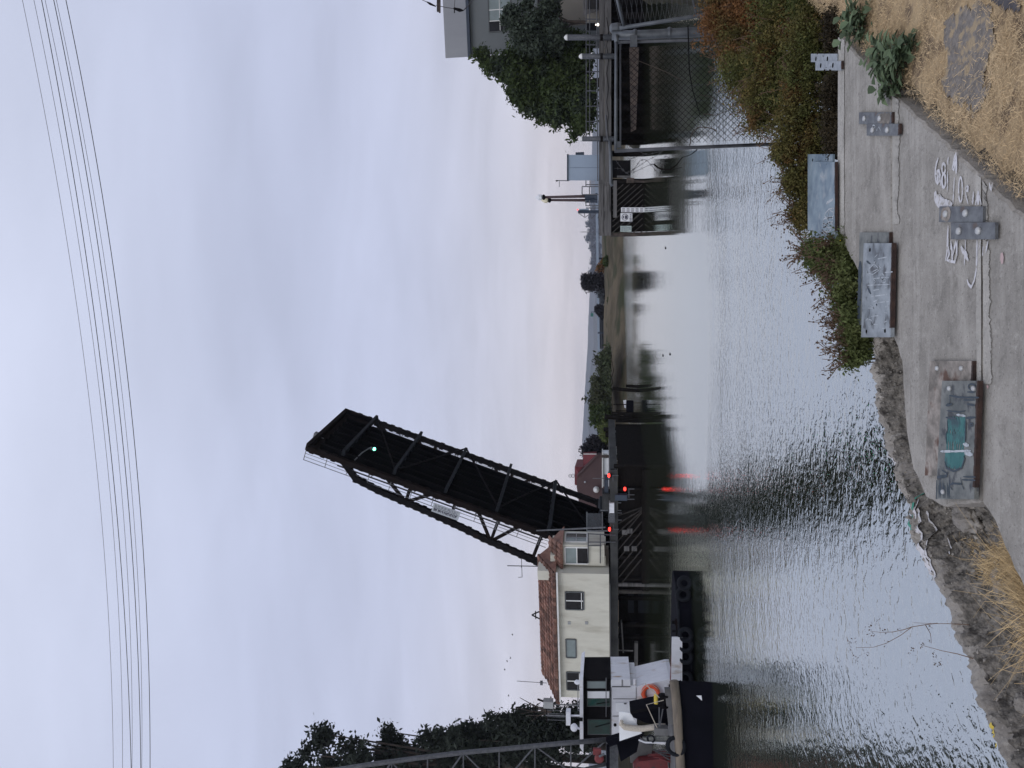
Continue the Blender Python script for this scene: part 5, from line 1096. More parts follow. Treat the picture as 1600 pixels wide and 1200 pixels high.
treeP('big dark green broadleaf tree between the grey building and the open sky',
      [(752, 84, 6, 13, 0), (764, 95, 8, 16, 1), (780, 104, 14, 22, 0), (800, 100, 20, 24, 0), (812, 122, 18, 26, -1), (803, 140, 7, 10, 0), (812, 152, 10, 14, 0), (830, 160, 18, 24, 0), (850, 130, 30, 36, 0), (856, 172, 14, 22, 0), (845, 186, 4, 8, 0),
       (872, 186, 10, 18, 0), (880, 150, 36, 34, -1), (900, 110, 30, 26, 0), (905, 190, 16, 14, 0), (897, 212, 4, 6, 0), (912, 165, 30, 20, -2), (852, 92, 34, 22, 2), (885, 84, 30, 20, 2), (820, 88, 24, 16, 3), (905, 80, 24, 18, 2)], 80, .20, 'leaf_green', .45, 3200, 26, .62, gR, 130, 2.6, shell=.42)
treeP('grey-green slender tree in front of the grey building', [(792, 32, 7, 10, 0), (800, 22, 10, 14, 0), (824, 8, 7, 10, 0), (815, 48, 18, 20, 0), (830, 65, 18, 24, 0), (838, 35, 20, 20, 0), (860, 14, 14, 18, 0), (868, 55, 18, 18, 0)], 77, .19, 'leaf_grey', .2, 560, 24, .5, gR, 42, 2.6)
up_ = thing('utility_pole', 'end of a brown utility pole crossarm with insulators at the upper right', 'utility pole', P(940, -38, 44))
part('pole', up_, 'timber_brown', lambda b: b.tube([P(960, -36, 44), P(640, -40, 44)], [.17, .12], 8)); part('crossarm', up_, 'timber_brown', lambda b: (b.bar(P(685, 18, 44), P(685, -60, 44), .12, .17), b.bar(P(687, 20, 43.8), P(687, -60, 43.8), .06, .1)))
part('insulator', up_, 'black_steel', lambda b: b.tube([P(667, 3, 44), P(672, 6, 44), P(681, 10, 44)], [.03, .07, .03], 7)); part('insulator', up_, 'black_steel', lambda b: (b.tube([P(709, 13, 44), P(719, 16, 44), P(724, 16.5, 44)], [.06, .10, .03], 7), b.bar(P(710, 20, 44), P(710, 12, 44), .05)))
part('jumper_wire', up_, 'wire_black', lambda b: (b.tube([P(660, 0, 44), P(667, 3, 44)], .02, 5), b.tube([P(681, 8, 44), P(696, 11.5, 44), P(709, 13.5, 44)], .02, 5), b.tube([P(724, 16.5, 44), P(734, 6, 44), P(741, -2, 44)], .03, 5), b.tube([P(710, 12, 44), P(711, -3, 44)], .018, 5)))
# ------------------------------------------------------------------ power lines and gulls
LN = [((35, 92, 171.5, 177), 0, 'topmost and faintest of the seven power lines'), ((53, 110, 187.5, 191.5), 0, 'faint second power line from the top'), ((65, 119, 197, 205), 1, 'uppermost of the three thick dark power lines'), ((70.5, 129, 204, 206.2), 0, 'faint power line that meets the uppermost thick one at the left'),
      ((84, 140, 214.5, 220), 1, 'middle one of the three thick dark power lines'), ((88, 146, 219.5, 221.5), 0, 'faint power line hugging the middle thick one'), ((103, 159, 231, 234.5), 1, 'lowest power line, thick and dark')]
for xs4, thick, lab in LN:
    co = np.polyfit([0, 300, 1000, 1200], xs4, 3)
    pts = [P(float(np.polyval(co, y)), y, 41 + 7 * y / 1200) for y in np.linspace(-60, 1260, 30)]
    b = MB(); b.tube(pts, .023 if thick else .014, 5); o = build('power_line', b, 'wire_black' if thick else 'wire_grey', label=lab, cat='power line', group='power lines across the sky')
for (x, y, a), lab in zip(((801, 991.5, .3), (798, 1028, -.4), (792.6, 1033, .9), (789, 1046, .1), (795, 1086.7, -.2)), ('distant bird alone above the ridge of the tiled roof', 'lower bird of the close pair above the bridge house', 'upper bird of the close pair above the bridge house', 'highest bird above the bridge house', 'distant bird above the left gable of the bridge house')):
    c = P(x, y, 150); t = thing('bird', lab, 'bird', c, 'birds over the bridge house')
    def body(b):
        d = V((math.cos(a), math.sin(a) * .5, .1)).normalized(); b.tube([c - d * .22, c - d * .1, c + d * .1, c + d * .2], [.02, .07, .06, .02], 6)
        s = d.cross(ZU).normalized()
        for k in (-1, 1): b.add([c + d * .1, c - d * .06, c + s * k * .28 + ZU * .16 - d * .02, c + s * k * .5 + ZU * .05 - d * .1, c + s * k * .28 + ZU * .17 + d * .09], [(0, 1, 2, 4), (4, 2, 3)] if k > 0 else [(4, 2, 1, 0), (3, 2, 4)])
    part('body', t, 'bird', body)

for (x, y), lab in zip(((1047, 554), (1040, 388), (1036, 556)), ('dark scrap floating on the calm water below the willow thicket', 'dark scrap floating on the bright water nearest the right pier', 'second dark scrap floating just beyond the first below the willow thicket')):
    c = G(x, y, 0); b = MB(); b.lathe(c - ZU * .03, [(.02, 0), (.055, .03), (.045, .06), (.015, .075)], 9); b.bar(c + ZU * .02, c + V((.10, .02, .025)), .025); build('floating_debris', b, 'timber_dark', label=lab, cat='debris', group='scraps floating on the river')
# ------------------------------------------------------------------ near bank
ZS = 1.90                                                 # top of the slabs
def g2(x, y, z=ZS): q = G(x, y, z); return (q.x, q.y)
RIM = [(1350, 498), (1360, 527), (1362, 590), (1370, 635), (1380, 695), (1392, 738), (1404, 768), (1420, 812), (1430, 850), (1441, 878), (1450, 900), (1462, 930), (1476, 960), (1481, 985), (1495, 1017), (1509, 1050), (1524, 1100), (1544, 1140), (1562, 1182), (1590, 1230), (1640, 1300), (1760, 1480)]
SLE = [(1375, 498), (1386, 511), (1402, 542), (1409, 567), (1411, 600), (1413, 640), (1418, 690), (1428, 735), (1440, 768), (1470, 790), (1500, 788), (1529, 783), (1543, 800), (1570, 857), (1600, 925), (1640, 1015), (1760, 1250)]
rim_w = np.array([g2(x, y, 1.84) for x, y in RIM]); sle_w = np.array([g2(x, y, 1.86) for x, y in SLE])
def resamp(a, n):
    s = np.concatenate([[0], np.cumsum(np.hypot(*np.diff(a, axis=0).T))]); t = np.linspace(0, s[-1], n)
    return np.stack([np.interp(t, s, a[:, 0]), np.interp(t, s, a[:, 1])], 1)
# shared land outline: the ledge, then the overgrown shore bending away to the right
NEAR = [tuple(p) for p in rim_w[::-1]] + [(.75, 5.6), (1.35, 6.9), (2.3, 8.2), (3.7, 9.4), (4.6, 10.6), (5.6, 12.6), (9.0, 19.5), (14.5, 30), (20, 41), (27, 55), (33, 61), (90, 58), (90, -9), (-1.5, -9)]
redge = [g2(1311, 55), g2(1600, 335)]                      # right-hand edge line of the slabs
def side(X, Y):                                            # >0 to the right of the slab edge
    (x0, y0), (x1, y1) = redge[1], redge[0]; l = math.hypot(x1 - x0, y1 - y0)
    return ((X - x0) * (y1 - y0) - (Y - y0) * (x1 - x0)) / l
def near_z(X, Y):
    d = dist_poly(X, Y, NEAR); s = side(X, Y)
    z = np.interp(d, [-2, -.25, 0, .25, .6, 1.3, 2.5, 5], [-1.5, -.7, -.15, .85, 1.25, 1.52, 1.62, 1.66])
    hi = np.clip((s + .02) / .05, 0, 1) * np.clip((d - .5) / .9, 0, 1) * np.clip((9.5 - Y) / 2.5, 0, 1)
    z = z * (1 - hi) + (1.865 + 0 * X) * hi
    lowrim = (Y < 5.15) & (s < .02)
    z = np.where(lowrim, np.minimum(z, 1.60), z)
    n = vnoise(X, Y, 2.2, 3.); return z + n * np.where(hi > .5, .018, .07) * np.clip(d * 3, 0, 1) * np.where(lowrim, .2, 1)
xs = np.concatenate([np.linspace(-4, 5, 120), np.geomspace(5.1, 90, 55)]); ys = np.concatenate([np.linspace(-8, 0.5, 18)[:-1], np.linspace(.5, 9, 120), np.geomspace(9.1, 64, 55)])
(ax0, ay0), (ax1, ay1) = g2(1490, 95, 1.87), g2(1545, 100, 1.87)
def near_mi(X, Y):
    s = side(X, Y); d = dist_poly(X, Y, NEAR)
    return np.where((s > .03) & (d > 1.2) & (Y < 6.6) , 1, np.where(Y > 12, 2, 0))
grid('ground', xs, ys, near_z, ['soil', 'straw_ground', 'bank'], mi=near_mi)
def gz(x, y):
    return float(near_z(np.array([[x]]), np.array([[y]]))[0, 0])
# worn asphalt showing through the straw
def in_poly(x, y, pl):
    c = False
    for i in range(len(pl)):
        a, d = pl[i - 1], pl[i]
        if (a.y > y) != (d.y > y) and x < (d.x - a.x) * (y - a.y) / (d.y - a.y) + a.x: c = not c
    return c
def patch(name, raw, m_, st, ragged_):
    pl = [V((*g2(x, y, 1.87), 0)) for x, y in raw]; x0, x1 = min(p.x for p in pl), max(p.x for p in pl); y0, y1 = min(p.y for p in pl), max(p.y for p in pl)
    xs_, ys_ = np.arange(x0 - .08, x1 + .08, st), np.arange(y0 - .08, y1 + .08, st); X, Y = np.meshgrid(xs_, ys_); Z = near_z(X, Y) + .005; v = np.stack([X, Y, Z], -1).reshape(-1, 3); f = []
    for j in range(len(ys_) - 1):
        for i in range(len(xs_) - 1):
            x, y = xs_[i] + st / 2, ys_[j] + st / 2; o = V((x * 7, y * 7, 3)); w = ragged_
            if in_poly(x + w * noise.fractal(o, 1., 2., 4), y + w * noise.fractal(o + V((9, 9, 9)), 1., 2., 4), pl): a_ = j * len(xs_) + i; f.append((a_, a_ + 1, a_ + 1 + len(xs_), a_ + len(xs_)))
    build_np(name, v, f, m_, None, True, kind='structure', origin=(0, 0, 0)); return pl
ASP = patch('asphalt_patch', [(1478, 40), (1482, 90), (1474, 130), (1488, 160), (1505, 158), (1522, 172), (1540, 150), (1548, 110), (1556, 60), (1550, 20), (1500, 8)], 'asphalt', .016, .07)
M['ground_shade'] = mat('painted_ground_shade', (.055, .05, .055), (.08, .075, .08), rough=.9, scale=30)
SHADE = patch('shade_patch', [(1545, -6), (1556, 6), (1575, 16), (1593, 20), (1598, 10), (1580, -8)], 'ground_shade', .014, .02)  # the shadow at the lower right, painted as a dark ground patch

# concrete slabs
def slab(label, raw, name='concrete_slab', th=.26, jit=.004):
    ol = []
    pts = [V((*g2(x, y), ZS)) for x, y in raw]
    for i in range(len(pts)):
        a, c = pts[i], pts[(i + 1) % len(pts)]; n = max(1, int((c - a).length / .045))
        for k in range(n): p = a.lerp(c, k / n); ol.append(V((p.x + random.gauss(0, jit), p.y + random.gauss(0, jit), ZS)))
    cx = sum(p.x for p in ol) / len(ol); cy = sum(p.y for p in ol) / len(ol)
    me = bpy.data.meshes.new('slab'); 
    inn = []
    for i, p in enumerate(ol):                             # small worn bevel
        a, c = ol[i - 2], ol[(i + 2) % len(ol)]; t = (c - a).normalized(); nrm = V((-t.y, t.x, 0)); w = .008 + .006 * random.random(); inn.append(p + nrm * w)
    area = sum(ol[i].x * ol[(i + 1) % len(ol)].y - ol[(i + 1) % len(ol)].x * ol[i].y for i in range(len(ol)))
    if area < 0: ol, inn = ol[::-1], [2 * o - i_ for o, i_ in zip(ol, inn)][::-1]
    n = len(ol); lo = [V((p.x, p.y, ZS - .012)) for p in ol]; bt = [V((p.x, p.y, ZS - th)) for p in ol]
    vs = inn + lo + bt; fs = [tuple(range(n))] + [(n + i, n + (i + 1) % n, (i + 1) % n, i) for i in range(n)] + [(2 * n + i, 2 * n + (i + 1) % n, n + (i + 1) % n, n + i) for i in range(n)]
    me.from_pydata([tuple(v) for v in vs], [], fs); t = thing(name, label, 'slab', (cx, cy, ZS - th), 'concrete slabs along the bank')
    return t, link('top', me, 'concrete', t)
A_raw = [(1307.5, 362), (1311, 55), (1392.3, 145), (1392.8, 523), (1386, 511), (1336, 415)]
B_raw = [(1393.5, 525), (1393.5, 147), (1533, 277), (1534, 600), (1533, 783), (1500, 788), (1470, 790), (1447, 778), (1428, 735), (1418, 690), (1413, 640), (1411, 600), (1409, 567), (1402, 542)]
C_raw = [(1534, 784), (1535, 600), (1534, 278), (1600, 339), (1780, 515), (1780, 1290), (1640, 1015), (1600, 925), (1570, 857), (1545, 800)]
sA, _ = slab('farthest concrete slab, ending in the straight edge before the bushes', A_raw)
sB, _ = slab('middle concrete slab with the white graffiti', B_raw)
sC, _ = slab('nearest concrete slab, cut by the bottom of the picture', C_raw)
def ragged(b, raw_l, raw_r, z, jit, n=60):                 # strip between two photo lines lying on the slab
    L_, R__ = [V((*g2(*p, z), z)) for p in raw_l], [V((*g2(*p, z), z)) for p in raw_r]
    def at(a, t): f = t * (len(a) - 1); i = min(int(f), len(a) - 2); return a[i].lerp(a[i + 1], f - i)
    vs = []; n = n * 6; sd_ = random.uniform(0, 50)
    for k in range(n + 1):
        t = k / n; p, q = at(L_, t), at(R__, t); w = jit * 1.1 * noise.fractal(V((p.x * 4.5, sd_, 0)), .35, 2.1, 9)
        vs += [p + V((0, random.gauss(0, .001), 0)), q + V((0, min(w, (p.y - q.y) * .85), 0))]
    b.add(vs, [(2 * k + 1, 2 * k + 3, 2 * k + 2, 2 * k) for k in range(n)])
for par, l, r, jt in ((sA, [(1309.5, 58), (1308.5, 360)], [(1319, 63), (1319, 368)], .012), (sB, [(1394.2, 150), (1394.5, 350)], [(1403, 156), (1404, 350)], .02), (sC, [(1535, 281), (1536, 440), (1536, 600)], [(1541, 290), (1547, 440), (1549, 600)], .022), (sB, [(1525, 272), (1525, 450), (1526, 600)], [(1532.5, 278), (1532.8, 450), (1533, 600)], .002)):
    part('worn_edge', par, 'concrete_edge', lambda b: ragged(b, l, r, ZS + .004, jt, 120))
# paint on the slabs
def zc(pts, sc_, x0, y0): return [(x0 + x / sc_, y0 + y / sc_) for x, y in pts]
def stroke(b, raw, w, z, n_=None):                         # flat painted line: w is its width in metres
    ps = [V((*g2(x, y, z), z)) for x, y in raw]
    pp = [ps[0]]
    for a, c in zip(ps, ps[1:]):
        n = max(1, int((c - a).length / .02))
        for k in range(1, n + 1): pp.append(a.lerp(c, k / n))
    vs = []
    for i, p in enumerate(pp):
        t = (pp[min(i + 1, len(pp) - 1)] - pp[max(i - 1, 0)]); t = t.normalized() if t.length > 1e-9 else V((1, 0, 0)); nn = V((-t.y, t.x, 0))
        ww = w * (.5 + random.uniform(-.12, .12)) * (1 if 0 < i < len(pp) - 1 else .4); vs += [p + nn * ww, p - nn * ww]
    b.add(vs, [(2 * i, 2 * i + 1, 2 * i + 3, 2 * i + 2) for i in range(len(pp) - 1)])
def ell(cx, cy, rx, ry, n=18, a0=0): return [(cx + rx * math.cos(a0 + 2 * math.pi * k / n), cy + ry * math.sin(a0 + 2 * math.pi * k / n)) for k in range(n + 1)]
def graf(b):
    z_ = ZS + .005
    S = lambda pts, w: stroke(b, zc(pts, 6.67, 1430, 220), w, z_ + random.uniform(0, .002))
    S([(243, 178), (222, 230), (210, 300), (208, 370), (216, 420), (234, 445), (252, 420), (258, 360), (246, 310), (228, 320), (214, 360)], .016); S([(240, 178), (225, 230)], .024); S([(232, 330), (236, 430)], .026)
    S(ell(296, 290, 18, 52), .015); S(ell(297, 415, 19, 72), .016); S([(262, 380), (262, 470)], .010)
    S([(346, 168), (340, 205), (340, 250)], .013); S([(336, 318), (336, 430), (334, 540)], .010)
    S([(424, 118), (408, 190), (390, 290), (400, 300), (424, 200)], .018); S([(426, 118), (428, 240), (426, 350)], .016); S([(408, 380), (400, 520), (392, 660)], .010)
    S([(205, 530), (215, 590), (250, 640), (300, 655), (345, 668)], .046); S([(230, 570), (290, 635), (385, 668)], .030)
    S(ell(472, 510, 20, 130), .011); S([(540, 465), (526, 490), (530, 520), (548, 520), (550, 480), (540, 465)], .015); S([(522, 535), (536, 600), (552, 660)], .011)
    S([(606, 530), (604, 600), (598, 660)], .014); S([(588, 640), (606, 590)], .010); S([(656, 520), (642, 600), (630, 668)], .018); S([(658, 520), (672, 600), (690, 668)], .014); S([(655, 560), (656, 668)], .022)
    S([(770, 435), (782, 490), (792, 522), (800, 470), (808, 435)], .010)
    S([(342, 885), (338, 1000), (328, 1190)], .012); S([(366, 1040), (378, 1110), (392, 1190), (410, 1110), (420, 1035)], .015); S([(366, 1090), (372, 1130)], .026); S([(420, 1035), (434, 1120), (438, 1200)], .010)
    S([(475, 1100), (505, 1150), (545, 1200)], .022); S([(520, 1030), (520, 1120)], .010); S([(642, 1030), (640, 1120), (638, 1200)], .012); S([(708, 1100), (702, 1200)], .016); S([(760, 1040), (745, 1110), (735, 1170)], .012)
    T = lambda pts, w: stroke(b, zc(pts, 4, 1200, 200), w, z_ + random.uniform(0, .002))
    T([(1128, 690), (1122, 760), (1108, 832)], .010); T([(1128, 740), (1132, 790), (1118, 826), (1165, 838), (1178, 790), (1182, 700)], .014); T([(1150, 770), (1152, 830)], .022); T([(1205, 755), (1230, 790), (1252, 830)], .018); T([(1236, 700), (1230, 790), (1226, 865)], .009)
    T([(1308, 700), (1306, 800), (1302, 880), (1290, 950), (1270, 995), (1252, 975), (1244, 945)], .014); T([(1330, 705), (1318, 760)], .010)
part('graffiti', sB, 'spray_white', graf)
part('paint_smear', sC, 'spray_pink', lambda b: (stroke(b, [(1565, 395), (1566, 412)], .035, ZS + .005), stroke(b, [(1542, 602), (1544, 606)], .03, ZS + .005)))
# steel plates and straps
def rawbox(b, x0, x1, y0, y1, z, th, skew=0.):
    q = [V((*g2(x, y, z + th), z)) for x, y in ((x0 + skew, y0), (x1 + skew * .6, y0), (x1, y1), (x0, y1))]
    b.prism(q, ZU * th)
def plate_t(label, x0, x1, y0, y1, z, th, m_, holes, hm='hole', skew=0., rust=True, extra=None, name='steel_plate', gp_='steel plates bolted along the slabs'):
    c = g2((x0 + x1) / 2, (y0 + y1) / 2, z); t = thing(name, label, 'plate' if name == 'steel_plate' else 'strap', (c[0], c[1], z), gp_)
    part('body', t, m_, lambda b: rawbox(b, x0, x1, y0, y1, z, th, skew))
    if rust:
        def re(b):
            a, d = V((*g2(x1 + skew * .6, y0, z + th), z)), V((*g2(x1, y1 - (y1 - y0) * .1, z + th), z)); n = 60; w = .006; vs = []
            for k in range(n + 1): p = a.lerp(d, k / n); w = .8 * w + .2 * random.uniform(-.004, .024); vs += [p + V((0, -.004, -.002)), p + V((0, -.006, th + .001)), p + V((0, w, th + .0015))]
            fs = []
            for k in range(n): fs += [(3 * k, 3 * k + 1, 3 * k + 4, 3 * k + 3), (3 * k + 1, 3 * k + 2, 3 * k + 5, 3 * k + 4)]
            b.add(vs, fs)
        part('rust_edge', t, 'rust', re)
    for x, y in holes:
        h = G(x, y, z + th); r = .011 if name == 'steel_plate' else .016
        if hm == 'hole': part('bolt_hole', t, 'hole', lambda b: b.lathe(h + ZU * .0005, [(r, 0), (r, .0015)], 12))
        else: part('bolt', t, 'bolt', lambda b: b.lathe(h, [(r * 1.05, -.001), (r * 1.05, .006), (r * .8, .012)], 10), True)
    if extra: extra(t, z + th)
    return t
def tag1(t, z):
    def fn(b):
        S = lambda p, w: stroke(b, zc(p, 7.5, 1250, 230), w, z + .0015)
        for p in ([(395, 715), (340, 725), (300, 770), (285, 810), (320, 830), (360, 830), (395, 800), (390, 760), (350, 740)], ell(300, 870, 30, 36), ell(355, 850, 34, 30), [(265, 940), (300, 930), (330, 900)], ell(285, 915, 22, 22), ell(345, 915, 34, 30), [(385, 860), (380, 950), (330, 990), (270, 990), (255, 960)], [(290, 985), (310, 1025), (320, 985)], [(345, 730), (320, 830)]): S(p, .009)
    part('graffiti', t, 'spray_thin', fn); part('paint_patch', t, 'spray_thin', lambda b: (stroke(b, zc([(310, 660), (350, 630), (390, 610)], 7.5, 1250, 230), .022, z + .001), stroke(b, zc([(230, 180), (240, 230)], 7.5, 1250, 230), .01, z + .001), stroke(b, zc(ell(265, 325, 24, 26), 7.5, 1250, 230)[:12], .008, z + .001)))
def tag2(t, z):
    def fn(b):
        S = lambda p, w=.006: stroke(b, zc(p, 6.316, 1330, 350), w, z + .0015)
        for p in ([(145, 455), (175, 490)], [(175, 445), (245, 370), (215, 380)], [(230, 330), (260, 300)], [(260, 345), (355, 325)], [(210, 470), (295, 430), (270, 410)], [(220, 385), (280, 450), (210, 500), (150, 470)], ell(305, 520, 20, 28), ell(320, 560, 22, 18), [(330, 478), (410, 472)], [(215, 600), (240, 570), (215, 540), (300, 530), (375, 530)], [(160, 605), (380, 595)], [(215, 655), (280, 645)], [(320, 640), (350, 625), (350, 655)], [(200, 715), (355, 695)], [(215, 770), (270, 745), (240, 790), (250, 830), (165, 830)], [(250, 775), (375, 765)], [(190, 800), (230, 840)], [(335, 820), (380, 800)], [(195, 910), (280, 905)], [(140, 960), (160, 935), (200, 950), (220, 990), (195, 990), (270, 992)], [(320, 870), (355, 880)], [(340, 865), (325, 970), (355, 955)], [(320, 985), (325, 1000)], [(300, 1030), (340, 1028)]): S(p)
    part('graffiti', t, 'spray_thin', fn); part('dark_smear', t, 'spray_dark', lambda b: [stroke(b, zc(p, 6.316, 1330, 350), w, z + .001) for p, w in (([(150, 365), (190, 395)], .014), ([(160, 630), (195, 690)], .016), ([(230, 360), (240, 385)], .012), ([(240, 790), (255, 800)], .02))])
def tag3(t, z):
    zz = lambda p: zc(p, 4.8, 1440, 550)
    def teal(b):
        for y0, y1, xl_, xr_ in ((490, 600, 195, 330), (600, 690, 180, 325), (690, 740, 185, 315), (740, 880, 178, 318)):
            for k in range(8): x = xl_ + (xr_ - xl_) * (k + .5) / 8; stroke(b, zz([(x + random.uniform(-4, 4), y0 - 6), (x + random.uniform(-4, 4), y1 - (abs(k - 3.5) ** 2 * 2 if y1 == 880 else 0))]), .034, z + .001 + random.uniform(0, .0008))
    part('teal_paint', t, 'spray_teal', teal)
    def dk(b):
        S = lambda p, w=.008: stroke(b, zz(p), w, z + .0032)
        for p, w in (([(205, 325), (285, 340), (430, 342)], .008), ([(210, 330), (210, 390)], .012), ([(180, 400), (230, 390)], .014), ([(310, 360), (400, 360)], .008), ([(340, 390), (400, 400)], .01), ([(185, 440), (280, 450), (330, 440)], .006), ([(180, 490), (260, 500)], .010), ([(330, 495), (405, 490)], .010), ([(190, 490), (195, 580), (180, 620), (185, 690)], .008), ([(330, 500), (325, 690)], .009), ([(172, 820), (185, 870), (240, 895), (300, 870), (322, 800), (315, 780)], .010), ([(115, 940), (185, 930), (195, 900)], .014), ([(150, 885), (190, 910)], .010), ([(310, 935), (405, 938)], .007), ([(300, 958), (405, 962)], .007), ([(290, 940), (300, 990), (230, 985), (210, 1000)], .010), ([(215, 1010), (230, 1035)], .016), ([(300, 990), (315, 1030)], .012), (ell(375, 260, 26, 20), .008), ([(340, 300), (400, 300)], .008), (ell(375, 545, 12, 10), .006)): S(p, w)
    part('dark_lines', t, 'spray_dark', dk)
    part('grey_wash', t, 'spray_thin', lambda b: [stroke(b, zz(p), w, z + .0028) for p, w in (([(140, 745), (240, 745), (370, 740)], .010), ([(310, 690), (355, 700)], .02), ([(320, 760), (385, 768)], .018), ([(260, 470), (330, 480)], .01))])
    part('navy_wash', t, 'spray_dark', lambda b: [stroke(b, zz([(112 + 8 * k, 960 + 20 * (k % 3)), (112 + 8 * k, 1095)]), .010, z + .0007) for k in range(14) if k % 4 != 1])
plate_t('blue-grey plate partly under the scribbled one at the far slab edge', 1262, 1301, 241, 360, ZS + .004, .014, 'plate_blue', [(1270, 250), (1294, 248.5)], rust=False)
plate_t('blue-grey plate with a white scribbled tag at the far slab edge', 1269.5, 1305, 253, 373, ZS + .019, .016, 'plate_blue', [(1304 - 30, 366.5), (1298, 365.5)], extra=tag1)
plate_t('grey plate with a black stripe underneath the scratched one', 1340, 1388, 363, 508, ZS + .004, .014, 'plate_dull', [], skew=3, extra=lambda t, z: part('black_stripe', t, 'spray_dark', lambda b: stroke(b, [(1344, 408), (1341.5, 505)], .06, z + .0015)))
plate_t('pale grey plate covered in thin white scratched lines', 1345.5, 1391.5, 380, 527, ZS + .019, .020, 'plate', [(1359.5, 390.5), (1354, 518), (1383, 517)], skew=4, extra=tag2)
plate_t('rust-blotched plate underneath the teal painted one', 1445, 1515, 564, 743, ZS + .004, .014, 'plate_rusty', [(1466, 575.5), (1504, 575.5)], 'bolt', skew=8)
plate_t('grey plate painted teal with dark outlines', 1462, 1522, 595, 780, ZS + .019, .018, 'plate_dull', [(1485, 607), (1523, 607), (1475, 768.5)], 'bolt', skew=10, extra=tag3)
gs_ = 'steel straps tying the slabs together'
plate_t('pale strap with two dark holes, right one at the far slab edge', 1267, 1308, 84, 97, ZS + .004, .010, 'strap_light', [(1275, 92), (1293, 92)], rust=False, name='steel_strap', gp_=gs_)
plate_t('pale strap with two dark holes, left one at the far slab edge', 1274, 1315, 95.5, 110, ZS + .009, .010, 'strap_light', [(1282.5, 102.5), (1301.5, 102)], name='steel_strap', gp_=gs_)
plate_t('half rusty strap across the farther joint, right of its twin', 1342, 1394, 175.5, 194, ZS + .004, .012, 'strap', [(1351.5, 185), (1375.5, 185)], 'bolt', name='steel_strap', gp_=gs_, extra=lambda t, z: part('rust_stain', t, 'plate_rusty', lambda b: stroke(b, [(1371, 185), (1391, 185)], .055, z + .001)))
plate_t('grey strap across the farther joint with a small white scrawl', 1354, 1405, 193.5, 212, ZS + .009, .012, 'strap', [(1364.5, 203), (1387.5, 203)], 'bolt', name='steel_strap', gp_=gs_, extra=lambda t, z: part('scrawl', t, 'spray_thin', lambda b: (stroke(b, ell(1365, 198, 2.2, 2.4), .006, z + .002), stroke(b, [(1368, 197), (1370, 204), (1373, 198), (1376, 204)], .006, z + .002))))
plate_t('dark strap with a brown end in the middle of the white graffiti', 1467, 1535.5, 322.5, 347, ZS + .004, .012, 'strap', [(1479, 334), (1510, 333)], 'bolt', rust=False, name='steel_strap', gp_=gs_, skew=.8, extra=lambda t, z: part('rust_stain', t, 'plate_rusty', lambda b: stroke(b, [(1470, 334), (1485, 335)], .062, z + .001)))
plate_t('plain dark strap at the lower end of the white graffiti', 1485.5, 1555, 347.5, 374, ZS + .009, .012, 'strap', [(1499.5, 361), (1530, 360.5)], 'bolt', rust=False, name='steel_strap', gp_=gs_)

# eroded ledge and gravelly trough beside the slabs
NR, NC = 620, 96
rs_, ss_ = resamp(rim_w, NR), resamp(sle_w, NR)
# keep stations matched by position along the bank
def matched():
    out = []
    for i in range(NR):
        p = rs_[i]; k = np.argmin((sle_w[:, 0] - p[0] - .55) ** 2 * 0 + np.abs((ss_[:, 0] - p[0]) * .62 + (ss_[:, 1] - p[1]) * .785)[..., None].min() if False else 0) if False else None
        d = np.abs((ss_[:, 0] - p[0]) * .62 + (ss_[:, 1] - p[1]) * .785); out.append(ss_[int(np.argmin(d))])
    out = np.array(out)
    for _ in range(4): out[1:-1] = (out[:-2] + out[1:-1] * 2 + out[2:]) / 4
    return out
sm = matched(); vs = []; mi = []
outw = np.array([-.785, -.62 * -1]) ; outw = np.array([-.80, .60])
cols = [('o', -.30, .03), ('o', .9, .025), ('o', 1.60, .012), ('o', 1.80, 0)] + [('m', t, 0) for t in np.linspace(.02, 1.06, NC - 4)]
for i in range(NR):
    p, q = rs_[i], sm[i]; wd = float(np.hypot(*(q - p))); tt = i / (NR - 1)
    for kind, a, o in cols:
        if kind == 'o': x, y = p + outw * o * 3; z = a
        else:
            x, y = p + (q - p) * a; dd = a * wd
            dep = min(.16, .45 * wd)
            z = 1.835 - np.interp(dd, [0, .05, .085, .13, .22, max(.23, wd * .8), max(.24, wd)], [.012, 0, .012, dep * .6, dep, dep * .75, dep * .55])
        nn = noise.fractal(V((x * 6, y * 6, z * 3)), 1., 2., 5); n2 = noise.fractal(V((x * 22, y * 22, 1.)), 1., 2., 3); n3 = noise.fractal(V((x * 2.5, y * 2.5, 5.)), 1., 2., 3)
        n4 = noise.fractal(V((x * 55, y * 55, 2.)), 1., 2., 2)
        x += nn * .018 * (kind == 'o' or a < .2) + n3 * .02; y += nn * .018 * (a < .2 if kind == 'm' else 1); z += (nn * .026 + n2 * .018 + n4 * .008) * (1 if kind == 'm' else .3)
        vs.append((x, y, z))
ncol = len(cols); idx = np.arange(NR * ncol).reshape(NR, ncol)
f = np.stack([idx[:-1, :-1], idx[:-1, 1:], idx[1:, 1:], idx[1:, :-1]], -1)
mm = np.zeros((NR - 1, ncol - 1), int)
for i in range(NR - 1):
    wd = float(np.hypot(*(sm[i] - rs_[i]))); y_ = rs_[i][1]
    for j in range(4, ncol - 1):
        dd = cols[j][1] * wd; e = noise.fractal(V((rs_[i][0] * 9, rs_[i][1] * 9, dd * 12)), .8, 2., 5) * .035
        lim = .085 + e
        mm[i, j] = 0 if dd < lim else 1
led = build_np('concrete_ledge', vs, f.reshape(-1, 4), ['ledge', 'dirt'], None, True, mi=mm.reshape(-1), label='eroded grey concrete ledge with a gravelly trough along the water edge', cat='ledge')
ncv = np.array(vs).reshape(NR, ncol, 3)
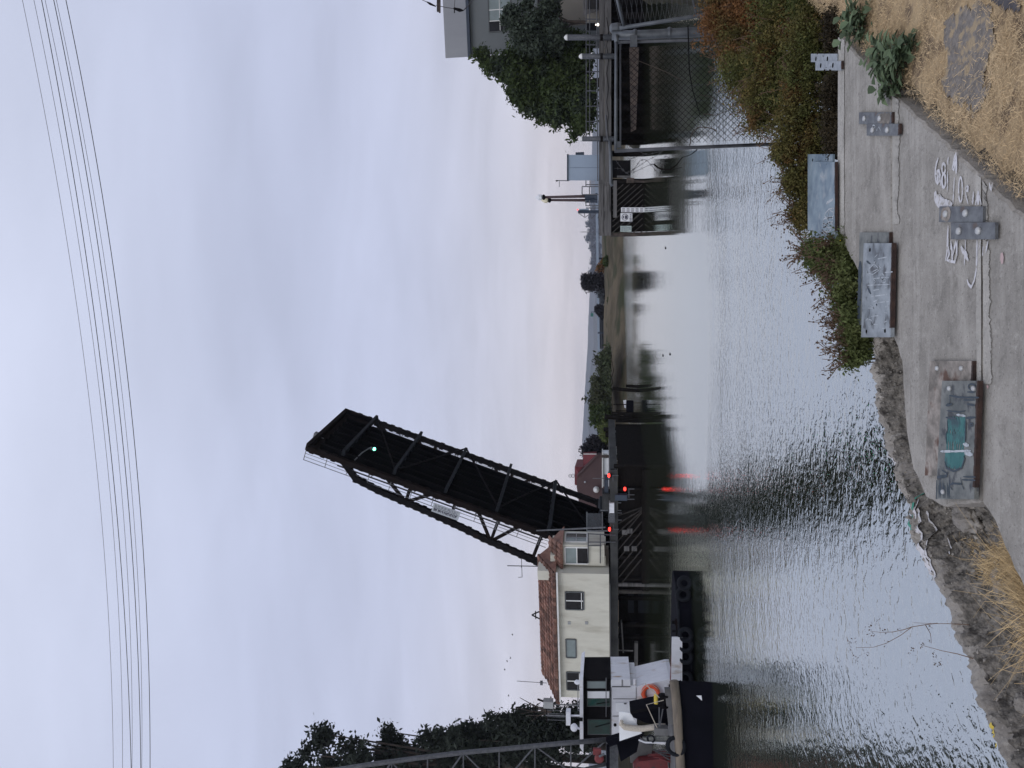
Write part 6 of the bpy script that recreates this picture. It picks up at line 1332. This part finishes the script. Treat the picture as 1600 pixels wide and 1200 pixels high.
def ledge_at(x, y, lift=.006):                              # point of the ledge surface nearest a photo point
    q = G(x, y, 1.83); d = (ncv[:, 3:, 0] - q.x) ** 2 + (ncv[:, 3:, 1] - q.y) ** 2; i = np.unravel_index(int(np.argmin(d)), d.shape); return V((q.x, q.y, ncv[i[0], 3 + i[1], 2] + lift))
def drape(b, raw, w, lift=.007):
    pp = [V(p) for p in ()]; 
    for (xa, ya), (xb2, yb2) in zip(raw, raw[1:]):
        for k in range(8): t = k / 8; pp.append(ledge_at(xa + (xb2 - xa) * t, ya + (yb2 - ya) * t, lift))
    vv = []
    for i, p in enumerate(pp):
        t = pp[min(i + 1, len(pp) - 1)] - pp[max(0, i - 1)]; t.z = 0; t = t.normalized() if t.length > 1e-9 else V((1, 0, 0)); nn = V((-t.y, t.x, 0)); ww = w * random.uniform(.25, .6); vv += [p + nn * ww, p - nn * ww]
    b.add(vv, [(2 * i, 2 * i + 1, 2 * i + 3, 2 * i + 2) for i in range(len(pp) - 1)])
b = MB()
for raw, w in (([(1429, 792), (1436, 825), (1446, 865), (1456, 905)], .05), ([(1433, 800), (1445, 840), (1455, 880), (1460, 915)], .03), ([(1425, 780), (1432, 815)], .03), ([(1388, 706), (1391, 730)], .025), ([(1394, 716), (1397, 728)], .015), ([(1384, 690), (1386, 700)], .015), ([(1440, 686), (1443, 682)], .015), ([(1452, 838), (1462, 875)], .012)): drape(b, raw, w)
build('white_spray', b, 'spray_white', led)
b = MB(); [drape(b, raw, w, .006) for raw, w in (([(1424, 770), (1424, 800), (1430, 838)], .03), ([(1438, 715), (1434, 745), (1431, 770)], .035), ([(1428, 764), (1427, 772)], .06))]; build('green_spray', b, 'spray_green', led)
b = MB(); [drape(b, raw, w) for raw, w in (([(1555, 1130), (1561, 1145), (1561, 1158)], .03), ([(1560, 1163), (1563, 1168)], .02))]; build('yellow_spray', b, 'yellow', led)
# broken stone lumps lying in the trough
def rock(label, x, y, r, sq=(1, 1, .6), seed=0, m_='ledge'):
    c = ledge_at(x, y, r * .15); vs = []; fs = []; nu, nv = 40, 24
    for j in range(nv + 1):
        for i in range(nu):
            th, ph = 2 * math.pi * i / nu, math.pi * j / nv; d = V((math.sin(ph) * math.cos(th), math.sin(ph) * math.sin(th), math.cos(ph)))
            k = 1 + .30 * noise.fractal(d * 1.5 + V((seed, 0, 0)), 1., 2., 3) + .16 * noise.fractal(d * 7 + V((seed, 3, 0)), .8, 2., 4); vs.append((c.x + d.x * r * sq[0] * k, c.y + d.y * r * sq[1] * k, c.z + d.z * r * sq[2] * k))
    for j in range(nv):
        for i in range(nu): a, a2 = j * nu + i, j * nu + (i + 1) % nu; fs.append((a, a + nu, a2 + nu, a2))
    o = build_np('stone', vs, fs, m_, None, True); setp(o, label, 'stone', 'broken stones in the trough')
rock('long grey broken stone just below the teal painted plate', 1478, 812, .07, (.9, 1.7, .6), 1)
rock('dark broken stone between the dry tufts and the slab', 1532, 838, .075, (.8, 1.3, .6), 2, 'dirt')
rock('grey stone under the left dry grass tuft', 1512, 905, .06, (1.2, .9, .6), 3)
rock('pale stone at the lower left beside the long dry grass', 1580, 1130, .07, (1.5, .8, .6), 4)
rock('small grey stone by the yellow paint', 1560, 1100, .045, (1, 1, .6), 5)
rock('dark stone against the slab at the picture bottom', 1590, 945, .07, (1, 1.2, .6), 6, 'dirt')
# loose gravel: chips lying all over the trough
vs = []; fs = []
OCT = [V(d) for d in ((1, 0, 0), (-1, 0, 0), (0, 1, 0), (0, -1, 0), (0, 0, 1), (0, 0, -1))]; OF = [(0, 2, 4), (2, 1, 4), (1, 3, 4), (3, 0, 4), (2, 0, 5), (1, 2, 5), (3, 1, 5), (0, 3, 5)]
for k in range(5200):
    i = random.randrange(NR); j = 4 + int((ncol - 5) * random.uniform(.1, 1)); c = V(ncv[i, j]) + V((random.gauss(0, .01), random.gauss(0, .01), 0)); r = .0035 * math.exp(random.gauss(0, .65)); o = len(vs)
    Rm = Matrix.Rotation(random.uniform(0, 6.28), 3, V((random.gauss(0, 1), random.gauss(0, 1), random.gauss(0, 1))))
    vs += [c + Rm @ (d * r * random.uniform(.6, 1.5)) for d in OCT]; fs += [tuple(o + q for q in t) for t in OF]
M['gravel'] = mat('gravel_chip', (.16, .145, .125), (.28, .26, .23), rough=.95, scale=12, island=.55)
build_np('gravel', vs, fs, 'gravel', None, kind='stuff', origin=(0, 3.5, 1.7))
# ------------------------------------------------------------------ dry grass, weeds and shrubs
def blades(n, base_fn, lmin, lmax, w, up, rng=RNG):
    vs = []; fs = []
    for k in range(n):
        r = base_fn()
        if r is None: continue
        p, lean = r
        l = rng.uniform(lmin, lmax); a = rng.uniform(0, 2 * math.pi); d = V((math.cos(a), math.sin(a), 0)) + lean; d.z = up * rng.uniform(.3, 1.7); d = d.normalized() * l
        s = d.cross(ZU).normalized() * w * rng.uniform(.6, 1.4); b_ = p + d * .55 + ZU * (l * .06); e = p + d - ZU * l * .12 * (1 if up < 1 else 1.8)
        o = len(vs); vs += [p - s, p + s, b_ + s * .8, b_ - s * .8, e]; fs += [(o, o + 1, o + 2, o + 3), (o + 3, o + 2, o + 4)]
    return vs, fs
def np_build(name, vs, fs, m_, parent=None, **k):
    me = bpy.data.meshes.new(name); me.from_pydata([tuple(v) for v in vs], [], fs); return setp(link(name, me, m_, parent), **k)
def straw_at():
    # scattered over the mat right of the slabs, densest near the camera
    y = 2.4 + 4.2 * random.random() ** 1.25; x0 = redge[1][0] + (y - redge[1][1]) * (redge[0][0] - redge[1][0]) / (redge[0][1] - redge[1][1])
    x = x0 + .018 + abs(random.gauss(0, .014)) + random.uniform(0, min(2.6, max(.5, .56 * y + .35 - x0)))
    cov = .5 + .9 * noise.noise(V((x * 2.2, y * 2.2, 0)))
    if in_poly(x, y, ASP) and random.random() < .80: return None
    if in_poly(x, y, SHADE) and random.random() < .97: return None
    if random.random() > cov + .22: return None
    return V((x, y, 1.868 + random.uniform(0, .022))), V((0, 0, 0))
vs, fs = blades(88000, straw_at, .010, .052, .00095, .24)
np_build('dry_grass', vs, fs, 'straw', kind='stuff')
def seg(vs_, fs_, pts, w):
    s0 = V((1, .3, 0)).normalized(); o = len(vs_)
    for i, p in enumerate(pts): ww = w * (1 - .75 * i / (len(pts) - 1)); vs_ += [p - s0 * ww, p + s0 * ww]
    for i in range(len(pts) - 1): fs_.append((o + 2 * i, o + 2 * i + 1, o + 2 * i + 3, o + 2 * i + 2))
def tuft(label, raws, n, lmin, lmax, up, lean, w=.0016, zoff=0, spread=.03, brown=.0):
    c = ledge_at(*raws[0], 0); vs_ = []; fs_ = []
    for k in range(n):
        x, y = raws[random.randrange(len(raws))]; p = ledge_at(x + random.gauss(0, 5), y + random.gauss(0, 7), -.01); p += V((random.gauss(0, spread), random.gauss(0, spread), zoff))
        a = random.uniform(0, 6.28); l = random.uniform(lmin, lmax); d = (V((math.cos(a), math.sin(a), up * random.uniform(.4, 1.5))) + V(lean) * random.uniform(.3, 1.4)).normalized()
        cv = V((random.gauss(0, .55), random.gauss(0, .55), -random.uniform(.0, .9)))
        seg(vs_, fs_, [p, p + d * l * .4, p + d * l * .75 + cv * l * .12, p + d * l + cv * l * .38], w * random.uniform(.6, 1.5))
    o = np_build('dry_tuft', vs_, fs_, 'tuft', label=label, cat='grass tuft', group='dry grass tufts in the trough')
tuft('straw-coloured grass tuft in the middle of the trough left of the slab', [(1505, 872), (1512, 885), (1522, 868), (1530, 872), (1536, 890), (1500, 890)], 1500, .03, .13, .55, (0, 0, 0), .0014)
tuft('thin straw-coloured grass strip close to the white spray paint', [(1466, 842), (1474, 855), (1482, 868), (1492, 880)], 500, .02, .08, .4, (0, 0, 0), .0012)
tuft('dense golden tuft lying against the edge of the nearest slab', [(1558, 850), (1566, 868), (1574, 880), (1570, 900), (1560, 910), (1550, 918), (1576, 915)], 2600, .04, .15, .6, (0, 0, 0), .0014)
tuft('long dry grass fan at the bottom left, bent towards the water', [(1585, 935), (1592, 960), (1598, 985), (1590, 1000), (1605, 1010), (1600, 960), (1610, 1040)], 760, .10, .42, .5, (-.5, .22, 0), .0016)
tuft('low mat of tan grass where the ledge trough narrows', [(1418, 722), (1421, 735), (1415, 715)], 260, .02, .07, .5, (0, 0, 0), .0012)
tuft('sprigs of olive grass deep in the far end of the trough', [(1397, 535), (1404, 560), (1408, 585), (1410, 650), (1412, 672), (1390, 515)], 260, .02, .06, .8, (0, 0, 0), .0013)
# dead weed leaning over the water
def weed(label, base, stems, seeds, w):
    q0 = ledge_at(*base); t = thing('dead_weed', label, 'weed', q0)
    def lift(x, y, Y): return P(x, y, Y)
    Yb = q0.y
    part('stem', t, 'twig', lambda b: [b.tube([P(x, y, Yb + .25 * i / max(1, len(s) - 1)) for i, (x, y) in enumerate(s)], [w * (1 - .6 * i / (len(s) - 1)) for i in range(len(s))], 5) for s in stems])
    pts = []
    for x, y in seeds:
        for _ in range(7): pp = P(x + random.gauss(0, 2.2), y + random.gauss(0, 2.6), Yb + .25 + random.gauss(0, .015)); pts.append(tuple(pp))
    v, f_ = leaves(np.array(pts), .0045, asp=.6); build_np('seed_heads', v, f_, 'seed', t)
Zc = lambda p: zc(p, 4, 1200, 900)
weed('dead weed with two thin forked stalks leaning out over the water', (1498, 975), [Zc(s) for s in ([(1255, 305), (1120, 298), (1030, 298), (910, 292)], [(1060, 295), (980, 305), (900, 318), (830, 370), (740, 420), (660, 445), (550, 448)], [(900, 318), (850, 335), (780, 350), (700, 352), (640, 345)], [(985, 308), (1015, 360), (1022, 420)])],
     Zc([(510, 410), (545, 415), (515, 435), (510, 465), (550, 500), (552, 530), (640, 310), (650, 350), (620, 345), (690, 270), (695, 300), (655, 365), (735, 415), (600, 480), (620, 475), (730, 350), (830, 338), (1010, 330), (1005, 405), (905, 470), (900, 485), (1035, 490), (1060, 510), (1075, 540), (1040, 545), (1065, 555)]), .0022)
weed('single bare brown stalk rising to the left of the forked weed', (1520, 1035), [Zc([(1330, 530), (1185, 487), (1090, 468), (960, 432)])], Zc([(962, 432)]), .0026)
# broad-leaved green weeds by the straw
def broad(label, raws, n, lsz, zr):
    c = g2(*raws[0], 1.87); t = thing('green_weed', label, 'weed', (c[0], c[1], 1.87), 'leafy green weeds at the straw edge'); vs_ = []; fs_ = []
    for k in range(n):
        x, y = raws[random.randrange(len(raws))]; q = g2(x + random.gauss(0, 5), y + random.gauss(0, 6), 1.87); h = random.uniform(0, zr); p = V((q[0], q[1], 1.87 + h))
        a = random.uniform(0, 6.28); d = V((math.cos(a), math.sin(a), random.uniform(-.3, .8))).normalized(); l = lsz * random.uniform(.5, 1.25); s = d.cross(ZU).normalized() * l * .26; u_ = d.cross(s).normalized() * l * .05
        o = len(vs_); vs_ += [p, p + d * l * .3 + s * .85 - u_, p + d * l * .65 + s - u_, p + d * l - ZU * l * .15, p + d * l * .65 - s - u_, p + d * l * .3 - s * .85 - u_, p + d * l * .45 + u_]
        fs_ += [(o, o + 1, o + 6), (o + 1, o + 2, o + 6), (o + 2, o + 3, o + 6), (o + 3, o + 4, o + 6), (o + 4, o + 5, o + 6), (o + 5, o, o + 6)]
    np_build('foliage', vs_, fs_, 'leaf_weed', t)
    part('stem', t, 'twig', lambda b: [b.tube([V((*g2(x, y, 1.87), 1.85)), V((*g2(x + random.gauss(0, 2), y, 1.87), 1.87 + zr * .8))], .003, 5) for x, y in raws])
broad('leafy green weed clump hanging over the right corner edge of the slab', [(1392, 85), (1400, 95), (1405, 75), (1412, 100), (1420, 85), (1425, 72), (1398, 115), (1408, 130), (1432, 68), (1388, 100), (1402, 142)], 330, .075, .09)
broad('smaller leafy green weed at the right edge above the main clump', [(1346, 45), (1352, 30), (1350, 55), (1356, 12), (1358, 40), (1348, 25)], 190, .075, .12)
broad('few tall weed leaves standing in the straw between the two green weeds', [(1384, 68), (1388, 64), (1380, 72)], 34, .07, .08)
# shrubs on the bank
def shrub(label, ells, ncl, nl, rcl, leaf, lm, Y0, group='shrubs on the bank behind the slabs', sprigs=0, sprig_m='seed', asp=.5, shell=.5, name='shrub', top=None, flowers=0):
    es = [E(x, y, Y0 + dy, rx, rz, ry) for x, y, rx, rz, dy, ry in ells]
    bx_, by_ = sum(e[0] for e in es) / len(es), sum(e[1] for e in es) / len(es); bz = max(.1, gz(bx_, by_)); t = thing(name, label, 'shrub', (bx_, by_, bz), group)
    p = crown_pts(es, ncl, nl, rcl, shell=shell); v, f_ = leaves(p, leaf, asp=asp); build_np('foliage', v, f_, lm, t)
    def st(b):
        for e in es:
            for _ in range(5):
                c = V((e[0] + random.uniform(-.8, .8) * e[3], e[1] + random.uniform(-.5, .5) * e[4], e[2] + random.uniform(0, .9) * e[5])); q = V((c.x * .6 + bx_ * .4, c.y * .6 + by_ * .4, bz - .05)); b.tube([q, (q + c) / 2 + V((random.gauss(0, .04), 0, .05)), c], [.010, .007, .003], 4)
    part('stems', t, 'twig', st)
    if sprigs:
        b = MB(); pts = []
        for _ in range(sprigs):
            e = es[random.randrange(len(es))]; a = random.uniform(-1.2, 1.2); d = V((math.sin(a) * .8, random.uniform(-.4, .4), 1.0)).normalized()
            c = V((e[0] + d.x * e[3] * .8, e[1] + d.y * e[4], e[2] + d.z * e[5] * .85)); l = random.uniform(.04, .19); q = c + d * l + V((random.gauss(0, .03), 0, 0)); b.tube([c - d * .1, c + d * l * .5, q], .0022, 4)
            for k in range(11): f1 = random.uniform(.3, 1.05); pts.append(tuple(c.lerp(q, f1) + V((random.gauss(0, .016), random.gauss(0, .016), random.gauss(0, .012)))))
        build('sprigs', b, 'twig', t); v, f_ = leaves(np.array(pts), .0085, asp=.7); build_np('seed_heads', v, f_, sprig_m, t)
    if flowers:
        pts = [tuple(V(e[:3]) + V((random.uniform(-.7, .7) * e[3], -e[4] * .8, random.uniform(-.2, .8) * e[5]))) for e in es for _ in range(flowers)]
        v, f_ = leaves(np.array(pts), .012, asp=.8); build_np('flowers', v, f_, 'yellow_flower', t)
    return t
shrub('rusty dry shrub at the upper right beside the galvanised fence post', [(1130, 50, 30, 34, 0, 34), (1165, 20, 40, 40, -.3, 40), (1160, 75, 30, 40, -.3, 40), (1120, 15, 30, 24, 0, 30), (1180, -30, 50, 50, -.3, 50)], 800, 40, .085, .013, 'leaf_rust', 8.6, asp=.55)
shrub('big rust and green shrub in front of the chain-link fence', [(1170, 110, 40, 46, -.2, 46), (1150, 90, 30, 26, .2, 40), (1200, 150, 44, 44, -.6, 50), (1210, 95, 56, 50, -.8, 56), (1192, 185, 26, 30, -.5, 40), (1175, 150, 24, 26, -.1, 30), (1225, 45, 60, 50, -.8, 56), (1230, -20, 60, 60, -.8, 60)], 1400, 42, .085, .012, 'leaf_shrub', 8.1, sprigs=40, asp=.55)
shrub('dark green shrub filling the gap behind the far slab edge', [(1255, 130, 40, 36, 0, 40), (1262, 60, 44, 34, 0, 40), (1250, 190, 38, 40, 0, 44), (1268, 10, 50, 34, .2, 40), (1272, -50, 50, 40, .2, 40), (1280, 220, 24, 26, -.1, 40)], 1150, 42, .075, .011, 'leaf_shrub', 6.5, sprigs=20, asp=.55)
shrub('yellow-green shrub right behind the scribbled blue-grey plate', [(1228, 235, 22, 20, 0, 26), (1244, 280, 28, 20, 0, 26), (1256, 335, 26, 22, 0, 24), (1262, 250, 30, 16, 0, 26), (1268, 310, 30, 20, 0, 24)], 760, 40, .06, .010, 'leaf_shrub', 6.4, sprigs=50, asp=.55, flowers=0)
shrub('green shrub with brown seed heads above the gap between the plates', [(1312, 378, 10, 14, -.15, 16), (1284, 402, 18, 24, 0, 30), (1300, 420, 22, 22, 0, 30), (1272, 388, 10, 14, .2, 20), (1318, 408, 18, 24, -.15, 24), (1330, 425, 20, 26, -.2, 30)], 460, 38, .06, .0125, 'leaf_low', 5.55, sprigs=64, asp=.5, flowers=1)
shrub('lower green shrub with long seed stalks left of the scratched plate', [(1318, 458, 14, 20, 0, 30), (1330, 490, 22, 22, 0, 30), (1338, 525, 24, 22, 0, 28), (1342, 548, 16, 18, 0, 26), (1330, 560, 12, 12, 0, 22), (1346, 500, 22, 30, -.1, 26)], 440, 38, .058, .012, 'leaf_low', 5.2, sprigs=76, asp=.5, flowers=0)
shrub('low growth coloured dark as shade along the far slab edge', [(1302, 142, 26, 15, 0, 24), (1302, 195, 26, 14, 0, 24), (1304, 45, 30, 14, 0, 24), (1304, 225, 14, 10, 0, 20)], 420, 40, .05, .010, 'leaf_shade', 5.6, asp=.55)
# ------------------------------------------------------------------ chain-link fence over the water edge
FY = 9.0
fp = lambda x, y, d=0.: P(x, y, FY + d)
fn_ = thing('chain_link_fence', 'rusty chain-link fence panel with galvanised posts above the brown shrubs', 'fence', (fp(1180, 150).x, FY, gz(fp(1180, 150).x, FY)))
part('top_rail', fn_, 'galv', lambda b: b.tube([fp(962, 236), fp(962.5, 150), fp(963, 55)], .019, 9), True)
part('brace_rail', fn_, 'galv_dark', lambda b: b.tube([fp(969.5, 232, .03), fp(969.5, 66, .03)], .010, 7), True)
part('post', fn_, 'galv_dark', lambda b: b.tube([fp(960, 236), fp(1060, 231.5), fp(1215, 225)], .020, 9), True)
part('corner_post', fn_, 'galv', lambda b: (b.tube([fp(956, 55.5, .05), fp(1010, 54, .05), fp(1110, 49, .05), fp(1250, 44, .05)], [.050, .052, .056, .06], 12)), True)
part('inner_post', fn_, 'galv_dark', lambda b: b.tube([fp(966, 66, .02), fp(1100, 62, .02), fp(1240, 57, .02)], .018, 8), True)
part('clamp', fn_, 'galv', lambda b: [b.lathe(fp(x, y, .05), [(.06, -.02), (.065, 0), (.06, .02)], 12) for x, y in ((1046, 51.5), (992, 54.2))])
part('tension_band', fn_, 'galv', lambda b: (b.oct(fp(967, 226), X1 * .035, Y1 * .012, ZU * .022), b.oct(fp(990, 64, -.02), X1 * .06, Y1 * .02, ZU * .04)))
part('cap', fn_, 'galv', lambda b: (b.lathe(fp(962, 44, .05), [(.05, -.06), (.06, -.02), (.055, .05), (.02, .07)], 12), b.tube([fp(964, 66), fp(962, 55)], .028, 8)))
def mesh_fill(b, x0, x1, ya, yb, dy, cell, r, keep=None):
    p0, p1 = fp(x0, ya, dy), fp(x1, yb, dy); xa, xb3 = min(p0.x, p1.x), max(p0.x, p1.x); zb_, zt_ = p1.z, p0.z; h, w = zt_ - zb_, xb3 - xa; k = -int(h / cell) - 1
    while k * cell < w:
        for sgn in (1, -1):
            a = V((xa + k * cell, FY + dy, zb_)); c = V((xa + k * cell + h, FY + dy, zt_))
            if sgn < 0: a.x, c.x = xa + w - k * cell, xa + w - k * cell - h
            d = c - a; lo, hi = 0., 1.
            if d.x > 0: lo = max(lo, (xa - a.x) / d.x); hi = min(hi, (xb3 - a.x) / d.x)
            else: lo = max(lo, (xb3 - a.x) / d.x); hi = min(hi, (xa - a.x) / d.x)
            if hi - lo > .01: b.tube([a + d * lo, a + d * ((lo + hi) / 2) + Y1 * .004 * sgn, a + d * hi], r, 4)
        k += 1
part('mesh', fn_, 'timber_dark', lambda b: mesh_fill(b, 972, 1215, 228, 62, -.01, .072, .0026))
part('tie_wire', fn_, 'black_steel', lambda b: (b.tube([fp(1075, 40, -.03), fp(1077, 110, -.03), fp(1082, 140, -.03), fp(1094, 180, -.03)], [.007, .007, .006, .004], 5)))
gtp = thing('fence_gate', 'sagging chain-link gate leaf with pipe frame at the right edge', 'gate', (fp(1150, 10).x, FY - .3, gz(fp(1150, 10).x, FY - .3)))
part('hinge_stile', gtp, 'galv', lambda b: b.tube([fp(968, 44, -.1), fp(1045, 32, -.1), fp(1128, 19, -.1), fp(1180, 12, -.1)], .022, 9), True)
part('top_rail', gtp, 'galv', lambda b: b.tube([fp(975, 43, -.1), fp(964, -2, -.25), fp(957, -40, -.4)], .017, 8), True)
part('bottom_rail', gtp, 'galv', lambda b: b.tube([fp(1108, 21, -.1), fp(1108.5, -10, -.2), fp(1109, -40, -.3)], .014, 8), True)
part('mid_brace', gtp, 'galv_dark', lambda b: b.tube([fp(1088, 24, -.1), fp(1082, -5, -.2)], .010, 6)); part('foot_brace', gtp, 'galv_dark', lambda b: b.tube([fp(1125, 18, -.1), fp(1112, -5, -.2)], .010, 6))
def gm(b):
    for k in range(26):
        t = k / 25; a = V(fp(970, 43, -.1)).lerp(fp(1165, 14, -.1), t); e_ = V(fp(960, -40, -.4)).lerp(fp(1165, -40, -.4), t)
        b.tube([a, V(a).lerp(e_, .5) + ZU * .03, e_ + ZU * .06], .0017, 4); b.tube([a, V(a).lerp(e_, .5) - ZU * .05, e_ - ZU * .10], .0017, 4)
part('mesh', gtp, 'galv_dark', gm)
arm_ = thing('fence_outrigger', 'galvanised pipe arm reaching from the fence out over the water', 'pipe', fp(958, 250))
part('pipe', arm_, 'galv', lambda b: b.tube([fp(953, 218, -.02), fp(954, 240, -.02), fp(954.5, 286, -.02), fp(957, 290, -.02)], .019, 9), True)
part('hose', arm_, 'galv_dark', lambda b: b.tube([fp(947, 180, -.04), fp(949.5, 216, -.04), fp(953, 222, -.02)], .012, 7), True)
bw_ = thing('barbed_wire', 'tangle of old barbed wire and a bent bar hanging from the fence', 'wire', fp(1010, 260))
zz7 = lambda p: zc(p, 8.57, 960, 180)
bwl = [[(0, 580), (90, 700), (150, 770), (220, 750), (300, 700), (450, 600), (570, 540), (660, 470)], [(210, 770), (290, 690), (340, 610), (400, 590), (450, 620), (520, 700), (570, 770), (640, 795)], [(215, 775), (300, 745), (440, 680), (580, 640), (720, 640)], [(330, 470), (380, 510), (460, 525), (560, 500), (640, 480)], [(200, 590), (320, 550), (450, 520)], [(660, 720), (665, 560), (700, 550), (760, 590)], [(0, 710), (90, 715), (130, 750), (200, 800)]]
part('wire', bw_, 'wire_black', lambda b: [b.tube([fp(x, y, -.05) for x, y in zz7(p)], .0024, 5) for p in bwl])
def barbs(b):
    for p in bwl:
        q = zz7(p)
        for (xa, ya), (xb3, yb3) in zip(q, q[1:]): m_ = fp((xa + xb3) / 2, (ya + yb3) / 2, -.05); d = V((random.gauss(0, 1), random.gauss(0, .4), random.gauss(0, 1))).normalized() * .016; b.tube([m_ - d, m_ + d], .002, 4); d = V((d.z, 0, -d.x)); b.tube([m_ - d, m_ + d], .002, 4)
part('barbs', bw_, 'wire_black', barbs)
part('bent_bar', bw_, 'rust_steel', lambda b: (b.tube([fp(x, y, -.04) for x, y in zz7([(530, 655), (580, 700), (640, 725), (740, 730), (830, 670), (890, 590), (915, 560)])], [.010, .010, .009, .008, .007, .006, .006], 6), b.tube([fp(x, y, -.04) for x, y in zz7([(740, 735), (900, 700)])], .003, 5), b.tube([fp(x, y, -.04) for x, y in zz7([(1110, 460), (1060, 500), (1020, 530), (900, 570)])], [.006, .006, .004, .003], 5)), True)
brm = thing('bramble', 'bare dark bramble stems arching across the chain-link mesh', 'bramble', fp(1150, 170))
part('stem', brm, 'bark', lambda b: [b.tube([fp(x, y, -.06) for x, y in zz7(p)], .006, 5) for p in ([(1010, 410), (1020, 300), (1050, 220), (1120, 165), (1200, 160), (1300, 175), (1371, 210)],)] + [b.tube([fp(x, y, -.06) for x, y in p], .004, 5) for p in ([(1098, 178), (1120, 180), (1140, 172), (1155, 158)], [(1092, 148), (1115, 152), (1150, 180)], [(990, 92), (1040, 112), (1065, 125)], [(1102, 72), (1120, 88), (1140, 105), (1150, 122)])])
